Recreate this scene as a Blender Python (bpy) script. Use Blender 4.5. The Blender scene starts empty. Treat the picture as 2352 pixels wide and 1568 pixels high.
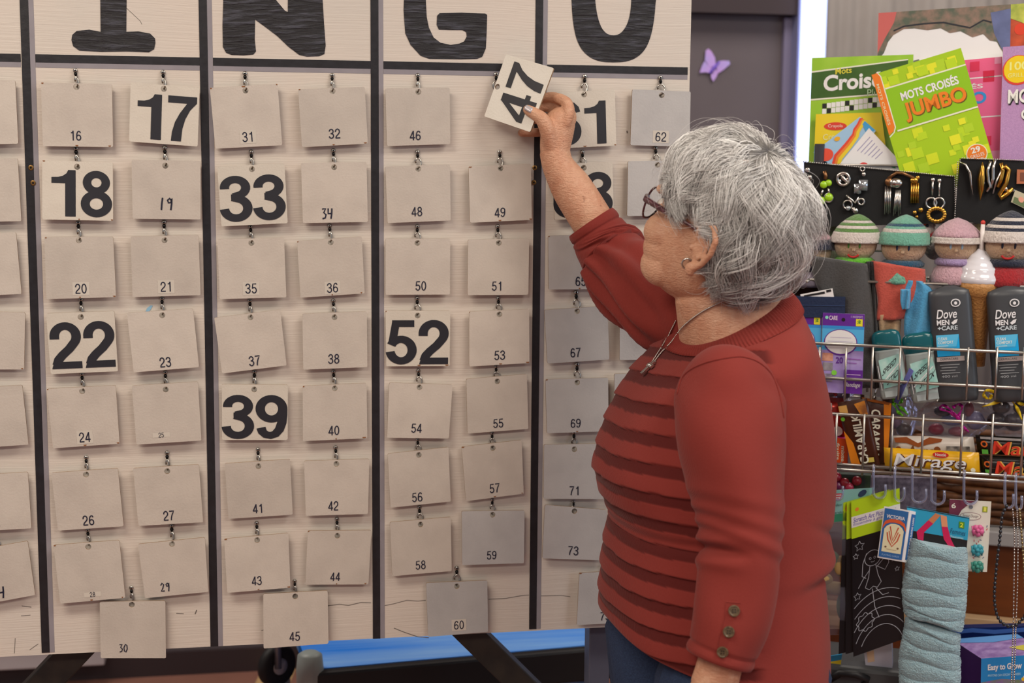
import bpy, bmesh, math, random
import numpy as np
from mathutils import Vector, Matrix

random.seed(7)
rng = np.random.default_rng(7)
scene = bpy.context.scene
COL = scene.collection

# ------------------------------------------------------------------ camera
FPX, CX, CY = 3300.0, 1176.0, 784.0            # focal length in pixels of the 2352x1568 frame
RC = np.array([[0.9849917, -0.1723849, 0.0086455],
               [-0.0133544, -0.1260534, -0.9919336],
               [0.1720842, 0.9769309, -0.1264637]])
CAM = np.array([0.358849, -2.3925953, 1.4993312])
cam_data = bpy.data.cameras.new('camera')
cam = bpy.data.objects.new('camera', cam_data)
COL.objects.link(cam)
cam_data.sensor_width = 36.0
cam_data.lens = FPX * 36.0 / 2352.0
cam_data.clip_start = 0.05
cam_data.clip_end = 60
_m = Matrix.Identity(4)
for _i in range(3):
    _m[_i][0] = RC[0][_i]; _m[_i][1] = -RC[1][_i]; _m[_i][2] = -RC[2][_i]; _m[_i][3] = CAM[_i]
cam.matrix_world = _m
cam_data.dof.use_dof = True
cam_data.dof.focus_distance = 2.28
cam_data.dof.aperture_fstop = 4.5
scene.camera = cam

# ------------------------------------------------------------------ world, lamps, exposure
world = bpy.data.worlds.new('world')
scene.world = world
world.use_nodes = True
world.node_tree.nodes['Background'].inputs[0].default_value = (0.80, 0.84, 0.95, 1)
world.node_tree.nodes['Background'].inputs[1].default_value = 0.42


def area_light(name, loc, target, sx, sy, power, color):
    d = bpy.data.lights.new(name, 'AREA')
    d.shape = 'RECTANGLE'; d.size = sx; d.size_y = sy; d.energy = power; d.color = color
    o = bpy.data.objects.new(name, d); COL.objects.link(o)
    o.location = loc
    o.rotation_euler = (Vector(target) - Vector(loc)).to_track_quat('-Z', 'Y').to_euler()
    return o


# four recessed fluorescent troffers of the hall ceiling, and daylight from the hall windows
area_light('ceiling_lamp_a', (-0.6, -1.25, 2.74), (-0.6, -1.25, 0), 1.2, 0.6, 42, (1.0, 0.90, 0.77))
area_light('ceiling_lamp_b', (1.9, -1.25, 2.74), (1.9, -1.25, 0), 1.2, 0.6, 40, (1.0, 0.915, 0.81))
area_light('ceiling_lamp_c', (-0.6, -3.3, 2.74), (-0.6, -3.3, 0), 1.2, 0.6, 58, (1.0, 0.90, 0.77))
area_light('ceiling_lamp_d', (1.9, -3.3, 2.74), (1.9, -3.3, 0), 1.2, 0.6, 52, (1.0, 0.915, 0.81))
area_light('rear_fill_e', (-0.6, 0.95, 2.74), (-0.6, 0.95, 0), 1.2, 0.6, 44, (1.0, 0.90, 0.80))  # added lamp, brightens the wall and floor behind the board
area_light('rear_fill_f', (2.2, 0.95, 2.74), (2.2, 0.95, 0), 1.2, 0.6, 22, (1.0, 0.90, 0.80))  # added lamp, brightens the curtain side of the back wall
area_light('window_daylight', (4.3, -2.6, 1.7), (0.8, -0.4, 1.2), 1.6, 1.5, 30, (0.66, 0.81, 1.0))

vs = scene.view_settings
vs.view_transform = 'Standard'; vs.look = 'None'; vs.gamma = 1.0; vs.use_curve_mapping = False
vs.exposure = -0.35
scene.cycles.use_denoising = True
scene.cycles.max_bounces = 6; scene.cycles.diffuse_bounces = 3; scene.cycles.glossy_bounces = 3; scene.cycles.transmission_bounces = 5; scene.cycles.transparent_max_bounces = 6
scene.cycles.caustics_reflective = False; scene.cycles.caustics_refractive = False
scene.cycles.use_adaptive_sampling = True; scene.cycles.adaptive_threshold = 0.05


# ------------------------------------------------------------------ helpers
def ray(px, py):
    return RC.T @ np.array([(px - CX) / FPX, (py - CY) / FPX, 1.0])


def W(px, py, d):
    """world point seen at a photo pixel, d metres in front of the lens"""
    return CAM + ray(px, py) * d


def onY(px, py, y):
    r = ray(px, py)
    return CAM + r * ((y - CAM[1]) / r[1])


def onZ(px, py, z):
    r = ray(px, py)
    return CAM + r * ((z - CAM[2]) / r[2])


def onP(px, py, p0, n):
    r = ray(px, py)
    return CAM + r * (np.dot(np.array(p0) - CAM, n) / np.dot(r, n))


def unit(v):
    v = np.array(v, float)
    return v / (np.linalg.norm(v) + 1e-12)


def lin(c):
    if isinstance(c, str):
        c = c.lstrip('#'); c = [int(c[i:i + 2], 16) for i in (0, 2, 4)]
    o = []
    for x in c:
        x = x / 255.0
        o.append(x / 12.92 if x <= 0.04045 else ((x + 0.055) / 1.055) ** 2.4)
    return (o[0], o[1], o[2], 1.0)


MATS = {}


def mat(name, color, rough=0.6, metal=0.0, noise=0.0, nscale=40.0, bump=0.0, bscale=120.0, stretch=(1, 1, 1), spec=0.5, color2=None,
        sheen=0.0, trans=0.0, alpha=1.0, emit=None, coat=0.0, sss=0.0, ior=1.45):
    """plain procedural material: base colour with noise towards color2, noise bump"""
    if name in MATS:
        return MATS[name]
    m = bpy.data.materials.new(name); m.use_nodes = True
    nt = m.node_tree; b = nt.nodes['Principled BSDF']
    c = lin(color)
    b.inputs['Base Color'].default_value = c
    b.inputs['Roughness'].default_value = rough
    b.inputs['Metallic'].default_value = metal
    b.inputs['Specular IOR Level'].default_value = spec
    b.inputs['IOR'].default_value = ior
    if sheen:
        b.inputs['Sheen Weight'].default_value = sheen
    if trans:
        b.inputs['Transmission Weight'].default_value = trans
    if alpha < 1:
        b.inputs['Alpha'].default_value = alpha
    if coat:
        b.inputs['Coat Weight'].default_value = coat
    if sss:
        b.inputs['Subsurface Weight'].default_value = sss
        b.inputs['Subsurface Radius'].default_value = (0.012, 0.005, 0.003)
        b.inputs['Subsurface Scale'].default_value = 1.0
    if emit:
        b.inputs['Emission Color'].default_value = lin(emit[0]); b.inputs['Emission Strength'].default_value = emit[1]
    if noise or bump:
        tc = nt.nodes.new('ShaderNodeTexCoord'); mp = nt.nodes.new('ShaderNodeMapping')
        mp.inputs['Scale'].default_value = stretch
        nt.links.new(tc.outputs['Object'], mp.inputs['Vector'])
    if noise:
        n = nt.nodes.new('ShaderNodeTexNoise'); n.inputs['Scale'].default_value = nscale; n.inputs['Detail'].default_value = 5
        nt.links.new(mp.outputs[0], n.inputs['Vector'])
        mx = nt.nodes.new('ShaderNodeMix'); mx.data_type = 'RGBA'
        mr = nt.nodes.new('ShaderNodeMapRange'); mr.inputs[1].default_value = 0.35; mr.inputs[2].default_value = 0.7
        mr.inputs[4].default_value = noise
        nt.links.new(n.outputs['Fac'], mr.inputs[0]); nt.links.new(mr.outputs[0], mx.inputs[0])
        mx.inputs[6].default_value = c
        mx.inputs[7].default_value = lin(color2) if color2 else (c[0] * .6, c[1] * .6, c[2] * .6, 1)
        nt.links.new(mx.outputs[2], b.inputs['Base Color'])
    if bump:
        n2 = nt.nodes.new('ShaderNodeTexNoise'); n2.inputs['Scale'].default_value = bscale; n2.inputs['Detail'].default_value = 4
        nt.links.new(mp.outputs[0], n2.inputs['Vector'])
        bp = nt.nodes.new('ShaderNodeBump'); bp.inputs['Strength'].default_value = bump; bp.inputs['Distance'].default_value = 0.004
        nt.links.new(n2.outputs['Fac'], bp.inputs['Height']); nt.links.new(bp.outputs[0], b.inputs['Normal'])
    MATS[name] = m
    return m


class MB:
    """collects verts and faces, links them as ONE mesh object"""
    def __init__(self):
        self.v = []; self.f = []; self.m = []; self.mats = []

    def mi(self, m):
        if m is None:
            return 0
        if m not in self.mats:
            self.mats.append(m)
        return self.mats.index(m)

    def add(self, verts, faces, m=None):
        o = len(self.v); k = self.mi(m)
        self.v.extend([tuple(map(float, p)) for p in verts])
        for f in faces:
            self.f.append([i + o for i in f]); self.m.append(k)
        return self

    def box(self, c, s, m=None, ax=None):
        c = np.array(c, float); s = np.array(s, float) / 2
        ax = np.eye(3) if ax is None else np.array(ax, float)
        vs = []
        for i in (-1, 1):
            for j in (-1, 1):
                for k in (-1, 1):
                    vs.append(c + ax[0] * s[0] * i + ax[1] * s[1] * j + ax[2] * s[2] * k)
        return self.add(vs, [(0, 1, 3, 2), (4, 6, 7, 5), (0, 4, 5, 1), (2, 3, 7, 6), (0, 2, 6, 4), (1, 5, 7, 3)], m)

    def tube(self, pts, r, m=None, n=8, closed=False, cap=True, flat=None):
        pts = [np.array(p, float) for p in pts]
        N = len(pts)
        rs = [r] * N if not hasattr(r, '__len__') else list(r)
        tang = []
        for i in range(N):
            a = pts[(i - 1) % N] if (closed or i > 0) else pts[i]
            b = pts[(i + 1) % N] if (closed or i < N - 1) else pts[i]
            tang.append(unit(b - a))
        up = np.array([0, 0, 1.0]) if abs(tang[0][2]) < 0.9 else np.array([1.0, 0, 0])
        u = unit(np.cross(tang[0], up))
        vs = []; fs = []
        for i in range(N):
            u = unit(u - tang[i] * np.dot(u, tang[i])); w = np.cross(tang[i], u)
            for k in range(n):
                a = 2 * math.pi * k / n
                fu, fw = (1, 1) if flat is None else flat
                vs.append(pts[i] + rs[i] * (math.cos(a) * u * fu + math.sin(a) * w * fw))
        R_ = N if closed else N - 1
        for i in range(R_):
            j = (i + 1) % N
            for k in range(n):
                k2 = (k + 1) % n
                fs.append((i * n + k, j * n + k, j * n + k2, i * n + k2))
        if cap and not closed:
            fs.append(tuple(range(n))); fs.append(tuple((N - 1) * n + k for k in reversed(range(n))))
        return self.add(vs, fs, m)

    def rings(self, rings, m=None, cap0=True, cap1=True, closed=False):
        n = len(rings[0]); vs = [p for r in rings for p in r]; fs = []
        for i in range(len(rings) - 1):
            for k in range(n if not closed else n):
                k2 = (k + 1) % n
                fs.append((i * n + k, i * n + k2, (i + 1) * n + k2, (i + 1) * n + k))
        if cap0:
            fs.append(tuple(reversed(range(n))))
        if cap1:
            fs.append(tuple((len(rings) - 1) * n + k for k in range(n)))
        return self.add(vs, fs, m)

    def lathe(self, prof, c, m=None, n=20, ax=None, ribs=0, ribamp=0):
        """prof = [(radius, height)...] about axis 2 of ax through c"""
        ax = np.eye(3) if ax is None else np.array(ax, float); c = np.array(c, float)
        rings = []
        for (r, h) in prof:
            ring = []
            for k in range(n):
                a = 2 * math.pi * k / n
                rr = r * (1 + ribamp * math.cos(ribs * a)) if ribs else r
                ring.append(c + ax[0] * rr * math.cos(a) + ax[1] * rr * math.sin(a) + ax[2] * h)
            rings.append(ring)
        return self.rings(rings, m)

    def ball(self, c, r, m=None, n=12, k=8, ax=None):
        r = (r, r, r) if not hasattr(r, '__len__') else r
        ax = np.eye(3) if ax is None else np.array(ax, float); c = np.array(c, float)
        rings = []
        for i in range(k + 1):
            t = math.pi * (i + 0.02) / (k + 0.04) - math.pi / 2
            rings.append([c + ax[0] * r[0] * math.cos(t) * math.cos(2 * math.pi * j / n) + ax[1] * r[1] * math.cos(t) * math.sin(2 * math.pi * j / n) + ax[2] * r[2] * math.sin(t) for j in range(n)])
        return self.rings(rings, m)

    def grid(self, P, m=None, flip=False):
        """P[i][j] points -> quad sheet"""
        a, b = len(P), len(P[0]); vs = [p for r in P for p in r]; fs = []
        for i in range(a - 1):
            for j in range(b - 1):
                q = (i * b + j, i * b + j + 1, (i + 1) * b + j + 1, (i + 1) * b + j)
                fs.append(q if not flip else q[::-1])
        return self.add(vs, fs, m)

    def mesh(self, name):
        me = bpy.data.meshes.new(name)
        me.from_pydata(self.v, [], self.f)
        for m in self.mats:
            me.materials.append(m)
        if len(self.mats) > 1:
            me.polygons.foreach_set('material_index', self.m)
        me.update()
        return me

    def build(self, name, m=None, parent=None, smooth=False, origin=None, bevel=0, solidify=0):
        """parent: this becomes a part; origin: shift object origin"""
        if m is not None and m not in self.mats:
            self.mats.append(m)
        if origin is not None:
            self.v = [tuple(np.array(p) - np.array(origin)) for p in self.v]
        me = self.mesh(name)
        o = bpy.data.objects.new(name, me); COL.objects.link(o)
        if origin is not None:
            o.location = origin
        if parent is not None:
            attach(o, parent)
        if smooth:
            me.polygons.foreach_set('use_smooth', [True] * len(me.polygons))
        if bevel:
            md = o.modifiers.new('bevel', 'BEVEL'); md.width = bevel; md.segments = 2; md.limit_method = 'ANGLE'
        if solidify:
            md = o.modifiers.new('solid', 'SOLIDIFY'); md.thickness = solidify; md.offset = 0
        return o


def world_loc(o):
    p = Vector((0, 0, 0))
    while o is not None:
        p = p + Vector(o.location); o = o.parent
    return p


def attach(o, parent):
    """child keeps its place: parents are only translated, never rotated"""
    o.location = Vector(o.location) - world_loc(parent)
    o.parent = parent


def tag(o, label, cat, group=None, kind=None):
    o['label'] = label; o['category'] = cat
    if group:
        o['group'] = group
    if kind:
        o['kind'] = kind
    return o


def thing(name, label, cat, loc, group=None):
    o = bpy.data.objects.new(name, None); COL.objects.link(o)
    o.location = tuple(map(float, loc)); o.empty_display_size = 0.05
    return tag(o, label, cat, group)


def struct(o):
    o['kind'] = 'structure'
    return o


# ---------------------------------------------------------------- lettering
TEXT = {}


def glyphs(s, bold=0.0, shear=0.0):
    """verts (2d, 0..1 box) and faces of a line of type"""
    key = (s, bold, shear)
    if key in TEXT:
        return TEXT[key]
    cu = bpy.data.curves.new('type', 'FONT'); cu.body = s; cu.offset = bold; cu.shear = shear; cu.resolution_u = 4; cu.fill_mode = 'FRONT'
    ob = bpy.data.objects.new('type', cu); COL.objects.link(ob)
    me = ob.to_mesh()
    v = np.array([p.co[:2] for p in me.vertices]) if len(me.vertices) else np.zeros((0, 2))
    f = [tuple(p.vertices) for p in me.polygons]
    ob.to_mesh_clear(); bpy.data.objects.remove(ob); bpy.data.curves.remove(cu)
    if len(v):
        a, b = v.min(0), v.max(0); asp = (b[0] - a[0]) / (b[1] - a[1]); v = (v - a) / (b - a)
    else:
        asp = 1
    TEXT[key] = (v, f, asp)
    return TEXT[key]


class Face:
    """flat sheet by its four corners TL TR BR BL; prints are thin sheets just above it"""
    def __init__(self, q):
        self.q = [np.array(p, float) for p in q]
        self.n = unit(np.cross(self.q[2] - self.q[0], self.q[1] - self.q[3]))
        if np.dot(self.n, CAM - self.q[0]) < 0:
            self.n = -self.n

    def pt(self, u, v, h=0.0):
        a = self.q[0] * (1 - u) + self.q[1] * u; b = self.q[3] * (1 - u) + self.q[2] * u
        return a * (1 - v) + b * v + self.n * h

    def aspect(self):
        return (np.linalg.norm(self.q[1] - self.q[0]) + 1e-9) / (np.linalg.norm(self.q[3] - self.q[0]) + 1e-9)

    def poly(self, mb, uv, m, h=0.0006):
        p = [self.pt(u, v, h) for u, v in uv]
        return mb.add(p, [tuple(range(len(p)))], m)

    def rect(self, mb, u0, v0, u1, v1, m, h=0.0006):
        return self.poly(mb, [(u0, v0), (u1, v0), (u1, v1), (u0, v1)], m, h)

    def disc(self, mb, u, v, r, m, h=0.0006, n=20, ry=None):
        ry = r * self.aspect() if ry is None else ry
        return self.poly(mb, [(u + r * math.cos(2 * math.pi * k / n), v + ry * math.sin(2 * math.pi * k / n)) for k in range(n)], m, h)

    def text(self, mb, s, u0, v0, u1, v1, m, h=0.0009, bold=0.0, shear=0.0, rise=0.0):
        g, f, _ = glyphs(s, bold, shear)
        if not len(g):
            return
        mb.add([self.pt(u0 + (u1 - u0) * x, v1 + (v0 - v1) * y - rise * x, h) for x, y in g], f, m)

    def vtext(self, mb, s, u0, v0, u1, v1, m, h=0.0009, bold=0.0, down=False):
        """type running up (or down) the sheet"""
        g, f, _ = glyphs(s, bold, 0)
        if down:
            mb.add([self.pt(u0 + (u1 - u0) * y, v0 + (v1 - v0) * x, h) for x, y in g], [q[::-1] for q in f], m)
        else:
            mb.add([self.pt(u1 + (u0 - u1) * y, v1 + (v0 - v1) * x, h) for x, y in g], f, m)

    def line(self, mb, uv, w, m, h=0.0007):
        """stroke along uv points; w in units of u"""
        asp = self.aspect()
        P = [np.array([u * asp, v]) for u, v in uv]; w = w * asp / 2
        L = []; R_ = []
        for i in range(len(P)):
            a = P[max(i - 1, 0)]; b = P[min(i + 1, len(P) - 1)]
            d = b - a; d = d / (np.linalg.norm(d) + 1e-9); nn = np.array([-d[1], d[0]])
            L.append(P[i] + nn * w); R_.append(P[i] - nn * w)
        vs = [self.pt(p[0] / asp, p[1], h) for p in L] + [self.pt(p[0] / asp, p[1], h) for p in R_]
        n = len(P)
        mb.add(vs, [(i, i + 1, n + i + 1, n + i) for i in range(n - 1)], m)

    def slab(self, mb, t, m, side=None):
        f = self.q; b = [p - self.n * t for p in self.q]
        mb.add(f, [(0, 3, 2, 1)], m)
        mb.add(f + b, [(4, 5, 6, 7), (0, 1, 5, 4), (1, 2, 6, 5), (2, 3, 7, 6), (3, 0, 4, 7)], side or m)
        return mb
# ------------------------------------------------------------------ materials of the board
def board_paint(name, base, dark, rough, bump):
    m = bpy.data.materials.new(name); m.use_nodes = True
    nt = m.node_tree; b = nt.nodes['Principled BSDF']; b.inputs['Roughness'].default_value = rough
    tc = nt.nodes.new('ShaderNodeTexCoord')
    mp = nt.nodes.new('ShaderNodeMapping'); mp.inputs['Scale'].default_value = (4.0, 4.0, 150.0) if bump < .5 else (9.0, 9.0, 85.0)
    nt.links.new(tc.outputs['Object'], mp.inputs[0])
    # wandering plywood grain
    n0 = nt.nodes.new('ShaderNodeTexNoise'); n0.inputs['Scale'].default_value = 2.2; n0.inputs['Detail'].default_value = 2
    nt.links.new(tc.outputs['Object'], n0.inputs['Vector'])
    add = nt.nodes.new('ShaderNodeVectorMath'); add.operation = 'MULTIPLY_ADD'
    nt.links.new(n0.outputs['Color'], add.inputs[0]); add.inputs[1].default_value = (0.5, 0.5, 4.0)
    nt.links.new(mp.outputs[0], add.inputs[2])
    n1 = nt.nodes.new('ShaderNodeTexNoise'); n1.inputs['Scale'].default_value = 2.6; n1.inputs['Detail'].default_value = 6; n1.inputs['Roughness'].default_value = 0.6
    nt.links.new(add.outputs[0], n1.inputs['Vector'])
    n2 = nt.nodes.new('ShaderNodeTexNoise'); n2.inputs['Scale'].default_value = 5.0; n2.inputs['Detail'].default_value = 6
    nt.links.new(tc.outputs['Object'], n2.inputs['Vector'])
    mr = nt.nodes.new('ShaderNodeMapRange'); mr.inputs[1].default_value = 0.42; mr.inputs[2].default_value = 0.75; mr.inputs[4].default_value = 0.6
    nt.links.new(n2.outputs['Fac'], mr.inputs[0])
    mx = nt.nodes.new('ShaderNodeMix'); mx.data_type = 'RGBA'; mx.inputs[6].default_value = lin(base); mx.inputs[7].default_value = lin(dark)
    if bump > .5:                                # lighter streaks along the grain mixed into the colour
        mr.inputs[1].default_value = 0.50; mr.inputs[2].default_value = 0.68; mr.inputs[4].default_value = 0.9
        nt.links.new(n1.outputs['Fac'], mr.inputs[0])
    nt.links.new(mr.outputs[0], mx.inputs[0]); nt.links.new(mx.outputs[2], b.inputs['Base Color'])
    bp = nt.nodes.new('ShaderNodeBump'); bp.inputs['Strength'].default_value = bump; bp.inputs['Distance'].default_value = 0.003 if bump < .5 else 0.005
    nt.links.new(n1.outputs['Fac'], bp.inputs['Height']); nt.links.new(bp.outputs[0], b.inputs['Normal'])
    return m


M_board = board_paint('cream painted plywood', '#d6cbbf', '#cdc8bf', 0.5, 0.26)
M_letter = board_paint('black brushed paint', '#17171c', '#4b4d58', 0.34, 0.8)
M_tape = mat('black tape', '#1c1a1e', 0.42, noise=0.5, nscale=60, color2='#2b2a30', bump=0.1, bscale=90)
M_tape2 = mat('grey tape edge', '#938e94', 0.45, noise=0.3, nscale=30)
M_edge = mat('bare plywood edge', '#b58a5c', 0.8, noise=0.6, nscale=90)
M_scuff = mat('dark scuff', '#6e665f', 0.8)
M_black = mat('black print', '#24242b', 0.45)
M_ink = mat('navy black ink', '#1d1f33', 0.5)
M_steel = mat('zinc steel', '#b9b6ae', 0.28, metal=1.0)
M_darksteel = mat('blackened steel', '#1d1c1c', 0.35, metal=0.7)
M_brassy = mat('old brass', '#8b6a3c', 0.4, metal=0.8)
M_rust = mat('chipped brown edge', '#8a5a34', 0.8)


def card_mat(name, base, dirt):
    m = bpy.data.materials.new(name); m.use_nodes = True
    nt = m.node_tree; b = nt.nodes['Principled BSDF']; b.inputs['Roughness'].default_value = 0.55
    tc = nt.nodes.new('ShaderNodeTexCoord'); oi = nt.nodes.new('ShaderNodeObjectInfo')
    va = nt.nodes.new('ShaderNodeVectorMath'); va.operation = 'ADD'
    nt.links.new(tc.outputs['Object'], va.inputs[0]); nt.links.new(oi.outputs['Random'], va.inputs[1])
    n = nt.nodes.new('ShaderNodeTexNoise'); n.inputs['Scale'].default_value = 22; n.inputs['Detail'].default_value = 6
    nt.links.new(va.outputs[0], n.inputs['Vector'])
    mr = nt.nodes.new('ShaderNodeMapRange'); mr.inputs[1].default_value = 0.4; mr.inputs[2].default_value = 0.75; mr.inputs[4].default_value = 0.75
    nt.links.new(n.outputs['Fac'], mr.inputs[0])
    mx = nt.nodes.new('ShaderNodeMix'); mx.data_type = 'RGBA'; mx.inputs[6].default_value = lin(base); mx.inputs[7].default_value = lin(dirt)
    nt.links.new(mr.outputs[0], mx.inputs[0])
    hs = nt.nodes.new('ShaderNodeHueSaturation')
    m2 = nt.nodes.new('ShaderNodeMapRange'); m2.inputs[3].default_value = 0.94; m2.inputs[4].default_value = 1.04
    nt.links.new(oi.outputs['Random'], m2.inputs[0]); nt.links.new(m2.outputs[0], hs.inputs['Value'])
    nt.links.new(mx.outputs[2], hs.inputs['Color']); nt.links.new(hs.outputs[0], b.inputs['Base Color'])
    n2 = nt.nodes.new('ShaderNodeTexNoise'); n2.inputs['Scale'].default_value = 300; n2.inputs['Detail'].default_value = 2
    nt.links.new(va.outputs[0], n2.inputs['Vector'])
    bp = nt.nodes.new('ShaderNodeBump'); bp.inputs['Strength'].default_value = 0.18; bp.inputs['Distance'].default_value = 0.002
    nt.links.new(n2.outputs['Fac'], bp.inputs['Height']); nt.links.new(bp.outputs[0], b.inputs['Normal'])
    return m


M_card = card_mat('off white card back', '#c7beb3', '#b9b0a6')
M_cardw = card_mat('cream card face', '#d2cbbe', '#c9c1b4')
M_card_dim = card_mat('dimly lit card back', '#b9b7b5', '#acaaa9')  # same card, cooler dimmer light at right put into its colour
M_cardedge = mat('brown card edge', '#9b8064', 0.8)
M_card_lit = card_mat('brightly lit card face', '#e9e5da', '#e2ddd1')  # lighter copy for the held card, stronger light put into its colour
M_sticker = mat('clear glossy sticker', '#cdc6ba', 0.3)

# ------------------------------------------------------------------ the board
ZS = 1.65                                       # height of the header bar
CW = 0.2735                                     # column pitch
bot_l = onY(0, 1508, 0)[2]; bot_r = onY(1390, 1440, 0)[2]
x_right = onY(1586, 100, 0)[0]
x_left = -0.335
zb = (bot_l + bot_r) / 2
ztop = ZS + 0.262
board = thing('bingo_board', 'large cream bingo board with black dividers, header letters and hooks', 'game board', (0.5, 0, 0))
mb = MB()
slope = (bot_r - bot_l) / (onY(1390, 1440, 0)[0] - onY(0, 1508, 0)[0])
zl = bot_l + slope * (x_left - onY(0, 1508, 0)[0]); zr = bot_l + slope * (x_right - onY(0, 1508, 0)[0])
mb.add([(x_left, 0, zl), (x_right, 0, zr), (x_right, 0, ztop), (x_left, 0, ztop)], [(0, 1, 2, 3)], M_board)
mb.add([(x_left, 0, zl), (x_right, 0, zr), (x_right, 0, ztop), (x_left, 0, ztop),
        (x_left, 0.016, zl), (x_right, 0.016, zr), (x_right, 0.016, ztop), (x_left, 0.016, ztop)],
       [(7, 6, 5, 4), (1, 0, 4, 5), (2, 1, 5, 6), (3, 2, 6, 7), (0, 3, 7, 4)], M_edge)
mb.build('panel', parent=board)


def strip(name, x0, x1, z0, z1, y, m, t=0.0007):
    b = MB(); b.box(((x0 + x1) / 2, y - t / 2, (z0 + z1) / 2), (x1 - x0, t, z1 - z0))
    return b.build(name, m, board)


for i, (pxb, pyb) in enumerate([(105, 1498), (489, 1484), (865, 1466), (1222, 1444)]):
    xc = i * CW + 0.001
    zbo = onY(pxb, pyb, 0)[2]
    strip('divider_edging', xc + 0.0062, xc + 0.0142, zbo, ztop, 0, M_tape2, 0.0005)
    strip('divider_strip', xc - 0.0064, xc + 0.0064, zbo, ztop, 0, M_tape, 0.0010)
segs = [(x_left, -0.0068)] + [(i * CW + 0.0155, (i + 1) * CW - 0.0055) for i in range(3)] + [(3 * CW + 0.0155, x_right - 0.004)]
for a, b in segs:
    strip('header_bar', a, b, ZS - 0.0075, ZS + 0.0050, 0, M_tape, 0.0009)
    strip('header_bar_edging', a, b, ZS - 0.0155, ZS - 0.0073, 0, M_tape2, 0.0004)


def letter(name, px):
    b = MB(); p = [onY(x, y, -0.0008) for x, y in px]
    b.add(p, [tuple(range(len(p)))])
    return b.build(name, M_letter, board)


letter('letter', [(231, 73), (229, -128), (175, -128), (162, -140), (160, -165), (172, -180), (350, -180), (360, -165), (357, -140), (345, -128), (292, -128),
                  (290, 73), (318, 72), (345, 77), (356, 88), (357, 98), (354, 113), (342, 120), (290, 118), (235, 119), (182, 116), (168, 106), (164, 92), (166, 80), (176, 71), (205, 68)])
letter('letter', [(512, -180), (513, 0), (511, 60), (512, 108), (519, 121), (532, 126), (560, 127), (582, 125), (588, 118), (585, 90), (586, 45), (612, 64), (637, 83), (662, 107), (687, 126), (705, 130), (733, 129),
                  (745, 124), (748, 105), (744, 50), (741, 0), (738, -180), (662, -180), (661, 27), (655, 25), (634, 0), (560, -100), (530, -180)])
letter('letter', [(928, 0), (927, 23), (929, 55), (931, 77), (943, 103), (966, 128), (986, 135), (1060, 136), (1096, 135), (1108, 130), (1116, 111), (1118, 70), (1119, 34), (1114, 31), (1060, 29), (1010, 30),
                  (1004, 36), (1003, 57), (1008, 68), (1040, 69), (1062, 69), (1071, 74), (1072, 84), (1066, 95), (1055, 100), (1035, 103), (1012, 98), (996, 86), (985, 63), (980, 38), (978, 0),
                  (982, -55), (1000, -100), (1035, -118), (1070, -105), (1112, -110), (1100, -165), (1030, -180), (965, -150), (935, -90)])
_o = MB(); _n = 72; _vs = []
for rx, ry, cy, ex in ((97, 163, -20, 2.8), (42, 100, -19, 2.3)):
    for k in range(_n):
        a = 2 * math.pi * k / _n; c, s = math.cos(a), math.sin(a)
        wob = 1 + 0.012 * math.sin(5 * a + rx)
        _vs.append(onY(1412 + rx * wob * math.copysign(abs(c) ** (2 / ex), c) - (3 if s > 0 else 0), cy + ry * math.copysign(abs(s) ** (2 / ex), s), -0.0008))
_o.add(_vs, [(k, (k + 1) % _n, _n + (k + 1) % _n, _n + k) for k in range(_n)])
_o.build('letter', M_letter, board)

# wood screws through the dividers
for px, py in ((71, 385), (76, 420), (1228, 385), (1226, 419)):
    c = onY(px, py, -0.001); b = MB()
    b.lathe([(0.0042, 0), (0.0042, 0.0006), (0.0030, 0.0012)], c, M_brassy, 12, ax=[(1, 0, 0), (0, 0, 1), (0, -1, 0)])
    b.lathe([(0.0018, 0.0011), (0.0016, 0.0014)], c, M_darksteel, 8, ax=[(1, 0, 0), (0, 0, 1), (0, -1, 0)])
    b.build('screw', parent=board, smooth=False)

# scuffs and cracks in the paint near the lower edge, torn tape
b = MB()
for pts, w in [([(690, 1395), (720, 1392), (735, 1388), (752, 1391), (780, 1387), (800, 1390), (830, 1383), (852, 1384)], 1.6), ([(880, 1391), (905, 1386), (935, 1378), (960, 1380), (978, 1378)], 1.4),
               ([(1122, 1376), (1160, 1374), (1200, 1367), (1215, 1366)], 1.4), ([(1242, 1368), (1290, 1367), (1310, 1370)], 1.2), ([(905, 1442), (930, 1452), (960, 1462), (985, 1464)], 1.8),
               ([(50, 1391), (72, 1394)], 1.6), ([(48, 1414), (70, 1412)], 1.3), ([(35, 1465), (33, 1500)], 1.3), ([(68, 1492), (88, 1478)], 1.3), ([(405, 1408), (422, 1409)], 1.4), ([(452, 1400), (448, 1410)], 2.5),
               ([(1350, 1346), (1368, 1345)], 2.0), ([(600, 1448), (625, 1440), (650, 1437)], 1.0), ([(1440, 300), (1441, 306)], 3), ([(290, 18), (322, 48), (326, 56)], 1.0)]:
    P = [np.array(p, float) for p in pts]
    for p, q in zip(P[:-1], P[1:]):
        d = unit(np.append(q - p, 0))[:2]; nrm = np.array([-d[1], d[0]]) * w / 2
        b.add([onY(*(p + nrm), -0.0003), onY(*(q + nrm), -0.0003), onY(*(q - nrm), -0.0003), onY(*(p - nrm), -0.0003)], [(0, 1, 2, 3)])
b.build('paint_scuffs', M_scuff, board)['kind'] = 'stuff'
b = MB()
f = Face([onY(332, 700, -0.0004), onY(352, 700, -0.0004), onY(352, 718, -0.0004), onY(332, 718, -0.0004)])
f.poly(b, [(.1, .9), (.3, .4), (.7, .05), (.95, .1), (.75, .5), (.45, 1)], None, 0.0003)
b.build('blue_paint_mark', mat('pale blue mark', '#8fb9d2', 0.6), board)

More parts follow.
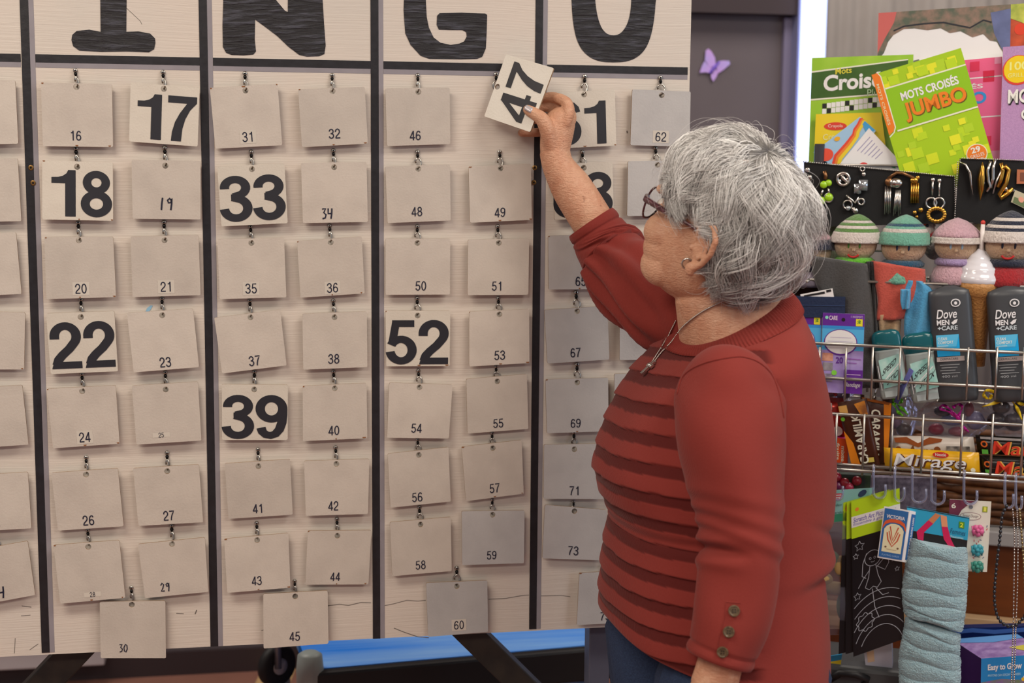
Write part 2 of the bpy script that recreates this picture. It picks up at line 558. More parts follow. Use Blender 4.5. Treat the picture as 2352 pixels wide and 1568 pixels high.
# legs of the board's trestle
M_leg = mat('black painted timber', '#1f1c1a', 0.5, noise=0.6, nscale=30, color2='#3b332a')
M_legs = mat('grey steel leg face', '#565766', 0.45, noise=0.3, nscale=20)


def beam(name, p, q, wx, wy, m, m2=None, side=(1, 0, 0)):
    p, q = np.array(p, float), np.array(q, float); d = unit(q - p)
    s = unit(np.array(side, float) - d * np.dot(side, d)); t = np.cross(d, s)
    b = MB(); L = np.linalg.norm(q - p)
    b.box((p + q) / 2, (wx, wy, L), m, ax=[s, t, d])
    return b.build(name, m, board, bevel=0.002)


pA = onY(165, 1500, 0.06); pB = onY(80, 1590, 0.06)
d = unit(pB - pA); beam('leg', pA - d * 0.35, pA + d * ((pA[2] - 0.0) / -d[2] - 0.01), 0.05, 0.038, M_leg)
pA = onY(1090, 1462, 0.05); pB = onY(1210, 1580, 0.05)
d = unit(pB - pA); beam('leg', pA - d * 0.3, pA + d * ((pA[2]) / -d[2] - 0.01), 0.045, 0.05, M_leg)
pA = onY(1372, 1450, 0.06)
beam('leg', (pA[0], 0.06, pA[2] + 0.35), (pA[0], 0.06, 0.0), 0.038, 0.04, M_legs)
pA = onY(-140, 1500, 0.06)
beam('leg', (pA[0], 0.06, pA[2] + 0.35), (pA[0], 0.06, 0.0), 0.038, 0.04, M_legs)

# ------------------------------------------------------------------ heavy digits drawn as strokes (height 1, width about 0.57)
def arc(cx, cy, rx, ry, a0, a1, n=16):
    return [(cx + rx * math.cos(math.radians(a0 + (a1 - a0) * i / n)), cy + ry * math.sin(math.radians(a0 + (a1 - a0) * i / n))) for i in range(n + 1)]


_six = [('s', arc(.285, .31, .2, .235, 0, 360, 32), .165), ('s', [(.085, .32), (.086, .45), (.10, .63), (.145, .79), (.215, .89), (.30, .925), (.385, .905), (.445, .84), (.47, .745)], .165)]
DIG = {
    '1': [('p', [(.30, 0), (.49, 0), (.49, 1), (.355, 1), (.325, .93), (.26, .875), (.17, .845), (.05, .84), (.05, .715), (.30, .715)])],
    '7': [('p', [(.02, 1), (.55, 1), (.55, .86), (.43, .70), (.345, .50), (.295, .28), (.275, 0), (.09, 0), (.105, .2), (.155, .42), (.24, .62), (.37, .845), (.02, .845)])],
    '4': [('p', [(.32, 0), (.48, 0), (.48, 1), (.32, 1)]), ('p', [(.01, .215), (.57, .215), (.57, .355), (.01, .355)]), ('p', [(.33, 1), (.01, .37), (.01, .25), (.13, .32), (.33, .76)])],
    '2': [('s', [(.095, .645)] + arc(.285, .70, .19, .225, 175, -38, 22) + [(.34, .425), (.22, .30), (.145, .20), (.11, .08)], .165), ('p', [(.02, 0), (.55, 0), (.55, .15), (.06, .15)])],
    '3': [('s', arc(.28, .745, .185, .18, 187, -75, 20) + [(.24, .545)], .16), ('s', [(.22, .535)] + arc(.275, .29, .205, .215, 75, -178, 24), .165), ('p', [(.2, .455), (.34, .455), (.34, .60), (.2, .60)])],
    '5': [('p', [(.125, .85), (.52, .85), (.52, 1), (.125, 1)]), ('p', [(.13, 1), (.05, .47), (.19, .45), (.255, .9)]), ('s', arc(.28, .325, .2, .245, 152, -172, 28), .165)],
    '6': _six,
    '9': [(k, [(.57 - x, 1 - y) for x, y in p], w) for k, p, w in _six],
    '8': [('s', arc(.285, .745, .172, .178, 0, 360, 32), .155), ('s', arc(.285, .285, .205, .207, 0, 360, 32), .165)],
}
LIGHT = {
    '0': [arc(.285, .5, .205, .455, 0, 360, 32)], '1': [[(.14, .775), (.23, .79), (.31, .85), (.345, .95)], [(.355, 1), (.355, 0)]],
    '2': [[(.075, .66)] + arc(.28, .70, .20, .255, 172, -32, 20) + [(.36, .44), (.22, .31), (.12, .19), (.085, .045)], [(.05, .045), (.53, .045)]],
    '3': [arc(.275, .745, .19, .21, 180, -88, 18), arc(.27, .285, .215, .24, 88, -172, 22), [(.2, .53), (.3, .53)]],
    '4': [[(.40, 1), (.40, 0)], [(.39, .96), (.06, .27)], [(.03, .265), (.56, .265)]],
    '5': [[(.50, .955), (.15, .955), (.10, .48)], arc(.275, .32, .21, .275, 140, -165, 24)],
    '6': [arc(.285, .30, .205, .255, 0, 360, 28), [(.08, .30), (.085, .48), (.115, .70), (.19, .88), (.30, .955), (.41, .92), (.47, .78)]],
    '7': [[(.04, .955), (.52, .955), (.40, .74), (.28, .46), (.22, .2), (.205, 0)]],
    '8': [arc(.285, .745, .175, .21, 0, 360, 28), arc(.285, .285, .21, .24, 0, 360, 28)],
}
LIGHT['9'] = [[(.57 - x, 1 - y) for x, y in p] for p in LIGHT['6']]
HAND = {
    '1': [[(.3, 1), (.22, .5), (.18, 0)]], '9': [[(.5, .75), (.3, .95), (.12, .8), (.2, .6), (.42, .62), (.5, .95), (.48, .5), (.4, 0)]],
    '3': [[(.1, .95), (.45, .98), (.25, .6), (.48, .4), (.4, .1), (.1, .02)]], '4': [[(.1, 1), (.08, .5), (.5, .52)], [(.48, 1), (.45, .5), (.36, 0)]],
    '2': [[(.05, .75), (.25, 1), (.45, .8), (.3, .4), (.05, .1), (.5, .08)]], '0': [[(.3, 1), (.08, .6), (.12, .15), (.35, .02), (.52, .4), (.48, .85), (.3, 1)]],
}


def ribbon(P, w):
    P = [np.array(p, float) for p in P]; L = []; R_ = []
    closed = np.linalg.norm(P[0] - P[-1]) < 1e-6
    n = len(P)
    for i in range(n):
        a = P[i - 1] if i > 0 else (P[-2] if closed else P[0]); b = P[i + 1] if i < n - 1 else (P[1] if closed else P[-1])
        d = b - a; d = d / (np.linalg.norm(d) + 1e-9); nn = np.array([-d[1], d[0]]) * w / 2
        L.append(P[i] + nn); R_.append(P[i] - nn)
    return [tuple(p) for p in L + R_], [(n + i, n + i + 1, i + 1, i) for i in range(n - 1)]


def digit_mesh(ch, hand=False, hw=0.15):
    V, F = [], []
    items = [('s', s, .115) for s in LIGHT[ch]] if hand == 'light' else ([('s', s, hw) for s in HAND[ch]] if hand else DIG[ch])
    for si, it in enumerate(items):
        if it[0] == 'p':
            v, f = it[1], [tuple(range(len(it[1])))]
        else:
            v, f = ribbon(it[1], it[2])
        o = len(V); V += [(p[0], p[1], si) for p in v]; F += [tuple(i + o for i in q) for q in f]
    return np.array(V), F


def place_digits(mb, face, s, u0, v0, u1, v1, m, hand=False, h=0.0006):
    """digits of s side by side filling the u/v box of a Face"""
    step = 0.585 if not hand else 0.62
    tot = step * (len(s) - 1) + 0.57
    lo = 0.05 if s[0] == '1' and not hand else (0.02 if not hand else 0.0); hi = tot - (0.06 if s[-1] == '1' and not hand else 0.0)
    for k, ch in enumerate(s):
        V, F = digit_mesh(ch, hand)
        P = [face.pt(u0 + (u1 - u0) * ((x + k * step) - lo) / (hi - lo), v1 + (v0 - v1) * y, h + 0.00008 * zz) for x, y, zz in V]
        mb.add(P, F, m)


# ------------------------------------------------------------------ number cards
ORG = {'A': (0, 140, 3.733), 'B': (0, 500, 3.733), 'C': (0, 860, 3.733), 'D': (0, 1150, 3.752), 'E': (460, 140, 3.734), 'F': (460, 500, 3.734), 'G': (460, 840, 3.734), 'H': (460, 1100, 3.734),
       'I': (850, 140, 3.734), 'J': (850, 500, 3.734), 'K': (850, 820, 3.734), 'L': (850, 1100, 3.734), 'M': (1210, 140, 3.733), 'N': (1210, 500, 3.734), 'O': (1210, 880, 2.5276), 'Z': (1090, 110, 5.408)}
# number, crop, TL TR BR BL, hole, screw, kind, text spec
CARDS = [
    (16, 'A', (350, 183), (960, 200), (970, 738), (368, 730), (655, 222), (647, 82), 't', (650, 642, 85)),
    (17, 'A', (1120, 183), (1712, 228), (1695, 733), (1107, 690), (1404, 238), (1398, 97), 'b', (.11, .17, .985, .935)),
    (18, 'A', (362, 850), (968, 872), (970, 1370), (362, 1358), (660, 907), (652, 748), 'b', (.13, .15, .985, .94)),
    (19, 'A', (1128, 847), (1718, 855), (1720, 1358), (1138, 1352), (1417, 897), (1413, 745), 'h', (1425, 1225, 105)),
    (20, 'B', (380, 165), (970, 160), (995, 680), (398, 697), (675, 193), (672, 40), 's', (690, 612, 85)),
    (21, 'B', (1118, 160), (1702, 148), (1720, 663), (1137, 680), (1410, 192), (1407, 38), 's', (1425, 592, 85)),
    (22, 'B', (395, 820), (980, 798), (1012, 1315), (435, 1340), (692, 850), (695, 700), 'b', (.03, .16, .99, .92)),
    (23, 'B', (1088, 815), (1655, 778), (1707, 1280), (1147, 1325), (1390, 835), (1390, 690), 't', (1420, 1240, 85)),
    (24, 'C', (400, 122), (992, 92), (1025, 592), (455, 632), (705, 142), (704, -5), 's', (735, 540, 85)),
    (25, 'C', (1130, 95), (1697, 60), (1727, 565), (1170, 600), (1420, 127), (1418, -20), 'w', (1385, 517, 40)),
    (26, 'C', (440, 842), (1010, 803), (1060, 1300), (497, 1337), (737, 855), (740, 708), 't', (760, 1247, 85)),
    (27, 'C', (1142, 803), (1705, 770), (1742, 1265), (1187, 1297), (1433, 827), (1433, 670), 't', (1450, 1207, 82)),
    (28, 'D', (460, 380), (1028, 338), (1080, 835), (520, 885), (760, 395), (757, 250), 'w', (800, 808, 40)),
    (29, 'D', (1190, 372), (1765, 315), (1795, 783), (1250, 838), (1482, 370), (1480, 210), 'h', (1430, 742, 75)),
    (30, 'D', (860, 868), (1425, 860), (1430, 1355), (868, 1355), (1135, 893), (1133, 745), 'h', (1062, 1265, 68)),
    (31, 'E', (82, 230), (663, 195), (703, 722), (130, 752), (387, 252), (383, 108), 's', (412, 648, 85)),
    (32, 'E', (838, 240), (1410, 222), (1437, 708), (872, 740), (1133, 258), (1130, 122), 't', (1153, 628, 85)),
    (33, 'E', (145, 905), (722, 880), (750, 1390), (182, 1418), (442, 927), (437, 780), 'b', (.02, .17, .99, .93)),
    (34, 'E', (863, 875), (1425, 865), (1438, 1380), (880, 1390), (1147, 910), (1141, 768), 'h', (1088, 1308, 90)),
    (35, 'F', (147, 185), (718, 168), (738, 682), (167, 697), (437, 215), (431, 75), 's', (435, 605, 85)),
    (36, 'F', (830, 200), (1385, 160), (1410, 648), (860, 685), (1118, 210), (1108, 68), 's', (1135, 598, 82)),
    (37, 'F', (120, 857), (685, 787), (740, 1265), (187, 1335), (430, 853), (425, 708), 't', (470, 1225, 85)),
    (38, 'F', (875, 822), (1428, 803), (1433, 1280), (883, 1302), (1150, 852), (1140, 710), 't', (1145, 1210, 82)),
    (39, 'G', (185, 157), (752, 163), (750, 635), (187, 635), (462, 202), (465, 48), 'b', (.02, .19, .995, .975)),
    (40, 'G', (878, 172), (1425, 147), (1433, 620), (880, 645), (1152, 192), (1142, 48), 't', (1142, 553, 80)),
    (41, 'G', (210, 837), (770, 800), (793, 1275), (243, 1312), (498, 860), (495, 715), 't', (498, 1222, 78)),
    (42, 'G', (890, 815), (1450, 797), (1438, 1270), (905, 1285), (1167, 840), (1160, 698), 't', (1150, 1198, 78)),
    (43, 'H', (205, 512), (755, 462), (773, 930), (232, 975), (487, 522), (484, 375), 't', (487, 868, 75)),
    (44, 'H', (922, 442), (1467, 438), (1442, 902), (900, 905), (1175, 485), (1172, 340), 't', (1157, 835, 72)),
    (45, 'H', (540, 985), (1092, 955), (1100, 1410), (543, 1452), (813, 1005), (810, 870), 't', (807, 1352, 78)),
    (46, 'I', (130, 235), (683, 228), (688, 712), (145, 730), (413, 265), (408, 125), 't', (390, 642, 82)),
    (48, 'I', (130, 905), (685, 885), (692, 1367), (150, 1390), (412, 925), (406, 780), 't', (405, 1292, 80)),
    (49, 'I', (845, 905), (1380, 880), (1387, 1362), (857, 1387), (1118, 920), (1110, 780), 't', (1115, 1298, 80)),
    (50, 'J', (132, 180), (687, 178), (685, 658), (132, 660), (405, 215), (404, 75), 't', (435, 583, 80)),
    (51, 'J', (840, 187), (1365, 180), (1357, 660), (835, 663), (1103, 215), (1093, 75), 't', (1090, 583, 78)),
    (52, 'J', (132, 797), (688, 797), (683, 1270), (138, 1273), (407, 838), (403, 690), 'b', (.01, .17, .99, .965)),
    (53, 'J', (850, 803), (1365, 783), (1367, 1245), (850, 1275), (1108, 827), (1098, 690), 't', (1110, 1182, 80)),
    (54, 'K', (165, 218), (708, 235), (675, 697), (145, 690), (423, 258), (413, 115), 't', (402, 612, 78)),
    (55, 'K', (825, 187), (1345, 145), (1357, 615), (835, 655), (1090, 207), (1078, 80), 't', (1097, 565, 75)),
    (56, 'K', (150, 828), (672, 772), (692, 1237), (175, 1290), (417, 838), (407, 705), 't', (405, 1198, 78)),
    (57, 'K', (785, 768), (1300, 710), (1318, 1170), (822, 1235), (1052, 780), (1045, 650), 't', (1075, 1125, 78)),
    (58, 'L', (170, 370), (692, 325), (700, 787), (190, 832), (432, 388), (422, 240), 't', (437, 735, 75)),
    (59, 'L', (785, 275), (1325, 268), (1320, 720), (790, 737), (1050, 305), (1047, 175), 't', (1045, 655, 72)),
    (60, 'L', (480, 890), (1005, 868), (1013, 1310), (497, 1352), (743, 918), (742, 760), 's', (765, 1258, 75)),
    (61, 'M', (215, 268), (755, 248), (768, 725), (225, 752), (490, 287), (495, 135), 'b', (.03, .18, .86, .95)),
    (62, 'M', (905, 243), (1405, 262), (1395, 735), (888, 722), (1155, 293), (1143, 145), 's', (1145, 652, 80)),
    (63, 'M', (235, 885), (735, 865), (745, 1340), (235, 1362), (487, 915), (475, 780), 'b', (0.0, .17, .995, .965)),
    (64, 'M', (868, 858), (1400, 850), (1390, 1320), (860, 1330), (1120, 890), (1100, 745), 'n', None),
    (65, 'N', (183, 155), (730, 130), (735, 610), (187, 615), (450, 165), (445, 20), 't', (460, 535, 78)),
    (66, 'N', (930, 125), (1480, 110), (1480, 560), (930, 575), (1190, 150), (1190, 0), 'n', None),
    (67, 'N', (150, 790), (690, 755), (708, 1215), (177, 1250), (430, 800), (420, 640), 't', (420, 1155, 78)),
    (68, 'N', (797, 815), (1340, 800), (1330, 1215), (795, 1220), (1070, 840), (1065, 690), 'n', None),
    (69, 'O', (108, -23), (472, -33), (475, 278), (117, 290), (292, -5), (290, -110), 't', (285, 232, 51)),
    (70, 'O', (508, -55), (860, -62), (860, 252), (510, 260), (690, -35), (690, -130), 'n', None),
    (71, 'O', (100, 355), (455, 350), (455, 672), (97, 670), (275, 382), (272, 285), 't', (275, 620, 51)),
    (73, 'O', (105, 705), (465, 735), (447, 1028), (90, 1015), (276, 742), (270, 685), 't', (270, 978, 53)),
    (75, 'O', (305, 1100), (640, 1085), (640, 1385), (290, 1403), (455, 1110), (452, 1020), 't', (448, 1352, 48)),
    (2, 'A', (-470, 160), (130, 165), (157, 708), (-445, 725), (-170, 205), (-172, 60), 'n', None),
    (4, 'A', (-450, 835), (152, 835), (183, 1372), (-420, 1385), (-150, 880), (-150, 735), 'n', None),
    (6, 'B', (-455, 150), (137, 125), (185, 652), (-400, 680), (-160, 180), (-160, 30), 'n', None),
    (8, 'B', (-375, 800), (215, 810), (207, 1300), (-380, 1300), (-80, 850), (-80, 700), 'n', None),
    (10, 'C', (-385, 125), (190, 90), (245, 600), (-330, 640), (-97, 150), (-97, 0), 'n', None),
    (12, 'C', (-340, 870), (238, 835), (270, 1317), (-300, 1350), (-50, 890), (-50, 745), 't', (-48, 1258, 85)),
    (14, 'D', (-300, 440), (238, 345), (303, 810), (-230, 910), (-35, 430), (-35, 290), 'h', (-12, 795, 100)),
]
YC = -0.0135


def zpx(crop, p):
    o = ORG[crop]
    return o[0] + p[0] / o[2], o[1] + p[1] / o[2]


def card_panel(name, q, hole, t, mface):
    """card sheet with rounded corners and a drilled hole, origin at the hole"""
    q = [np.array(p) for p in q]; hole = np.array(hole)
    n = Face(q).n
    ex = unit(q[1] - q[0]); ey = np.cross(n, ex)
    loop = []
    for i in range(4):
        p = q[i]; a = unit(q[i - 1] - p); b = unit(q[(i + 1) % 4] - p); r = 0.0018 + 0.0012 * random.random()
        c = p + (a + b) * r
        for k in range(4):
            s = k / 3 * math.pi / 2
            loop.append(c - b * r * math.cos(s) - a * r * math.sin(s) + n * 0)
    # order: p - along previous edge first
    cen = sum(q) / 4
    bm = bmesh.new()
    ov = [bm.verts.new(tuple(p - hole)) for p in loop]
    hv = [bm.verts.new(tuple(0.0048 * (ex * math.cos(2 * math.pi * k / 12) + ey * math.sin(2 * math.pi * k / 12)))) for k in range(12)]
    ed = [bm.edges.new((ov[i], ov[(i + 1) % len(ov)])) for i in range(len(ov))] + [bm.edges.new((hv[i], hv[(i + 1) % 12])) for i in range(12)]
    bmesh.ops.triangle_fill(bm, use_beauty=True, use_dissolve=False, edges=ed)
    bmesh.ops.recalc_face_normals(bm, faces=bm.faces)
    fs = list(bm.faces)
    if fs and np.dot(np.array(fs[0].normal), n) < 0:
        bmesh.ops.reverse_faces(bm, faces=fs)
    r = bmesh.ops.extrude_face_region(bm, geom=list(bm.faces))
    for v in [g for g in r['geom'] if isinstance(g, bmesh.types.BMVert)]:
        pass
    back = [v for v in bm.verts if v not in ov and v not in hv]
    for v in list(ov) + list(hv):
        v.co = v.co - Vector(tuple(n * t))
    bmesh.ops.recalc_face_normals(bm, faces=bm.faces)
    me = bpy.data.meshes.new(name)
    for f in bm.faces:
        f.material_index = 0 if abs(np.dot(np.array(f.normal), n)) > 0.7 else 1
    bm.to_mesh(me); bm.free()
    me.materials.append(mface); me.materials.append(M_cardedge)
    o = bpy.data.objects.new(name, me); COL.objects.link(o); o.location = tuple(hole)
    return o


def uv_of(px, quad):
    A = np.array([np.array(quad[1]) - quad[0], np.array(quad[3]) - quad[0]], float).T
    return np.linalg.solve(A, np.array(px, float) - quad[0])


# hook meshes (unit length, shared): screw eye on top, dark swivel, bright snap
def hook_mesh(kind):
    b = MB(); L = 1.0
    b.lathe([(0.11, 0), (0.14, 0.03), (0.13, 0.09), (0.07, 0.12)], (0, 0, 0), M_steel, 10, ax=[(1, 0, 0), (0, 0, 1), (0, -1, 0)])
    b.lathe([(0.05, 0.121), (0.04, 0.125)], (0, 0, 0), M_darksteel, 8, ax=[(1, 0, 0), (0, 0, 1), (0, -1, 0)])
    b.tube([(0, -.10, -.10), (0, -.13, -.2), (0, -.13, -.34)], [.06, .105, .06], M_darksteel, 8)
    w = {'a': 0.10, 'b': 0.20, 'c': -0.19, 'd': 0.26}[kind]
    b.tube([(-w * .55, -.16, -.66), (-w * .75, -.17, -.52), (-w * .2, -.17, -.38), (w * .4, -.17, -.38), (w, -.18, -.55), (w * .95, -.20, -.74), (w * .5, -.2, -.9), (0, -.12, -.985), (0, .1, -.96)], 0.056, M_steel, 6)
    return b.mesh('hook')


HOOKS = {k: hook_mesh(k) for k in 'abcd'}


def add_hook(screw_px, hole_px, kind):
    s = onY(*screw_px, 0.0); h = onY(*hole_px, YC)
    L = max(0.02, s[2] - h[2])
    o = bpy.data.objects.new('hook', HOOKS[kind]); COL.objects.link(o)
    o.location = (s[0], -0.001, s[2]); o.scale = (L, min(L, .034) * 0.9, L * 1.0)
    o.rotation_euler = (0, math.atan2(-(h[0] - s[0]), L), 0)
    attach(o, board)
    for p in HOOKS[kind].polygons:
        p.use_smooth = True


WORDN = {2: 'topmost', 4: 'second', 6: 'third', 8: 'fourth', 10: 'fifth'}
for ci, (num, crop, tl, tr, br, bl, hole, screw, kind, spec) in enumerate(CARDS):
    qp = [zpx(crop, p) for p in (tl, tr, br, bl)]
    dy = -0.004 * ((ci * 37) % 5) / 5
    top_y = YC
    q = [onY(*qp[0], top_y), onY(*qp[1], top_y), onY(*qp[2], top_y + dy), onY(*qp[3], top_y + dy)]
    hp = zpx(crop, hole)
    hu, hv_ = uv_of(hp, qp)
    F = Face(q)
    o = card_panel('number_card', q, F.pt(hu, hv_), 0.0032, M_cardw if kind == 'b' else (M_card_dim if num in (59, 60, 62, 64, 65, 67, 68, 69, 70, 71, 73, 75) else M_card))
    s = str(num)
    colname = 'BINGO'[(num - 1) // 15]; k15 = (num - 1) % 15
    where = f"{['first', 'second', 'third', 'fourth', 'fifth', 'sixth', 'seventh', 'lowest'][k15 // 2]} row of column {colname}, {'left' if k15 % 2 == 0 else 'right'} half" if k15 < 14 else f'lone lowest card of column {colname}'
    if kind == 'b':
        lab = f'cream card showing bold black {s}, {where}'
    elif kind == 'h':
        lab = f'blank card with small handwritten {s}, {where}'
    elif kind == 'w':
        lab = f'blank card, tiny {s} on a wide white sticker, {where}'
    elif kind in 'ts':
        lab = f'blank card with small printed {s}, {where}'
    elif num in WORDN:
        lab = f'blank card cut off by the photo\'s left edge, {WORDN[num]} from the top'
    else:
        lab = {64: 'blank card hanging below card 62, half behind the woman\'s hair', 66: 'blank card just in front of the woman\'s face, below her glasses',
               68: 'blank card between card 67 and the woman\'s raised sleeve', 70: 'blank card between card 69 and the woman\'s chest'}[num]
    tag(o, lab, 'number card', 'number cards on the bingo board')
    if spec is not None:
        b = MB()
        if kind == 'b':
            place_digits(b, F, s, *spec, M_black)
        else:
            c = zpx(crop, spec[:2]); hpx = spec[2] / ORG[crop][2]
            cu, cv = uv_of(c, qp)
            ch = np.linalg.norm(np.array(qp[3]) - qp[0]); cw = np.linalg.norm(np.array(qp[1]) - qp[0])
            dh = hpx / ch / 2
            if kind == 'h':
                dw = hpx * 0.5 * len(s) / cw / 2 * 1.1
                place_digits(b, F, s, cu - dw, cv - dh, cu + dw, cv + dh, M_ink, hand=True)
            else:
                dw = hpx * 1.20 / cw / 2
                place_digits(b, F, s, cu - dw, cv - dh, cu + dw, cv + dh, M_ink, hand='light')
                if kind in 'sw':
                    sw = dw * (1.4 if kind == 's' else 3.1); sh = dh * (1.33 if kind == 's' else 1.0)
                    st = MB(); F.rect(st, cu - sw, cv - sh, cu + sw, cv + sh, M_sticker, 0.0003)
                    st.build('sticker', None, o)
        b.build('number', None, o)
    # worn brown chips on some cards
    if ci % 4 == 0 or num in (18, 31, 32, 43, 52):
        b = MB()
        for k in range(3):
            u = [.02, .5, .97][k] + random.uniform(-.02, .02); vtop = [0.0, 1.0, 1.0][k] if num != 31 else 0.0
            v0 = .003 if vtop == 0 else .975
            w = random.uniform(.01, .035)
            F.poly(b, [(max(u - w, .004), v0), (min(u + w, .996), v0), (min(u + w * .5, .996), v0 + .02), (max(u - w * .6, .004), v0 + .018)], M_rust, 0.0004)
        b.build('chip', None, o)['kind'] = 'stuff'
    add_hook(zpx(crop, screw), hp, 'abcd'[(ci * 7 + num) % 4] if num not in (55, 62) else 'd')

# the hook left free by card 47
add_hook(zpx('Z', (265, 330)), (1141, 210), 'c')
# ------------------------------------------------------------------ room
M_floor = mat('red brown floor', '#94695c', 0.35, noise=0.6, nscale=6, color2='#7f574c', bump=0.03)
M_wall = mat('mauve grey wall paint', '#6c6468', 0.8, noise=0.2, nscale=5, bump=0.05, bscale=60)
M_ceil = mat('white ceiling', '#e8e4dc', 0.9)
YW = 1.75


def quad_obj(name, pts, m, parent=None):
    b = MB(); b.add(pts, [(0, 1, 2, 3)]); return b.build(name, m, parent)


def rect_y(name, px0, py0, px1, py1, y, t, m, parent=None, bevel=0.0):
    """upright block facing the lens: picture corners put on the plane at depth y"""
    a, b_ = onY(px0, py0, y), onY(px1, py1, y)
    b = MB(); b.box(((a[0] + b_[0]) / 2, y + t / 2, (a[2] + b_[2]) / 2), (abs(b_[0] - a[0]), t, abs(a[2] - b_[2])))
    return b.build(name, m, parent, bevel=bevel)


struct(quad_obj('floor', [(-6, -6, 0), (7, -6, 0), (7, 6, 0), (-6, 6, 0)], M_floor))
struct(quad_obj('ceiling', [(-6, -6, 2.8), (-6, 6, 2.8), (7, 6, 2.8), (7, -6, 2.8)], M_ceil))
b = MB(); b.box((0.5, YW + 0.05, 1.4), (13, 0.1, 2.8)); struct(b.build('wall_back', M_wall))
b = MB(); b.box((0.5, YW - 0.008, 0.035), (13, 0.016, 0.07)); struct(b.build('baseboard_back', mat('dark baseboard', '#3a3033', 0.5)))
b = MB(); b.box((5.65, 0, 1.4), (0.1, 12, 2.8)); struct(b.build('wall_right', M_wall))
# pale stripe laid in the floor
a = onZ(575, 1568, 0.0); c = onZ(640, 1500, 0.0)
struct(quad_obj('floor_stripe', [(a[0] - .05, a[1] - .4, .002), (a[0] + .05, a[1] - .4, .002), (c[0] + .05, YW, .002), (c[0] - .05, YW, .002)], mat('beige floor stripe', '#c9a777', 0.5)))

# door head, side light and frame at the back wall
M_dark = mat('dark brown lintel', '#3b2f33', 0.6)
struct(rect_y('trim_1', 900, -60, 1838, 34, YW - 0.06, 0.06, M_dark))
win = thing('window_1', 'tall narrow side light with pale blue frame on the back wall', 'window', onY(1858, 700, YW - .05)); struct(win)
rect_y('pane', 1846, -80, 1873, 1400, YW - 0.085, 0.01, mat('bright daylit glass', '#b7c6f0', 0.2, emit=('#c4d2ff', 2.2)), win)
rect_y('frame', 1873, -80, 1888, 1400, YW - 0.07, 0.06, mat('blue frame', '#5f86b8', 0.45), win)
rect_y('frame', 1838, -80, 1846, 1400, YW - 0.07, 0.06, mat('lilac frame', '#8f93bb', 0.45), win)
M_pane = mat('lilac door glass', '#6f6b84', 0.15)
for k, (a, c) in enumerate(((1803, 1812), (1820, 1830))):
    rect_y('lilac_strip', a, 40, c, 335, YW - 0.02, 0.02, mat('pale lilac strip', '#8d88a6', 0.4), win)  # pale lilac upright strips before the back wall
rect_y('lilac_strip', 1795, 335, 1840, 342, YW - 0.02, 0.02, mat('pale lilac strip', '#8d88a6', 0.4), win)
# butterfly stuck on the wall
bf = thing('butterfly_decal', 'lavender butterfly decal on the mauve wall above the woman', 'decoration', onY(1640, 150, YW - .012))
for pts in ([(1627, 112), (1634, 118), (1642, 132), (1644, 152), (1630, 154), (1619, 138), (1621, 116)], [(1644, 152), (1648, 141), (1662, 139), (1675, 140), (1677, 147), (1662, 160), (1650, 168)],
            [(1630, 154), (1642, 156), (1636, 170), (1622, 166), (1607, 167), (1612, 152), (1618, 140)], [(1642, 156), (1650, 166), (1645, 177), (1638, 187), (1633, 178), (1633, 168)]):
    b = MB(); p = [onY(x, y, YW - .006) for x, y in pts]; b.add(p, [tuple(range(len(p)))])
    b.build('wing', mat('lavender film', '#b4abf2', 0.35, noise=0.9, nscale=14, color2='#d7a5f0'), bf, solidify=0.002)
MB().tube([onY(1652, 142, YW - .009), onY(1640, 156, YW - .009), onY(1630, 168, YW - .009)], [.003, .006, .003], None, 8).build('butterfly_body', mat('violet film', '#7d5fd0', 0.35), bf)

# grey pleated curtain right of the side light
b = MB(); P = []
x0 = onY(1888, 300, YW - .1)[0]; x1 = x0 + 1.4
for i in range(2):
    P.append([(x0 + (x1 - x0) * j / 240, YW - .10 - .006 * math.sin(j * .62) - .006 * math.sin(j * .23 + 1) , 2.75 if i == 0 else 0.1) for j in range(241)])
cur = b.grid(P).build('curtain', mat('grey curtain', '#8f8985', 0.85, noise=0.3, nscale=8, bump=.1, bscale=200), None, smooth=True, solidify=.003)
tag(cur, 'plain grey pleated curtain behind the display rack', 'curtain')

# white baseboard heater under the board
ht = thing('baseboard_heater', 'white slatted heater low on the wall behind the board', 'heater', onY(60, 1540, YW - .08))
a = onY(-40, 1500, YW - .08); c = onY(240, 1560, YW - .08)
b = MB(); b.box(((a[0] + c[0]) / 2, YW - .04, .17), (c[0] - a[0], .06, .22)); b.build('casing', mat('white enamel', '#bdb9bd', 0.4), ht, bevel=.004)
for k in range(24):
    x = a[0] + (c[0] - a[0]) * (k + .5) / 24
    b = MB(); b.box((x, YW - .078, .215), (.014, .016, .11)); b.build('slat', mat('white enamel slat', '#cfccd0', 0.4), ht)

# ------------------------------------------------------------------ low cart with the blue top behind the board
ZT = 0.50
A0 = onZ(712, 1537, ZT); A1 = onZ(1425, 1474, ZT)
ct = unit(A1 - A0); cn = np.array([-ct[1], ct[0], 0]); L = np.linalg.norm(A1 - A0) + .10; D = 0.5
cart = thing('rolling_cart', 'low cart with bright blue top and black bumper rail behind the board', 'cart', (A0[0], A0[1], 0))
ax = [ct, cn, np.array([0, 0, 1.0])]
M_blue = mat('blue laminate with painted glare', '#1f86fa', 0.12, noise=0.8, nscale=4, color2='#9fd0ff', stretch=(.4, 4, 1))  # pale streaks are window glare put into the colour
M_rail = mat('black bumper', '#131214', 0.5)
M_post = mat('grey plastic corner', '#8f9a98', 0.45)
M_cst = mat('black rubber', '#1a1a1c', 0.6)
b = MB(); b.box(A0 + ct * L / 2 + cn * D / 2 - np.array([0, 0, .012]), (L, D, .024), None, ax); b.build('blue_top', M_blue, cart)
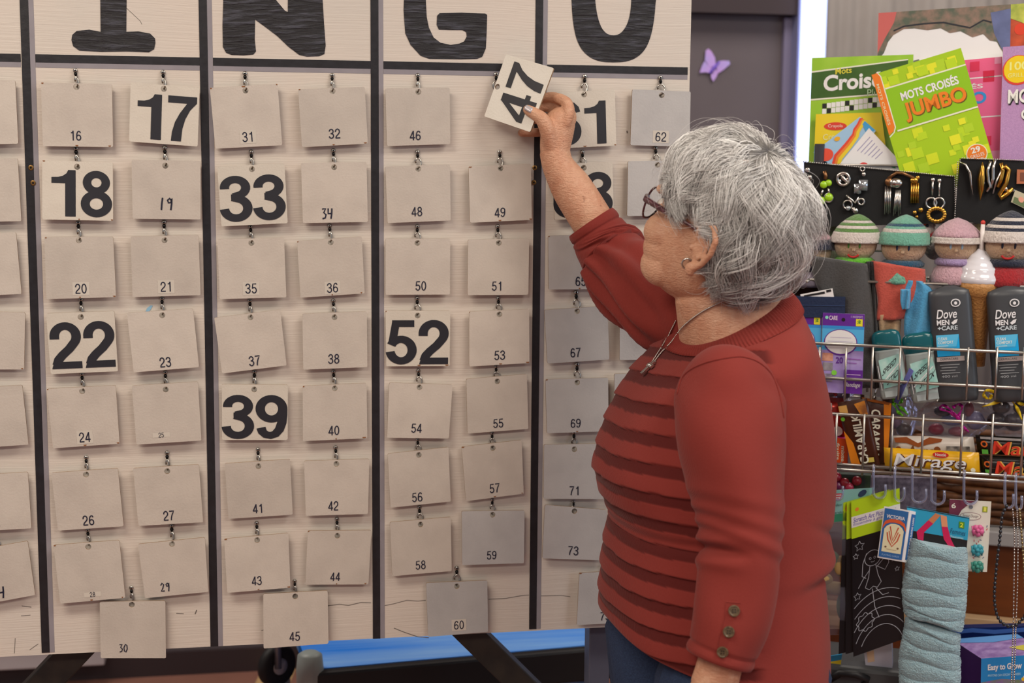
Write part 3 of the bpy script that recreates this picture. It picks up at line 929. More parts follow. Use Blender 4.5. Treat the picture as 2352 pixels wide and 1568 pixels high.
b = MB(); b.box(A0 + ct * L / 2 - cn * .012 - np.array([0, 0, .035]), (L, .024, .07), None, ax); b.build('bumper_rail', M_rail, cart, bevel=.006)
b = MB(); b.box(A0 + ct * L / 2 + cn * (D + .012) - np.array([0, 0, .035]), (L, .024, .07), None, ax); b.build('bumper_rail', M_rail, cart, bevel=.006)
b = MB(); b.box(A0 + ct * L / 2 + cn * D / 2 - np.array([0, 0, .28]), (L, D, .02), None, ax); b.build('lower_shelf', mat('blue grey shelf', '#5a6c90', 0.3), cart)
for s, q in ((0, 0), (0, D), (L, 0), (L, D)):
    p = A0 + ct * s + cn * q
    b = MB(); b.lathe([(.022, -ZT + .12), (.022, -.07), (.026, -.068), (.027, .0), (.024, .03), (.015, .036)], p, None, 20); b.build('corner_post', M_post, cart, smooth=True)
    w = np.array([p[0], p[1], .055]) - ct * .03
    b = MB(); b.lathe([(.01, -.014), (.05, -.014), (.055, -.008), (.055, .008), (.05, .014), (.01, .014)], w, M_cst, 24, ax=[ct, np.array([0, 0, 1.0]), cn]); b.build('caster', None, cart, smooth=False)
# rubber wheel and fork seen above the cart's corner
w = W(636, 1527, 3.12)
cs = thing('equipment_wheel', 'black wheel with pale hub left of the blue cart', 'wheel', (w[0], w[1], w[2] - .05))
b = MB(); b.lathe([(.018, -.012), (.040, -.014), (.047, -.006), (.047, .006), (.040, .014), (.018, .012)], w, None, 28, ax=[cn * .5 + ct * .866, np.array([0, 0, 1.0]), ct * .5 - cn * .866]); b.build('tyre', M_cst, cs, smooth=True)
b = MB(); b.lathe([(.004, -.016), (.018, -.014), (.018, .014), (.004, .016)], w, None, 16, ax=[cn * .5 + ct * .866, np.array([0, 0, 1.0]), ct * .5 - cn * .866]); b.build('hub', mat('pale hub', '#a9adb0', 0.35), cs, smooth=True)
b = MB(); b.tube([w + np.array([0, 0, .0]) - cn * .02, w + np.array([.0, 0, .09]) - cn * .02, w + np.array([.05, 0, .12]) + cn * 0.02, w + ct * .1 + np.array([0, 0, .11])], .008, None, 8); b.build('fork', mat('grey fork', '#7e828c', 0.35, metal=.6), cs, smooth=True)
# ------------------------------------------------------------------ the woman
RIGHT = unit(np.array([RC[0][0], RC[0][1], 0])); FWD = unit(np.array([RC[2][0], RC[2][1], 0])); UPV = np.array([0, 0, 1.0])


def axes(a):
    """forward and left of someone facing picture-left, turned a degrees away from the lens"""
    a = math.radians(a)
    return -RIGHT * math.cos(a) + FWD * math.sin(a), -RIGHT * math.sin(a) - FWD * math.cos(a)


def catmull(T, X, t):
    """smooth interpolation of rows X at knots T"""
    T = np.array(T, float); X = np.array(X, float); t = np.atleast_1d(t)
    d = np.zeros_like(X)
    for i in range(len(T)):
        a = max(i - 1, 0); b = min(i + 1, len(T) - 1)
        d[i] = (X[b] - X[a]) / (T[b] - T[a])
    out = []
    for s in t:
        i = int(np.clip(np.searchsorted(T, s) - 1, 0, len(T) - 2)); h = T[i + 1] - T[i]; u = (s - T[i]) / h
        h00 = 2 * u**3 - 3 * u**2 + 1; h10 = u**3 - 2 * u**2 + u; h01 = -2 * u**3 + 3 * u**2; h11 = u**3 - u**2
        out.append(h00 * X[i] + h10 * h * d[i] + h01 * X[i + 1] + h11 * h * d[i + 1])
    return np.array(out)


person = thing('person', 'woman in rust-red sweater and glasses reaching up to hang a number card', 'person', (W(1640, 1480, 2.14)[0], W(1640, 1480, 2.14)[1], 0))

# ---- torso surface of the sweater: rows (py centre, x left, x right, lateral half width, front drop px, depth)
TF, TL_ = axes(-15)
TORSO = [
    (722, 1566, 1797, .084, 66, 2.11), (742, 1545, 1815, .116, 60, 2.115), (772, 1520, 1830, .160, 46, 2.12), (815, 1490, 1848, .188, 30, 2.125), (870, 1452, 1868, .196, 12, 2.13), (925, 1424, 1884, .198, 0, 2.13),
    (985, 1395, 1894, .198, 0, 2.13), (1040, 1377, 1899, .197, 0, 2.13), (1080, 1371, 1900, .196, 0, 2.13), (1120, 1381, 1897, .194, 0, 2.13), (1165, 1396, 1892, .193, 0, 2.13), (1215, 1402, 1886, .193, 0, 2.13),
    (1262, 1397, 1884, .196, -4, 2.13), (1290, 1393, 1872, .198, -8, 2.13), (1330, 1391, 1874, .202, -14, 2.13), (1385, 1388, 1880, .206, -26, 2.13), (1430, 1388, 1884, .208, -44, 2.13), (1475, 1390, 1887, .209, -64, 2.13), (1508, 1396, 1886, .207, -84, 2.13)]
T_knots = [r[0] for r in TORSO]


def torso_row(v):
    py, xl, xr, B, drop, d = catmull(T_knots, TORSO, [v])[0]
    c = W((xl + xr) / 2, py, d); pxm = FPX / d
    h = (xr - xl) / 2 / pxm
    A = math.sqrt(max(h * h - (0.259 * B) ** 2, 1e-4)) / 0.966
    return c, A, B, drop / pxm


def torso_pt(v, th, off=0.0, row=None):
    c, A, B, drop = row if row is not None else torso_row(v)
    A += off; B += off
    ct, st = math.cos(th), math.sin(th)
    e = 2 / 2.25
    f = math.copysign(abs(ct) ** e, ct); l = math.copysign(abs(st) ** e, st)
    return c + TF * A * f + TL_ * B * l - UPV * drop * f


def smoothstep(a, b, x):
    t = (x - a) / (b - a)
    t = 0.0 if t < 0 else (1.0 if t > 1 else t)
    return t * t * (3 - 2 * t)


NV, NT = 262, 180
sw_v = []; sw_f = []; sw_band = []
vs_ = np.linspace(722, 1508, NV)
BAND_P = 0.0365
for i, v in enumerate(vs_):
    row = torso_row(v)
    for j in range(NT):
        th = 2 * math.pi * j / NT
        p = torso_pt(v, th, 0, row)
        fr = smoothstep(0.02, 0.16, math.cos(th))                       # front panel only
        q = (1.245 - p[2] + 0.016 * math.sin(th) * smoothstep(1.0, 1.2, p[2])) / BAND_P
        q += 0.04 * math.sin(4.3 * th + 11 * p[2])
        t = q - math.floor(q)
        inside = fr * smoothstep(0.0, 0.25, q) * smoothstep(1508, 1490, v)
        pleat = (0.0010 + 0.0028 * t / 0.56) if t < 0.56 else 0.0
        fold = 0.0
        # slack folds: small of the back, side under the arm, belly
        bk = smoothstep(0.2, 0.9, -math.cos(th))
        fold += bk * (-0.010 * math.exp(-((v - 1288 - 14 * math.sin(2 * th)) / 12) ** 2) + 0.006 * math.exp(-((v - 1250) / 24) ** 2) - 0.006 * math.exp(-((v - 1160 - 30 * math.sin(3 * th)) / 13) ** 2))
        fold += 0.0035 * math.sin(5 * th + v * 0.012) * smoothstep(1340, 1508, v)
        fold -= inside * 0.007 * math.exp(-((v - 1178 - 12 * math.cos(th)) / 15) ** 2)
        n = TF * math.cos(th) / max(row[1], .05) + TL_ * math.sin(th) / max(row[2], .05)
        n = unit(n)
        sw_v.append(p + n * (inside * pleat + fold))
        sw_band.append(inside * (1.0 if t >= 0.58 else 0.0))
for i in range(NV - 1):
    for j in range(NT):
        k = (j + 1) % NT
        sw_f.append((i * NT + j, i * NT + k, (i + 1) * NT + k, (i + 1) * NT + j))
# hem turned in
hem0 = (NV - 1) * NT
o = len(sw_v)
cH = sum(sw_v[hem0:hem0 + NT]) / NT
for j in range(NT):
    sw_v.append(sw_v[hem0 + j] + (cH - sw_v[hem0 + j]) * 0.05); sw_band.append(0)
for j in range(NT):
    sw_v.append(sw_v[hem0 + j] + (cH - sw_v[hem0 + j]) * 0.06 + UPV * 0.05); sw_band.append(0)
for j in range(NT):
    k = (j + 1) % NT
    sw_f.append((hem0 + j, hem0 + k, o + k, o + j)); sw_f.append((o + j, o + k, o + NT + k, o + NT + j))


def sleeve(rows, nseg, nr, folds, cap0=True):
    """rows: (t, px, py, depth, half width px, direction degrees of the width in the picture, half depth m)"""
    global sw_v, sw_f, sw_band
    T = [r[0] for r in rows]; X = [r[1:] for r in rows]
    o = len(sw_v); ts = np.linspace(T[0], T[-1], nr)
    prev = None
    for i, t in enumerate(ts):
        px, py, d, hw, ang, hd = catmull(T, X, [t])[0]
        c = W(px, py, d); a = math.radians(ang)
        wv = (RC[0] * math.cos(a) + RC[1] * math.sin(a)) * hw / FPX * d
        p2 = catmull(T, X, [min(t + .07, T[-1])])[0]; p1 = catmull(T, X, [max(t - .07, T[0])])[0]
        tan = unit(W(*p2[:3]) - W(*p1[:3])); wl = np.linalg.norm(wv); wv = unit(wv - tan * np.dot(wv, tan)) * wl
        dv = np.cross(tan, unit(wv)); dv = dv if np.dot(dv, RC[2]) < 0 else -dv           # towards the lens
        for j in range(nseg):
            th = 2 * math.pi * j / nseg
            e = folds(t, th)
            ct, st = math.cos(th), math.sin(th)
            sw_v.append(c + wv * ct * (1 + e / wl) + dv * st * (hd + e)); sw_band.append(0)
    for i in range(nr - 1):
        for j in range(nseg):
            k = (j + 1) % nseg
            sw_f.append((o + i * nseg + j, o + i * nseg + k, o + (i + 1) * nseg + k, o + (i + 1) * nseg + j))
    if cap0:
        sw_f.append(tuple(o + j for j in range(nseg)))
    # cuff lip turned inwards
    e0 = o + (nr - 1) * nseg; c = sum(sw_v[e0:e0 + nseg]) / nseg; q = len(sw_v)
    ax = c - sum(sw_v[e0 - 8 * nseg:e0 - 7 * nseg]) / nseg
    for s in (0.94, 0.80):
        for j in range(nseg):
            sw_v.append(c + (sw_v[e0 + j] - c) * s - unit(ax) * (0.0 if s > .9 else 0.03)); sw_band.append(0)
    for j in range(nseg):
        k = (j + 1) % nseg
        sw_f.append((e0 + j, e0 + k, q + k, q + j)); sw_f.append((q + j, q + k, q + nseg + k, q + nseg + j))
    return e0


def g(x, s):
    return math.exp(-(x / s) ** 2)


def folds_left(t, th):
    ct, st = math.cos(th), math.sin(th)
    e = 0.0
    # elbow creases run from the inner bend outwards
    inner = smoothstep(-0.2, 0.9, -ct)
    e += -0.011 * g(t - 0.655 - 0.02 * ct, 0.016) * inner + 0.006 * g(t - 0.615, 0.03) * inner + 0.005 * g(t - 0.69, 0.022) * inner
    for k, (c, s, a) in enumerate(((0.46, .028, .0030), (0.52, .024, .0042), (0.575, .022, .0046))):
        e += a * g(t - c - 0.05 * (ct + .3) - 0.02 * st, s) * smoothstep(-0.9, 0.2, st) - 0.6 * a * g(t - c - 0.03 - 0.05 * (ct + .3), s) * smoothstep(-0.9, 0.2, st)
    e += 0.003 * math.sin(3 * th + 7 * t) * smoothstep(0.15, 0.4, t) * smoothstep(1.0, 0.8, t)
    e += -0.0022 * g(t - 0.955, 0.006)                                     # stitched cuff line
    e += 0.0015 * g(t - 0.985, 0.012)
    e += 0.004 * g(t - 0.14, 0.05) * math.sin(4 * th + 1)
    return e


def folds_right(t, th):
    ct, st = math.cos(th), math.sin(th)
    e = 0.0
    on = smoothstep(0.12, 0.32, t) * smoothstep(0.90, 0.70, t)
    for a, bb, s, h in ((0.55, 3.4, .20, .0115), (1.15, 3.0, .19, .0100), (1.75, 2.6, .20, .0110), (2.35, 2.2, .22, .0095)):
        x = th - a - bb * (t - .5); e += h * (g(x, s) - .7 * g(x - .32, s)) * on
    e += 0.004 * math.sin(2 * math.pi * (3.4 * t + 0.5 * ct)) * smoothstep(0.05, 0.25, t) * smoothstep(0.75, 0.5, t)
    e += -0.0028 * g(t - 0.90, 0.008)
    e += 0.0012 * g(t - 0.95, 0.03)
    return e


sleeve([(0, 1706, 836, 1.985, 14, 0, .010), (.012, 1703, 839, 1.984, 50, 0, .032), (.03, 1696, 847, 1.98, 80, 1, .050), (.06, 1687, 864, 1.972, 100, 1, .062), (.11, 1679, 896, 1.960, 116, 2, .069), (.2, 1676, 953, 1.945, 125, 1, .072), (.3, 1679, 1020, 1.93, 124, 2, .072),
        (.42, 1692, 1105, 1.92, 111, 4, .068), (.53, 1703, 1180, 1.915, 99, 5, .064), (.64, 1705, 1262, 1.91, 92, 6, .062), (.75, 1695, 1345, 1.905, 92, 8, .058), (.86, 1678, 1425, 1.90, 88, 12, .054), (.94, 1662, 1480, 1.90, 81, 15, .050), (1, 1651, 1514, 1.90, 77, 17, .047)],
       72, 150, folds_left)
sleeve([(0, 1650, 775, 2.19, 70, 105, .050), (.2, 1572, 722, 2.235, 100, 100, .066), (.4, 1488, 668, 2.29, 97, 88, .064), (.6, 1428, 615, 2.335, 86, 66, .058), (.8, 1388, 560, 2.36, 71, 50, .050), (.93, 1365, 522, 2.362, 62, 47, .046), (1, 1357, 510, 2.362, 60, 47, .045)],
       64, 110, folds_right)

# ---- sweater material: knit, with the sheer bands of the front panel
m = bpy.data.materials.new('rust red knit'); m.use_nodes = True
nt = m.node_tree; b = nt.nodes['Principled BSDF']; b.inputs['Roughness'].default_value = 0.85; b.inputs['Specular IOR Level'].default_value = 0.2
b.inputs['Sheen Weight'].default_value = 0.08; b.inputs['Sheen Roughness'].default_value = 0.5
at = nt.nodes.new('ShaderNodeAttribute'); at.attribute_name = 'band'
tc = nt.nodes.new('ShaderNodeTexCoord')
nz = nt.nodes.new('ShaderNodeTexNoise'); nz.inputs['Scale'].default_value = 260; nz.inputs['Detail'].default_value = 3
nt.links.new(tc.outputs['Object'], nz.inputs['Vector'])
n3 = nt.nodes.new('ShaderNodeTexNoise'); n3.inputs['Scale'].default_value = 9; n3.inputs['Detail'].default_value = 3
nt.links.new(tc.outputs['Object'], n3.inputs['Vector'])
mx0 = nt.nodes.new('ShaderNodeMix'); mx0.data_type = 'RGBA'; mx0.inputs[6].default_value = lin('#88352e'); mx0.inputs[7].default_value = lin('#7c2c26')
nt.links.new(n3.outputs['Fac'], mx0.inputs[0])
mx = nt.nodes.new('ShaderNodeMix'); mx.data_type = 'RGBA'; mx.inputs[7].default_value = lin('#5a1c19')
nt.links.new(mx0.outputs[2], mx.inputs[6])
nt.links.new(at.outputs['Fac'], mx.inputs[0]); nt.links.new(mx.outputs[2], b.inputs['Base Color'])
wv = nt.nodes.new('ShaderNodeTexWave'); wv.wave_type = 'BANDS'; wv.bands_direction = 'X'; wv.inputs['Scale'].default_value = 260; wv.inputs['Distortion'].default_value = 1.5
nt.links.new(tc.outputs['Object'], wv.inputs['Vector'])
md = nt.nodes.new('ShaderNodeMath'); md.operation = 'MULTIPLY_ADD'; md.inputs[1].default_value = 0.5
nt.links.new(wv.outputs['Fac'], md.inputs[0]); nt.links.new(nz.outputs['Fac'], md.inputs[2])
bp = nt.nodes.new('ShaderNodeBump'); bp.inputs['Strength'].default_value = 0.28; bp.inputs['Distance'].default_value = 0.0015
nt.links.new(md.outputs[0], bp.inputs['Height']); nt.links.new(bp.outputs[0], b.inputs['Normal'])
M_sweater = m
M_rib = mat('rust red rib', '#80302a', 0.85, bump=0.3, bscale=300, sheen=0.05, spec=0.2)

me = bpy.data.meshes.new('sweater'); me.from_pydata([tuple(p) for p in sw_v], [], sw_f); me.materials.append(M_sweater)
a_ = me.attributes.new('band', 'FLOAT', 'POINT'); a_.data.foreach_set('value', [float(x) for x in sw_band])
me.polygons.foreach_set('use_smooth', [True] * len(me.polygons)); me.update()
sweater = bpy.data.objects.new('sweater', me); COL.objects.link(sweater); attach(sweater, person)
sweater['label'] = 'rust-red knit sweater with pleated bands across the front'

# ribbed collar: a band standing on the neckline
P = []; nC = 900
for r_, (v, off) in enumerate(((721.2, -0.0035), (720.5, 0.001), (722, .0035), (728, .0040), (740, .0044), (750, .0038), (752, .0010), (751, -.003))):
    row = torso_row(v); ring = []
    for j in range(nC + 1):
        th = 2 * math.pi * j / nC
        rib = 0.0013 * math.cos(120 * th) if 1 < r_ < 6 else 0
        ring.append(torso_pt(v, th, off + rib, row))
    P.append(ring)
MB().grid(P).build('collar', M_rib, sweater, smooth=True)

# ---- skin: all pieces are closed and fused into ONE continuous surface
HF, HL = axes(40)
_p = math.radians(20)
HFp = HF * math.cos(_p) + UPV * math.sin(_p); HU = UPV * math.cos(_p) - HF * math.sin(_p)
HC = W(1661, 516, 2.05)


def hp(f, l, u):
    return HC + HFp * f + HL * l + HU * u


sk = MB()
HEAD = [(.119, .010, -.015, .012), (.112, .045, -.055, .045), (.092, .076, -.085, .065), (.062, .093, -.098, .0745), (.032, .097, -.101, .0775), (.012, .094, -.099, .0770), (-.008, .090, -.096, .0760), (-.03, .093, -.09, .0750), (-.05, .093, -.08, .0725),
        (-.068, .0915, -.07, .068), (-.085, .090, -.055, .062), (-.100, .086, -.038, .054), (-.112, .077, -.02, .042), (-.120, .055, -.005, .024)]
Hz = [r[0] for r in HEAD][::-1]; Hx = [r[1:] for r in HEAD][::-1]
rings = []
for z in np.linspace(-.120, .119, 44):
    f, bk, w = catmull(Hz, Hx, [z])[0]; ring = []
    for j in range(56):
        th = 2 * math.pi * j / 56; ct, st = math.cos(th), math.sin(th)
        e = 2 / (2.35 - 0.35 * smoothstep(.03, .08, z))
        ff = math.copysign(abs(ct) ** e, ct); ll = math.copysign(abs(st) ** e, st)
        cen = (f + bk) / 2
        ring.append(hp(cen + ff * (f - bk) / 2, ll * w, z))
    rings.append(ring)
sk.rings(rings)
HAX = [HFp, HL, HU]


def hball(f, l, u, r, n=18, k=12):
    sk.ball(hp(f, l, u), r, None, n, k, HAX)


for s in (1, -1):
    hball(.060, .043 * s, -.036, (.034, .030, .030))       # cheek
    hball(.052, .038 * s, -.084, (.034, .028, .030))       # jowl
    hball(.056, .040 * s, -.058, (.033, .029, .030))
    hball(.085, .030 * s, .020, (.016, .026, .009))        # brow
    hball(.083, .031 * s, -.006, (.012, .015, .009))       # lid
hball(.090, 0, -.012, (.020, .010, .022)); hball(.102, 0, -.034, (.018, .012, .012)); hball(.095, .013, -.038, (.011, .007, .008)); hball(.095, -.013, -.038, (.011, .007, .008))
hball(.093, 0, -.066, (.010, .024, .006)); hball(.092, 0, -.076, (.010, .021, .007)); hball(.084, 0, -.100, (.021, .027, .018))
hball(.026, 0, -.108, (.046, .040, .018))                   # slack under the chin
# ears
for s in (1, -1):
    E0 = hp(-.026, .075 * s, -.020)
    eu = unit(HU * .97 - HFp * .2); ef = unit(HFp - eu * np.dot(HFp, eu)); el = HL * s

    def ep(a, b_, c_):
        return E0 + (ef * a + eu * b_ + el * c_) * 1.16
    sk.ball(ep(-.002, 0, .004), (.015, .028, .008), None, 16, 10, [ef, eu, el])
    sk.tube([ep(.010, .004, .006), ep(.013, .018, .010), ep(.006, .031, .014), ep(-.008, .033, .018), ep(-.019, .022, .020), ep(-.021, .004, .019), ep(-.015, -.014, .015), ep(-.006, -.027, .011)],
            [.004, .0046, .0048, .0048, .0048, .0046, .0046, .0052], None, 10)
    sk.tube([ep(-.002, .020, .012), ep(-.011, .012, .0135), ep(-.011, -.004, .013), ep(-.004, -.014, .011)], [.003, .0036, .0036, .003], None, 8)
    sk.ball(ep(-.003, -.029, .010), (.0095, .0105, .0055), None, 14, 8, [ef, eu, el])
    sk.ball(ep(.011, -.007, .008), (.004, .006, .004), None, 10, 6, [ef, eu, el])


def loft(rows, nseg=32, nr=40, ex=2.0):
    """rows: t, px, py, depth, half width px, picture angle, half depth"""
    T = [r[0] for r in rows]; X = [r[1:] for r in rows]; rings = []
    for t in np.linspace(T[0], T[-1], nr):
        px, py, d, hw, ang, hd = catmull(T, X, [t])[0]
        a = math.radians(ang); c = W(px, py, d)
        wv = (RC[0] * math.cos(a) + RC[1] * math.sin(a)) * hw / FPX * d
        p2 = catmull(T, X, [min(t + .02, T[-1])])[0]; p1 = catmull(T, X, [max(t - .02, T[0])])[0]
        tan = unit(W(*p2[:3]) - W(*p1[:3])); wl = np.linalg.norm(wv); wv = unit(wv - tan * np.dot(wv, tan)) * wl
        dv = np.cross(tan, unit(wv))
        e = 2 / ex
        rings.append([c + wv * math.copysign(abs(math.cos(2 * math.pi * j / nseg)) ** e, math.cos(2 * math.pi * j / nseg)) + dv * hd * math.copysign(abs(math.sin(2 * math.pi * j / nseg)) ** e, math.sin(2 * math.pi * j / nseg)) for j in range(nseg)])
    sk.rings(rings)


# neck and upper chest, running out under the collar
rings = []
nc0, nc1 = W(1668, 575, 2.075), W(1655, 648, 2.085)
for k in np.linspace(0, 1, 10):
    c = nc0 + (nc1 - nc0) * k
    rings.append([c + TF * (.062 + .004 * k) * math.cos(2 * math.pi * j / 60) + TL_ * (.054 + .003 * k) * math.sin(2 * math.pi * j / 60) - UPV * (.018 + .012 * k) * math.cos(2 * math.pi * j / 60) for j in range(60)])
last = np.array(rings[-1]); row = torso_row(726)
tgt = np.array([torso_pt(726, 2 * math.pi * j / 60, -.0035, row) for j in range(60)])
for k in np.linspace(.1, 1, 14):
    e = k ** 1.0
    p = last + (tgt - last) * e; p[:, 2] = last[:, 2] + (tgt[:, 2] - last[:, 2]) * (k ** 0.95)
    rings.append(list(p))
row = torso_row(775); rings.append([torso_pt(775, 2 * math.pi * j / 60, -.02, row) for j in range(60)])
sk.rings(rings)
# trunk inside the clothes
rings = []
for v in np.linspace(765, 1475, 40):
    row = torso_row(v); k = smoothstep(740, 830, v)
    rings.append([torso_pt(v, 2 * math.pi * j / 48, -0.012 - 0.012 * k, row) for j in range(48)])
sk.rings(rings)
# raised right arm
loft([(0, 1620, 760, 2.21, 46, 100, .034), (.25, 1522, 700, 2.28, 50, 92, .036), (.5, 1440, 640, 2.335, 52, 65, .038), (.62, 1405, 590, 2.352, 52, 46, .038), (.75, 1364, 514, 2.362, 49, 42, .035), (.88, 1312, 430, 2.360, 47, 24, .032), (.95, 1282, 380, 2.355, 37, 14, .027), (1, 1274, 348, 2.353, 35, 8, .025)], 32, 60)
# left arm down
loft([(0, 1690, 890, 1.95, 66, 0, .04), (.3, 1680, 1000, 1.935, 82, 2, .05), (.6, 1702, 1230, 1.912, 66, 5, .045), (.85, 1680, 1430, 1.90, 54, 12, .036), (.95, 1652, 1530, 1.90, 52, 14, .03), (1, 1640, 1575, 1.90, 55, 14, .026)], 32, 50)


def chain(pts, rs, n=12):
    """rounded tapering chain through pixel+depth joints"""
    P = [W(*p) for p in pts]; T = list(range(len(P)))
    tt = np.linspace(0, len(P) - 1, 6 * len(P)); C = catmull(T, P, tt); R_ = np.interp(tt, T, rs)
    d0 = unit(C[0] - C[1]); d1 = unit(C[-1] - C[-2])
    C2 = [C[0] + d0 * R_[0] * .9] + list(C) + [C[-1] + d1 * R_[-1] * .55, C[-1] + d1 * R_[-1] * .9]
    R2 = [R_[0] * .4] + list(R_) + [R_[-1] * .80, R_[-1] * .35]
    sk.tube(C2, R2, None, n)


# right hand: palm seen from the thumb side, fingers hooked behind the card
loft([(0, 1274, 356, 2.3530, 33, 8, .024), (.3, 1276, 330, 2.3560, 36, 4, .030), (.6, 1281, 298, 2.3600, 38, -4, .036), (.85, 1290, 272, 2.3620, 33, -10, .037), (1, 1296, 256, 2.3620, 22, -14, .032)], 28, 24, 2.3)
chain([(1298, 285, 2.3340), (1306, 258, 2.3320), (1300, 235, 2.3380), (1272, 223, 2.3540), (1246, 224, 2.3600)], [.0105, .0105, .0095, .0086, .0072])
chain([(1302, 290, 2.3540), (1311, 270, 2.3540), (1300, 249, 2.3580), (1268, 244, 2.3660), (1240, 249, 2.3660)], [.0105, .0100, .0094, .0086, .0072])
chain([(1300, 300, 2.3720), (1308, 286, 2.3740), (1288, 268, 2.3820), (1258, 270, 2.3840), (1232, 277, 2.3800)], [.010, .0096, .0088, .008, .0068])
chain([(1288, 322, 2.3820), (1286, 308, 2.3880), (1262, 300, 2.3920), (1234, 304, 2.3880), (1197, 305, 2.3800)], [.0095, .009, .0084, .0078, .0066])
chain([(1268, 338, 2.3400), (1258, 300, 2.3280), (1246, 275, 2.3240), (1231, 263, 2.3260), (1212, 252, 2.3295)], [.0135, .0135, .0118, .0105, .0085], 14)
sk.ball(W(1272, 300, 2.3400), (.020, .026, .017), None, 16, 10, [RC[0], RC[1], RC[2]])
# left hand hanging, relaxed
LH = W(1640, 1575, 1.90)
loft([(0, 1644, 1565, 1.90, 52, 14, .026), (.5, 1632, 1630, 1.90, 66, 8, .020), (1, 1622, 1705, 1.90, 68, 4, .015)], 24, 16, 2.4)
for k, (dx, L) in enumerate(((-50, 120), (-17, 138), (17, 128), (48, 100))):
    chain([(1624 + dx, 1690, 1.90), (1620 + dx, 1690 + L * .45, 1.895), (1614 + dx, 1690 + L * .8, 1.905), (1606 + dx, 1690 + L, 1.92)], [.0105, .0098, .0088, .0075])
chain([(1600, 1610, 1.895), (1566, 1650, 1.885), (1552, 1700, 1.882), (1552, 1740, 1.886)], [.014, .0125, .011, .009])
# hips and legs inside the jeans
hipc = torso_row(1475)[0]
FEET = [hipc + TL_ * .09, hipc - TL_ * .09]
for c in FEET:
    sk.rings([[np.array([c[0], c[1], z]) + TF * r * 1.05 * math.cos(2 * math.pi * j / 24) + TL_ * r * math.sin(2 * math.pi * j / 24) for j in range(24)] for z, r in ((.84, .085), (.7, .078), (.45, .055), (.3, .05), (.12, .036), (.06, .034))])

me = sk.mesh('body')
tmp = bpy.data.objects.new('body', me); COL.objects.link(tmp)
rm = tmp.modifiers.new('fuse', 'REMESH'); rm.mode = 'VOXEL'; rm.voxel_size = 0.0021
smm = tmp.modifiers.new('smooth', 'SMOOTH'); smm.factor = 0.5; smm.iterations = 4
dg = bpy.context.evaluated_depsgraph_get(); dg.update()
body_me = bpy.data.meshes.new_from_object(tmp.evaluated_get(dg))
tmp.modifiers.clear(); tmp.data = body_me; bpy.data.meshes.remove(me)
body_me.name = 'body'
body_me.polygons.foreach_set('use_smooth', [True] * len(body_me.polygons))
body = tmp; attach(body, person)

m = bpy.data.materials.new('skin'); m.use_nodes = True
nt = m.node_tree; b = nt.nodes['Principled BSDF']; b.inputs['Roughness'].default_value = 0.48
tc = nt.nodes.new('ShaderNodeTexCoord')


def tex(kind, scale, detail=4):
    n = nt.nodes.new(kind); n.inputs['Scale'].default_value = scale
    if 'Detail' in n.inputs:
        n.inputs['Detail'].default_value = detail
    nt.links.new(tc.outputs['Object'], n.inputs['Vector'])
    return n


def mapr(src, a, b_, c, d):
    r = nt.nodes.new('ShaderNodeMapRange'); r.inputs[1].default_value = a; r.inputs[2].default_value = b_; r.inputs[3].default_value = c; r.inputs[4].default_value = d
    nt.links.new(src, r.inputs[0]); return r.outputs[0]


def mixc(fac, a, b_):
    x = nt.nodes.new('ShaderNodeMix'); x.data_type = 'RGBA'
    nt.links.new(fac, x.inputs[0])
    for k, c in ((6, a), (7, b_)):
        if isinstance(c, str):
            x.inputs[k].default_value = lin(c)
        else:
            nt.links.new(c, x.inputs[k])
    return x.outputs[2]


n1 = tex('ShaderNodeTexNoise', 28, 5); n2 = tex('ShaderNodeTexNoise', 110, 4); n3 = tex('ShaderNodeTexNoise', 60, 2)
c1 = mixc(mapr(n1.outputs['Fac'], .35, .7, 0, 1), '#d3a283', '#c48a6b')
c2 = mixc(mapr(n2.outputs['Fac'], .5, .8, 0, .5), c1, '#deb598')
c3 = mixc(mapr(n3.outputs['Fac'], .70, .76, 0, .55), c2, '#8f5a3e')
nt.links.new(c3, b.inputs['Base Color'])
vo = tex('ShaderNodeTexVoronoi', 330)
nn = tex('ShaderNodeTexNoise', 150, 5)
mp = nt.nodes.new('ShaderNodeMapping'); mp.inputs['Scale'].default_value = (1, 1, 2.8); nt.links.new(tc.outputs['Object'], mp.inputs[0]); nt.links.new(mp.outputs[0], nn.inputs['Vector'])
ad = nt.nodes.new('ShaderNodeMath'); ad.operation = 'MULTIPLY_ADD'; ad.inputs[1].default_value = 0.25
nt.links.new(vo.outputs['Distance'], ad.inputs[0]); nt.links.new(nn.outputs['Fac'], ad.inputs[2])
bp = nt.nodes.new('ShaderNodeBump'); bp.inputs['Strength'].default_value = 0.75; bp.inputs['Distance'].default_value = 0.002
nt.links.new(ad.outputs[0], bp.inputs['Height']); nt.links.new(bp.outputs[0], b.inputs['Normal'])
M_skin = m
body_me.materials.clear(); body_me.materials.append(M_skin)

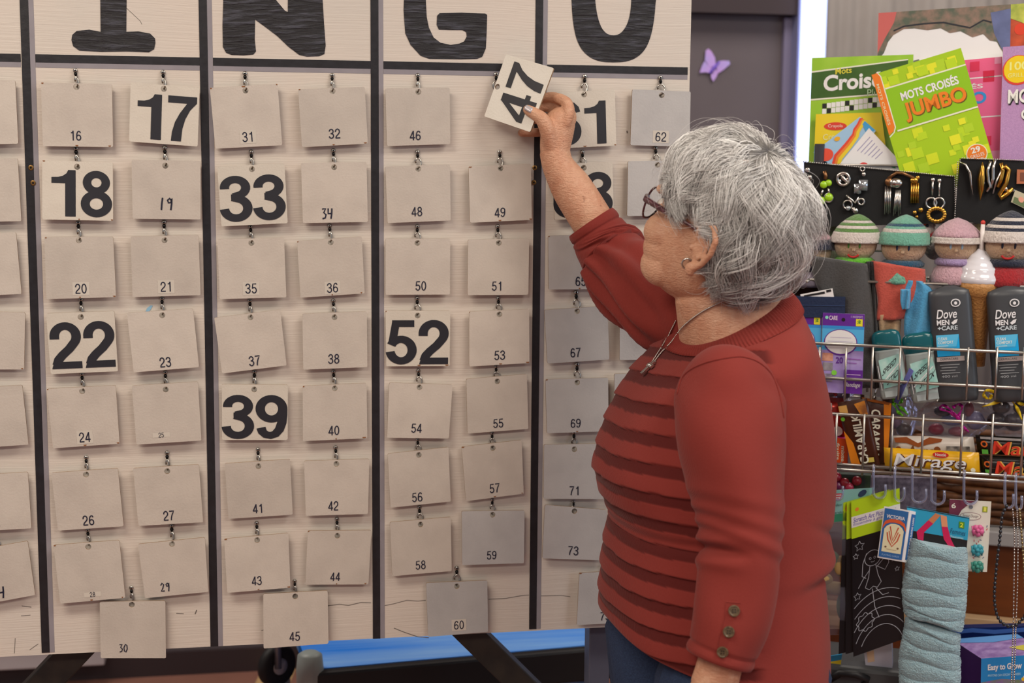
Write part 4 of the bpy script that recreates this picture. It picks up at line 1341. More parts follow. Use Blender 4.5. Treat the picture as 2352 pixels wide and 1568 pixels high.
# ---- jeans and shoes
M_denim = mat('dark blue denim', '#22314d', 0.85, noise=0.5, nscale=400, color2='#364a6b', bump=0.3, bscale=500)
jb = MB()
for s, c in ((1, FEET[0]), (-1, FEET[1])):
    rings = []
    for z, r, w in ((.86, .10, .08), (.78, .125, .095), (.68, .12, .10), (.55, .10, .088), (.4, .082, .076), (.2, .074, .07), (.05, .078, .074)):
        cc = np.array([c[0], c[1], z]) + (TL_ * s * (0.0 if z < .7 else 0.02))
        rings.append([cc + TF * r * math.cos(2 * math.pi * j / 40) * (1 + .03 * math.sin(9 * z + 3 * j)) + TL_ * w * math.sin(2 * math.pi * j / 40) for j in range(40)])
    jb.rings(rings)
rings = []
for v in np.linspace(1330, 1490, 14):
    row = torso_row(min(v, 1475))
    k = 0 if v < 1475 else (v - 1475) / FPX * 2.13
    rings.append([torso_pt(min(v, 1475), 2 * math.pi * j / 48, -0.024, row) - UPV * k for j in range(48)])
jb.rings(rings)
jeans = jb.build('jeans', M_denim, person, smooth=True)
jeans['label'] = 'dark blue jeans'
for c in FEET:
    sb = MB()
    rings = []
    for f, w, h in ((-.09, .02, .03), (-.08, .034, .07), (-.02, .04, .085), (.05, .045, .06), (.11, .044, .045), (.15, .03, .035), (.16, .012, .02)):
        cc = np.array([c[0], c[1], 0]) + TF * (f + .03)
        rings.append([cc + TL_ * w * math.cos(2 * math.pi * j / 20) + UPV * (h / 2 + h / 2 * math.sin(2 * math.pi * j / 20)) for j in range(20)])
    sb.rings(rings)
    sb.build('shoe', mat('black shoe leather', '#1b1a1a', 0.4), person, smooth=True)

# ---- ray casts onto what she wears
from mathutils.bvhtree import BVHTree


def bvh_of(o):
    w = world_loc(o)
    return BVHTree.FromPolygons([tuple(v.co + w) for v in o.data.vertices], [tuple(p.vertices) for p in o.data.polygons])


BV = [bvh_of(sweater), bvh_of(body)]


def hit(px, py, lift=0.0):
    best = None; d = Vector(unit(ray(px, py)))
    for t in BV:
        h = t.ray_cast(Vector(CAM), d)
        if h[0] is not None and (best is None or h[3] < best[1]):
            best = (h[0], h[3], h[1])
    if best is None:
        return W(px, py, 2.1), -RC[2]
    n = np.array(best[2]); n = n if np.dot(n, np.array(d)) < 0 else -n
    return np.array(best[0]) + n * lift, n


# thumb nail
p, n = hit(1214, 250, 0.0)
b = MB(); tdir = unit(W(1204, 246, 2.329) - W(1222, 256, 2.327)); sdir = np.cross(n, tdir)
b.grid([[p + tdir * (i / 6 - .5) * .013 + sdir * (j / 4 - .5) * .0095 * (1 - .35 * max(0, i / 6 - .6)) + n * (.0012 - .0028 * (j / 4 - .5) ** 2 * 4 * .5) for j in range(5)] for i in range(7)])
b.build('thumb_nail', mat('silver nail polish', '#c9c4c6', 0.25, metal=0.3), person, smooth=True, solidify=0.0006)

# cuff buttons and placket line
M_horn = mat('brown horn button', '#6b5a42', 0.3, noise=0.8, nscale=300, color2='#3b2c1f')
M_hole = mat('dark button hole', '#1f1611', 0.6)
for px, py in ((1686, 1402), (1674, 1450), (1660, 1496)):
    p, n = hit(px, py, 0.0008); u = unit(np.cross(n, UPV)); w = np.cross(u, n); b = MB()
    b.lathe([(.0001, .0), (.0070, 0), (.0076, .0014), (.0073, .0028), (.0058, .0030), (.0050, .0022), (.0001, .0021)], p, M_horn, 24, ax=[u, w, n])
    for k in range(4):
        a = math.pi / 4 + k * math.pi / 2
        b.lathe([(.0011, .0022), (.0010, .0026)], p + (u * math.cos(a) + w * math.sin(a)) * .0022, M_hole, 8, ax=[u, w, n])
    b.build('button', None, sweater, smooth=False)
for pts in ([(1667, 1382), (1706, 1385)], [(1667, 1382), (1664, 1420), (1652, 1465), (1646, 1500)]):
    P = []
    for a, c in zip(pts[:-1], pts[1:]):
        for k in range(8):
            P.append(hit(a[0] + (c[0] - a[0]) * k / 8, a[1] + (c[1] - a[1]) * k / 8, -0.0002)[0])
    MB().tube(P, .0009, None, 6).build('placket_seam', M_rib, sweater)
# armhole and shoulder seams
for pts in ([(1556, 905), (1566, 870), (1588, 848), (1625, 832), (1672, 822), (1706, 820), (1742, 832), (1772, 860), (1790, 905), (1800, 960)],):
    P = [hit(x, y, 0.0006)[0] for x, y in catmull(list(range(len(pts))), pts, np.linspace(0, len(pts) - 1, 8 * len(pts)))]
    MB().tube(P, .0011, None, 6).build('seam', M_rib, sweater)

# ---- necklace with cross pendant
M_silver = mat('silver', '#c9c6c0', 0.22, metal=1.0)
cp = catmull([0, 1, 2, 3, 4, 5, 6], [(1712, 668), (1660, 692), (1612, 716), (1572, 748), (1545, 785), (1520, 812), (1500, 838)], np.linspace(0, 6, 150))
b = MB()
for k, (x, y) in enumerate(cp):
    p, n = hit(x, y, 0.0018)
    b.ball(p, (.0013, .0013, .0013) if k % 2 else (.0010, .0017, .0010), None, 6, 4)
cp2 = catmull([0, 1, 2], [(1556, 740), (1530, 792), (1502, 836)], np.linspace(0, 2, 46))
for x, y in cp2:
    p, n = hit(x - 3, y - 3, 0.0018); b.ball(p, .0012, None, 6, 4)
neck = b.build('necklace', M_silver, person, smooth=True)
neck['label'] = 'fine silver chain with a pendant'
p, n = hit(1496, 845, 0.004)
b = MB(); dn = unit(W(1488, 862, 2) - W(1502, 832, 2)); dn = unit(dn - n * np.dot(dn, n)); sd = np.cross(n, dn)
b.box(p + dn * .004, (.0065, .026, .004), None, ax=[sd, dn, n]); b.box(p - dn * .001, (.018, .007, .004), None, ax=[sd, dn, n]); b.ball(p - dn * .001 + n * .002, (.0045, .0045, .003), None, 10, 6, [sd, dn, n])
b.tube([p - dn * .011 + (sd * math.cos(a) + n * math.sin(a)) * .0022 for a in np.linspace(0, 2 * math.pi, 10)[:-1]], .0007, None, 5, closed=True)
b.build('pendant', M_silver, neck, bevel=.0008)

# ---- ear ring
p, n = hit(1579, 600, 0.0)
b = MB(); er = W(1579, 606, (p - CAM) @ RC[2] - .004)
ua = unit(HFp * .8 + HL * .5); b.tube([er + (ua * math.cos(t) + HU * math.sin(t)) * .0075 for t in np.linspace(0, 2 * math.pi, 22)[:-1]], .0014, None, 8, closed=True)
b.build('earring', M_silver, person, smooth=True)

# ---- eyes and glasses
for s in (1, -1):
    b = MB(); M_eye = mat('eye white', '#e6e0d8', 0.2); M_iris = mat('grey iris', '#4a4f55', 0.2)
    b.ball(hp(.0845, .031 * s, -.004), .0118, M_eye, 16, 10, HAX); b.ball(hp(.0925, .031 * s, -.004), (.0045, .0052, .0052), M_iris, 12, 8, HAX)
    b.build('eye', None, person, smooth=True)
glasses = thing('eyeglasses', '', '', hp(.11, 0, 0))
del glasses['label']; del glasses['category']
attach(glasses, person); glasses['label'] = 'dark purple framed eyeglasses with patterned temple'
M_frame = mat('dark purple frame', '#3a1d24', 0.3, noise=0.7, nscale=250, color2='#7c4b52')
M_lens = mat('clear lens', '#ffffff', 0.02, trans=1.0, ior=1.05, spec=0.5)
for s in (1, -1):
    loop = []
    for k in range(36):
        a = 2 * math.pi * k / 36; ct, st = math.cos(a), math.sin(a)
        loop.append(hp(.107 - .010 * abs(ct * .5 * s + .5) ** 2, s * .034 + .0275 * math.copysign(abs(ct) ** .95, ct), -.006 + .0235 * math.copysign(abs(st) ** .9, st)))
    MB().tube(loop, .0016, M_frame, 8, closed=True).build('rim', None, glasses, smooth=True)
    lb = MB(); c = sum(loop) / 36; lb.add([c] + loop, [(0, 1 + k, 1 + (k + 1) % 36) for k in range(36)], M_lens); lb.build('lens', None, glasses, solidify=0.0015)
    MB().tube([hp(.098, s * .061, .006), hp(.088, s * .078, .006), hp(.05, s * .084, .004), hp(0, s * .086, .002), hp(-.03, s * .086, -.004), hp(-.045, s * .083, -.02)], [.0042, .0046, .0040, .0026, .002, .002], M_frame, 8).build('temple', None, glasses, smooth=True)
MB().tube([hp(.105, .009, .004), hp(.109, 0, .007), hp(.105, -.009, .004)], .0015, M_frame, 8).build('bridge', None, glasses, smooth=True)
# ------------------------------------------------------------------ hair: a cap and some thousand strands in wavy locks
CR = unit(np.array([-0.30, 0.10, 1.0]))                       # crown direction in head axes (forward, left, up)
E1 = unit(np.array([1, 0, 0]) - CR * CR[0]); E2 = np.cross(CR, E1)   # azimuth 0 = face, 90 = her left
TE_A = np.radians([-180, -150, -130, -118, -108, -85, -75, -60, -35, 0, 35, 60, 75, 85, 108, 118, 130, 150, 180])
TE_V = np.array([2.10, 2.12, 2.10, 1.86, 1.38, 1.32, 1.45, 1.58, 1.40, 1.18, 1.40, 1.58, 1.45, 1.32, 1.38, 1.86, 2.10, 2.12, 2.10])


def theta_end(phi):
    phi = (phi + math.pi) % (2 * math.pi) - math.pi
    return np.interp(phi, TE_A, TE_V)


def scalp_r(d):
    return 1.0 / math.sqrt((d[0] / .1035) ** 2 + (d[1] / .082) ** 2 + (d[2] / .121) ** 2)


def volume(theta, phi, d):
    """how far the hair stands off the scalp"""
    back = max(0.0, -d[0])
    o = 0.011 + 0.026 * back * g(theta - 1.25, 0.7) + 0.003 * g(theta - 0.5, 0.5)
    o += 0.012 * max(0, d[0]) * g(theta - 0.95, 0.45)
    o *= 1 - 0.55 * smoothstep(1.8, 2.45, theta)
    if 0.9 < abs(phi) < 2.2:
        o *= 0.9
    return o


def hdir(theta, phi):
    return CR * math.cos(theta) + (E1 * math.cos(phi) + E2 * math.sin(phi)) * math.sin(theta)


def hpos(theta, phi, k, extra=0.0):
    d = hdir(theta, phi)
    r = scalp_r(d) + volume(theta, phi, d) * k + extra
    return hp(d[0] * r, d[1] * r, d[2] * r + 0.004)


# cap under the strands
rings = []
for i in range(26):
    ring = []
    for j in range(72):
        ph = 2 * math.pi * j / 72
        te = theta_end(ph) - 0.10
        th = te * (i + .15) / 25.15
        ring.append(hpos(th, ph, 0.66 * (1 - smoothstep(.86, 1.0, i / 25)) - 0.05 * (i == 25), 0.0015 * math.sin(11 * ph + 3 * th)))
    rings.append(ring)
hair = MB().rings(rings, None, True, True).build('hair', mat('grey under hair', '#77746f', 0.7, noise=0.8, nscale=120, color2='#48464a', stretch=(1, 1, .25)), person, smooth=True)
hair['label'] = 'short wavy silver grey hair'

hv, hf, hc = [], [], []


def strand(pts, r0, col):
    o = len(hv); n = len(pts); pts = np.array(pts)
    tan = np.gradient(pts, axis=0); tan /= np.linalg.norm(tan, axis=1)[:, None] + 1e-9
    ref = pts - HC; ref /= np.linalg.norm(ref, axis=1)[:, None]
    s = np.cross(tan, ref); s /= np.linalg.norm(s, axis=1)[:, None] + 1e-9
    w = np.cross(s, tan)
    rr = r0 * (1 - 0.75 * np.linspace(0, 1, n) ** 3)
    for k in range(3):
        a = 2 * math.pi * k / 3 + math.pi / 2
        hv.append(pts + (s * math.cos(a) + w * math.sin(a)) * rr[:, None])
    base = strand.n; strand.n += 3 * n
    for i in range(n - 1):
        for k in range(3):
            k2 = (k + 1) % 3
            hf.append((base + k * n + i, base + k2 * n + i, base + k2 * n + i + 1, base + k * n + i + 1))
    hc.extend([col] * (3 * n))


strand.n = 0
# locks: root direction, length, sway
LOCKS = []
NL = 460
for i in range(NL):
    ph = rng.uniform(-math.pi, math.pi)
    te = theta_end(ph)
    t0 = te * math.sqrt(rng.uniform(0.0, 0.82)) * rng.uniform(.85, 1) if i % 3 else rng.uniform(0.0, .35)
    ln = rng.uniform(0.65, 1.05)
    t1 = min(t0 + ln, te + rng.uniform(-.05, .10))
    if abs(ph) < 1.0:
        sway = rng.uniform(.05, .5) * (1 if ph > -0.2 else -1)            # fringe swept towards her left temple
    else:
        sway = rng.uniform(-.25, .12) * (1 if ph > 0 else -1)
        if 1.9 < abs(ph) < 2.7:
            sway = rng.uniform(0, .25) * (1 if ph > 0 else -1)
        elif 1.2 < abs(ph) <= 1.9:
            sway = rng.uniform(-.1, .1)
    LOCKS.append((ph, t0, max(t1, t0 + .25), sway, rng.uniform(0, 6.28), rng.uniform(.07, .19), rng.uniform(.55, 1.15), rng.uniform(0, 1)))


def lock_pt(L, s, dphi, k):
    ph, t0, t1, sway, w0, wa, kk, _ = L
    th = t0 + (t1 - t0) * s
    phs = ph + sway * s * s + wa * math.sin(w0 + 7.0 * s) * (.15 + .85 * s) / max(.35, math.sin(min(th, 2.6)))
    d = hdir(th, phs)
    lift = k * (0.25 + 0.75 * smoothstep(0, .45, s))
    extra = 0.006 * math.sin(w0 * 1.7 + 7.5 * s) * s
    if th > 1.75:
        extra += 0.012 * smoothstep(.75, 1.0, s) * (0.4 + 0.6 * math.sin(w0))
    return th, phs + dphi, lift, extra


for L in LOCKS:
    nst = 24
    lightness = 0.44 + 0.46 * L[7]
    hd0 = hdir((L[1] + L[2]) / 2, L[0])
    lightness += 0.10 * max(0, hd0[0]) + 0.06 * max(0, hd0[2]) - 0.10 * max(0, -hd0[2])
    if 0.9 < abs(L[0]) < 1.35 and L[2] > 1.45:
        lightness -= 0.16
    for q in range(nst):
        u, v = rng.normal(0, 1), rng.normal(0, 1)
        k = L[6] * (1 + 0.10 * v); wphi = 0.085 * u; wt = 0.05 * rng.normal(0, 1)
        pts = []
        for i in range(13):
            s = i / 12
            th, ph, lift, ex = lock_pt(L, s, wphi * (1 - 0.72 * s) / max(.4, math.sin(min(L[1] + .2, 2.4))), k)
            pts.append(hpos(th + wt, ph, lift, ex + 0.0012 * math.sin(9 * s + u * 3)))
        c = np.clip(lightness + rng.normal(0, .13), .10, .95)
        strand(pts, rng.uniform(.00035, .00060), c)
# loose flyaways
for i in range(170):
    ph = rng.uniform(-math.pi, math.pi); te = theta_end(ph); t0 = te * rng.uniform(.05, .95); sg = rng.choice([-1, 1]); amp = rng.uniform(.2, .9)
    L = rng.uniform(.35, .7); out = rng.uniform(.004, .022)
    pts = [hpos(t0 + L * s, ph + sg * amp * s * s, 0.9, out * math.sin(math.pi * min(1, s * .8))) for s in np.linspace(0, 1, 13)]
    strand(pts, .00022, rng.uniform(.5, .9))
me = bpy.data.meshes.new('strands'); me.from_pydata(np.concatenate(hv).tolist(), [], hf)
at_ = me.attributes.new('tone', 'FLOAT', 'POINT'); at_.data.foreach_set('value', np.array(hc, dtype=np.float32))
me.polygons.foreach_set('use_smooth', [True] * len(me.polygons))
m = bpy.data.materials.new('silver hair'); m.use_nodes = True
nt = m.node_tree; b = nt.nodes['Principled BSDF']; b.inputs['Roughness'].default_value = 0.42; b.inputs['Specular IOR Level'].default_value = 0.5
a_ = nt.nodes.new('ShaderNodeAttribute'); a_.attribute_name = 'tone'
cr = nt.nodes.new('ShaderNodeValToRGB'); cr.color_ramp.elements[0].position = 0.1; cr.color_ramp.elements[0].color = lin('#3c3a3e'); cr.color_ramp.elements[1].position = 0.95; cr.color_ramp.elements[1].color = lin('#fbfaf7')
e = cr.color_ramp.elements.new(0.5); e.color = lin('#b3afab')
nt.links.new(a_.outputs['Fac'], cr.inputs[0]); nt.links.new(cr.outputs[0], b.inputs['Base Color'])
me.materials.append(m); me.update()
so = bpy.data.objects.new('strands', me); COL.objects.link(so); attach(so, hair); so['kind'] = 'stuff'

# ------------------------------------------------------------------ card 47 in her hand
q = [W(*zpx('Z', (120, 850)), 2.370), W(*zpx('Z', (390, 78)), 2.365), W(*zpx('Z', (985, 250)), 2.322), W(*zpx('Z', (690, 1045)), 2.327)]
F = Face(q)
qp = [zpx('Z', p) for p in ((120, 850), (390, 78), (985, 250), (690, 1045))]
hu, hv_ = uv_of(zpx('Z', (285, 483)), qp)
o = card_panel('number_card', q, F.pt(hu, hv_), 0.0032, M_card_lit)
tag(o, 'cream card with bold black 47 held sideways in the woman\'s raised hand', 'number card', 'number cards on the bingo board')
b = MB(); place_digits(b, F, '47', .085, .215, .945, .93, M_black); b.build('number', None, o)
# ------------------------------------------------------------------ wire display rack
RX = unit(np.array([.889, -.457, 0])); RN = unit(np.array([-.457, -.889, 0])); RO = W(2130, 1085, 2.50)
RAX = [RX, RN, UPV]


def K(px, py, off=0.0):
    """point on the rack's sheet that lies off metres in front of its basket face"""
    return onP(px, py, RO + RN * off, RN)


def KQ(pts, off=0.0):
    offs = off if hasattr(off, '__len__') else [off] * len(pts)
    return [K(p[0], p[1], o) for p, o in zip(pts, offs)]


M_wire = mat('chrome wire', '#b5b0a8', 0.3, metal=0.9)
rack = thing('wire_display_rack', 'chrome wire display rack with baskets full of small goods', 'display rack', (K(2130, 1085, -.1)[0], K(2130, 1085, -.1)[1], 0))
xa, xb = K(1838, 1085)[:2] @ RX[:2] - RO[:2] @ RX[:2], 0.26


def wire(z, off, r=.0026, x0=xa, x1=xb):
    p = RO + RX * x0 + RN * off; q = RO + RX * x1 + RN * off
    p[2] = q[2] = z
    MB().tube([p, q], r, None, 8).build('wire', M_wire, rack, smooth=True)


def zof(py, off):
    return K(2130, py, off)[2]


for py, off, r in ((381, -.14, .0022), (512, -.13, .0022), (579, -.13, .0022), (651, -.03, .0026), (724, -.13, .0024), (800, 0, .0030), (880, 0, .0030), (920, -.13, .0026), (963, 0, .0030), (1080, 0, .0030), (1092, .010, .0030)):
    wire(zof(py, off), off, r)
for xs, y0, y1, off in (((1881, 1942, 2003, 2066, 2132, 2222, 2288, 2350), 797, 918, 0.002), ((1920, 1983, 2048, 2118, 2208, 2278, 2348), 950, 1092, 0.002), ((1995, 2082, 2160), 722, 900, -.13), ((2110, 2150, 2290), 380, 520, -.14)):
    for x in xs:
        p = K(x, (y0 + y1) / 2, off); a = p.copy(); c = p.copy()
        a[2] = K(x, y0, off)[2]; c[2] = K(x, y1, off)[2]
        MB().tube([a, c], .0021, None, 6).build('wire', M_wire, rack, smooth=True)
for py in (918, 1082, 655):                                      # basket floors: wires front to back
    for k in range(9):
        p = RO + RX * (xa + (xb - xa) * (k + .3) / 9); p[2] = zof(py, 0) - .001
        if py == 655:
            p = p - RN * .03
        MB().tube([p, p - RN * .14], .0017, None, 6).build('wire', M_wire, rack, smooth=True)
    wire(zof(py, 0) - .001, -.14 - (.03 if py == 655 else 0), .0024)
for x in (xa, xb):
    p = RO + RX * x - RN * .15
    MB().tube([np.array([p[0], p[1], 0.0]), np.array([p[0], p[1], K(1850, 330, -.15)[2]])], .009, None, 12).build('post', mat('dark grey post', '#4b4b52', 0.4, metal=.5), rack, smooth=True)
    for z in (zof(900, 0), zof(1085, 0), zof(655, 0), zof(1600, 0)):
        q = RO + RX * x; MB().tube([np.array([p[0], p[1], z]), np.array([q[0], q[1], z])], .003, None, 6).build('wire', M_wire, rack, smooth=True)


def sheet(name, label, cat, pts, off, t, m, group=None, side=None):
    """a flat article: returns its Face and its object (top-level slab)"""
    F = Face(KQ(pts, off)); b = MB(); F.slab(b, t, m, side)
    o = b.build(name, None, None, origin=F.pt(.5, 1))
    tag(o, label, cat, group)
    return F, o


def gain(h, k=1.16):
    c = [min(240, int(round(int(h[i:i + 2], 16) * k))) for i in (1, 3, 5)]
    return '#%02x%02x%02x' % tuple(c)


def C(h, r=0.5, **k):
    if 'color2' in k:
        k['color2'] = gain(k['color2'])
    key = 'print ' + h + (' %s' % sorted(k.items()) if k else '')
    return mat(key[:60], gain(h), r, **k)



WHITE, BLK = C('#ece9e4'), C('#1b1a1c')
M_paper = mat('paper edge', '#d9d4c8', 0.8)

# ---------------- magazines and puzzle books on the top tier
F, o = sheet('magazine', 'picture magazine with snowy cover whitened by glare behind the puzzle books', 'magazine', [(2018, 30), (2322, 10), (2316, 330), (2010, 335)], -.20, .004, WHITE, 'magazines and books on the top tier')  # cover white also carries the plastic's glare as colour
b = MB()
top = [(0, 0), (1, 0), (1, .42), (.96, .36), (.90, .26), (.85, .25), (.8, .20), (.72, .22), (.63, .17), (.55, .18), (.48, .14), (.38, .15), (.28, .13), (.2, .13), (.12, .17), (.08, .22), (.05, .30), (.0, .36)]
F.poly(b, top, C('#4d5648', .4, noise=.9, nscale=60, color2='#8c6f62'))
F.poly(b, [(0, 0), (.14, 0), (.12, .08), (.05, .2), (0, .3)], C('#b25a55', .4), .0009)
F.poly(b, [(.85, .05), (1, .03), (1, .40), (.93, .30), (.88, .2)], C('#5c668c', .4, noise=.6, nscale=50), .0009)
F.line(b, [(.12, .14), (.2, .11), (.35, .10), (.5, .10), (.62, .13), (.7, .15), (.8, .1), (.86, .12)], .012, C('#23252a', .4), .0011)
F.poly(b, [(.05, .40), (.2, .385), (.32, .36), (.33, .39), (.5, .38), (.62, .40), (.6, .44), (.05, .45)], C('#6d7566', .4, noise=.8, nscale=60), .0009)
b.build('cover_print', None, o)
F, o = sheet('magazine', 'magazine with red and yellow fruit picture at the top corner', 'magazine', [(2322, 10), (2440, 2), (2440, 330), (2312, 330)], -.205, .004, C('#8a3b24', .4, noise=.9, nscale=25, color2='#d8572f'), 'magazines and books on the top tier')
b = MB(); F.poly(b, [(0, 0), (1, 0), (1, .2), (.5, .18), (.2, .13), (0, .1)], C('#7f8d3a', .4, noise=.8, nscale=40, color2='#c9c95a')); F.disc(b, .2, .18, .12, C('#c23b22', .4)); F.disc(b, .4, .22, .1, C('#3a2420', .4), .0008); b.build('cover_print', None, o)
F, o = sheet('puzzle_book', 'pink checked crossword book half behind the green one', 'book', [(2088, 150), (2302, 130), (2296, 420), (2092, 430)], -.185, .010, C('#d4587f', .45), 'magazines and books on the top tier', M_paper)
b = MB()
for u, v, w, c in ((.66, .02, .1, '#c22b4e'), (.80, .10, .12, '#b81a3e'), (.92, .0, .07, '#e88aa6'), (.55, .1, .1, '#e07a9c'), (.80, .62, .1, '#c22b4e'), (.9, .74, .1, '#e88aa6'), (.7, .7, .1, '#cf3a5e'), (.86, .88, .12, '#c83c62')):
    F.rect(b, u, v, u + w, v + w * .75, C(c, .45))
F.rect(b, 0, .145, 1, .155, C('#efd3da')); F.rect(b, 0, .46, 1, .47, C('#efd3da')); F.rect(b, 0, .155, 1, .46, C('#cf5f88', .45), .0004)
F.text(b, 'CROISÉS', .25, .19, .80, .235, WHITE, bold=.02); F.text(b, 'JUMBO', .18, .26, .84, .385, C('#2c88c4'), bold=.03)
b.build('cover_print', None, o)
F, o = sheet('puzzle_book', 'mauve speckled crossword book with round yellow badge', 'book', [(2304, 108), (2470, 96), (2462, 420), (2294, 430)], -.165, .010, C('#a884ab', .5, noise=.7, nscale=500, color2='#8d6c96'), 'magazines and books on the top tier', M_paper)
b = MB(); F.disc(b, .22, .17, .22, C('#c1372a')); F.disc(b, .22, .165, .20, C('#eeb50f'), .0009); F.text(b, '100', .10, .11, .36, .17, C('#f3d27a'), .0012, .02); F.text(b, 'GRILLES', .08, .19, .38, .22, C('#f3d27a'), .0012)
for dx, m_, h in ((.012, BLK, .0009), (0, C('#eadfc8'), .0013)):
    F.text(b, 'MOTS', .09 + dx, .305 + dx, .62 + dx, .405 + dx, m_, h, .025); F.text(b, 'CROISÉS', .28 + dx, .43 + dx, .98 + dx, .525 + dx, m_, h, .025)
b.build('cover_print', None, o)
F, o = sheet('puzzle_magazine', 'green crossword magazine in clear plastic, leftmost on the top tier', 'magazine', [(1865, 133), (2098, 125), (2092, 405), (1856, 405)], -.175, .006, C('#86b22c', .3, noise=.5, nscale=20, color2='#a9c850'), 'magazines and books on the top tier', M_paper)
b = MB(); F.poly(b, [(0, .125), (.95, .045), (.95, .30), (0, .345)], C('#33531f', .25, noise=.5, nscale=20, color2='#4d6b35')); F.poly(b, [(0, .112), (.95, .035), (.95, .045), (0, .125)], C('#d8e3c0'), .0007); F.poly(b, [(0, .345), (.95, .30), (.95, .31), (0, .358)], C('#d8e3c0'), .0007)
F.text(b, 'Croisés', .125, .15, .78, .285, WHITE, .001, .03, rise=.03); F.text(b, 'Mots', .24, .095, .40, .145, C('#c9c23a'), .001, .01, rise=.01); F.text(b, 'Plus', .56, .275, .70, .335, C('#9db790'), .001)
for r in range(2):
    for c in range(13):
        F.rect(b, .12 + c * .045, .385 + r * .045 - c * .004, .12 + c * .045 + .041, .385 + r * .045 + .041 - c * .004, WHITE if (c * 7 + r * 3) % 5 else BLK, .0008)
for r in range(3):
    F.rect(b, .265, .475 + r * .045, .306, .516 + r * .045, WHITE if r != 2 else BLK, .0008)
b.build('cover_print', None, o)
F, o = sheet('craft_pad', 'yellow spiral craft pad leaning before the green magazine', 'pad', [(1874, 262), (2024, 258), (2042, 392), (1868, 392)], -.160, .005, C('#eab71c', .4, noise=.3, nscale=12, color2='#f2cf55'), None, M_paper)
b = MB(); F.disc(b, .30, .22, .17, C('#c0392b'), .0007, ry=.07); F.text(b, 'Crayola', .19, .185, .41, .255, C('#f1c6b8'), .001); F.text(b, 'Creative', .12, .36, .5, .46, C('#f5dd9a'), .0009, rise=.03); F.rect(b, 0, .56, 1, 1, C('#6aa7c9', .4)); 
for k in range(14):
    F.disc(b, .02 + k * .026, .56, .009, WHITE, .0009, 8)
b.build('cover_print', None, o)
F, o = sheet('rainbow_card', 'pale blue card with rainbow stripes tilted in front of the yellow pad', 'card', [(1868, 350), (1975, 268), (2012, 300), (1930, 395)], -.150, .002, C('#8fb2cc', .4))
b = MB()
for k, c in enumerate(('#c9402c', '#e0752a', '#edb82e')):
    d = .085 * k
    F.line(b, [(1.0, .10 + d), (.9, .22 + d), (.78, .30 + d), (.7, .42 + d), (.5, .50 + d), (.2, .55 + d), (0.02, .72 + d)], .07, C(c), .0006 + .0002 * k)
F.disc(b, .45, .14, .05, C('#d99a1e'), .001); F.disc(b, .10, .30, .13, C('#cf4a35'), .001); F.poly(b, [(.93, .35), (1, .3), (1, .95), (.85, .8)], C('#3f8fbf'), .0011)
b.build('cover_print', None, o)
F, o = sheet('leaflet', 'white printed leaflet corner beside the green jumbo book', 'leaflet', [(1996, 294), (2082, 386), (2072, 398), (1926, 380)], -.145, .0015, C('#d8d2dc', .5))
b = MB()
for k in range(6):
    F.line(b, [(.12 + k * .07, .12 + k * .02), (.10 + k * .07, .55)], .012, C('#8a84a8'))
F.disc(b, .35, .85, .06, C('#c23b3b')); F.disc(b, .80, .6, .05, C('#2f8f4f')); F.disc(b, .93, .55, .04, C('#3557a8'))
b.build('cover_print', None, o)
F, o = sheet('puzzle_book', 'lime green jumbo crossword book with orange spine, tilted', 'book', [(2002, 172), (2207, 110), (2292, 402), (2087, 464)], -.13, .012, C('#93b614', .42), 'magazines and books on the top tier', M_paper)
b = MB()
rr = random.Random(4)
for k in range(46):
    u, v = rr.uniform(.02, .9), rr.choice([rr.uniform(.0, .09), rr.uniform(.47, .93), rr.uniform(.47, .93)]); w = rr.uniform(.06, .13)
    F.rect(b, u, v, min(u + w, .995), min(v + w * .62, .125 if v < .125 else .99), C(rr.choice(['#a5c21c', '#b9c81e', '#c9cc24', '#9dbd22'])), .0004 + k * 1e-5)
F.rect(b, 0, .125, 1, .455, C('#7fae10', .42), .0010); F.rect(b, .1, .125, 1, .136, C('#dfe9b8'), .0012); F.rect(b, .1, .455, 1, .467, C('#dfe9b8'), .0012)
F.poly(b, [(0, 0), (.062, 0), (.085, .03), (.085, .42), (.06, .455), (0, .475)], C('#d5701c'), .0014); F.line(b, [(.066, 0), (.09, .03), (.09, .43), (.06, .465), (0, .49)], .012, C('#e6e6c0'), .0013); F.vtext(b, 'MOTS CROISÉS', .02, .08, .055, .40, C('#f0c9a0'), .0017, .01, True)
F.text(b, 'MOTS CROISÉS', .24, .175, .88, .255, C('#e6ecd0'), .0016, .03)
for dx, m_, h in ((.008, C('#5d4a10'), .0015), (0, C('#d8731c'), .0019)):
    F.text(b, 'JUMBO', .23 + dx, .275 + dx, .92 + dx, .425 + dx, m_, h, .03)
F.disc(b, .85, .80, .115, C('#dfe0b0'), .0012); F.disc(b, .85, .80, .105, C('#d5701c'), .0014); F.text(b, '29', .80, .745, .90, .79, C('#f4e3c8'), .0018, .03); F.text(b, 'GRILLES', .775, .80, .925, .825, C('#f4e3c8'), .0018); F.text(b, 'GAMES', .79, .835, .91, .86, C('#f4e3c8'), .0018)
b.build('cover_print', None, o)

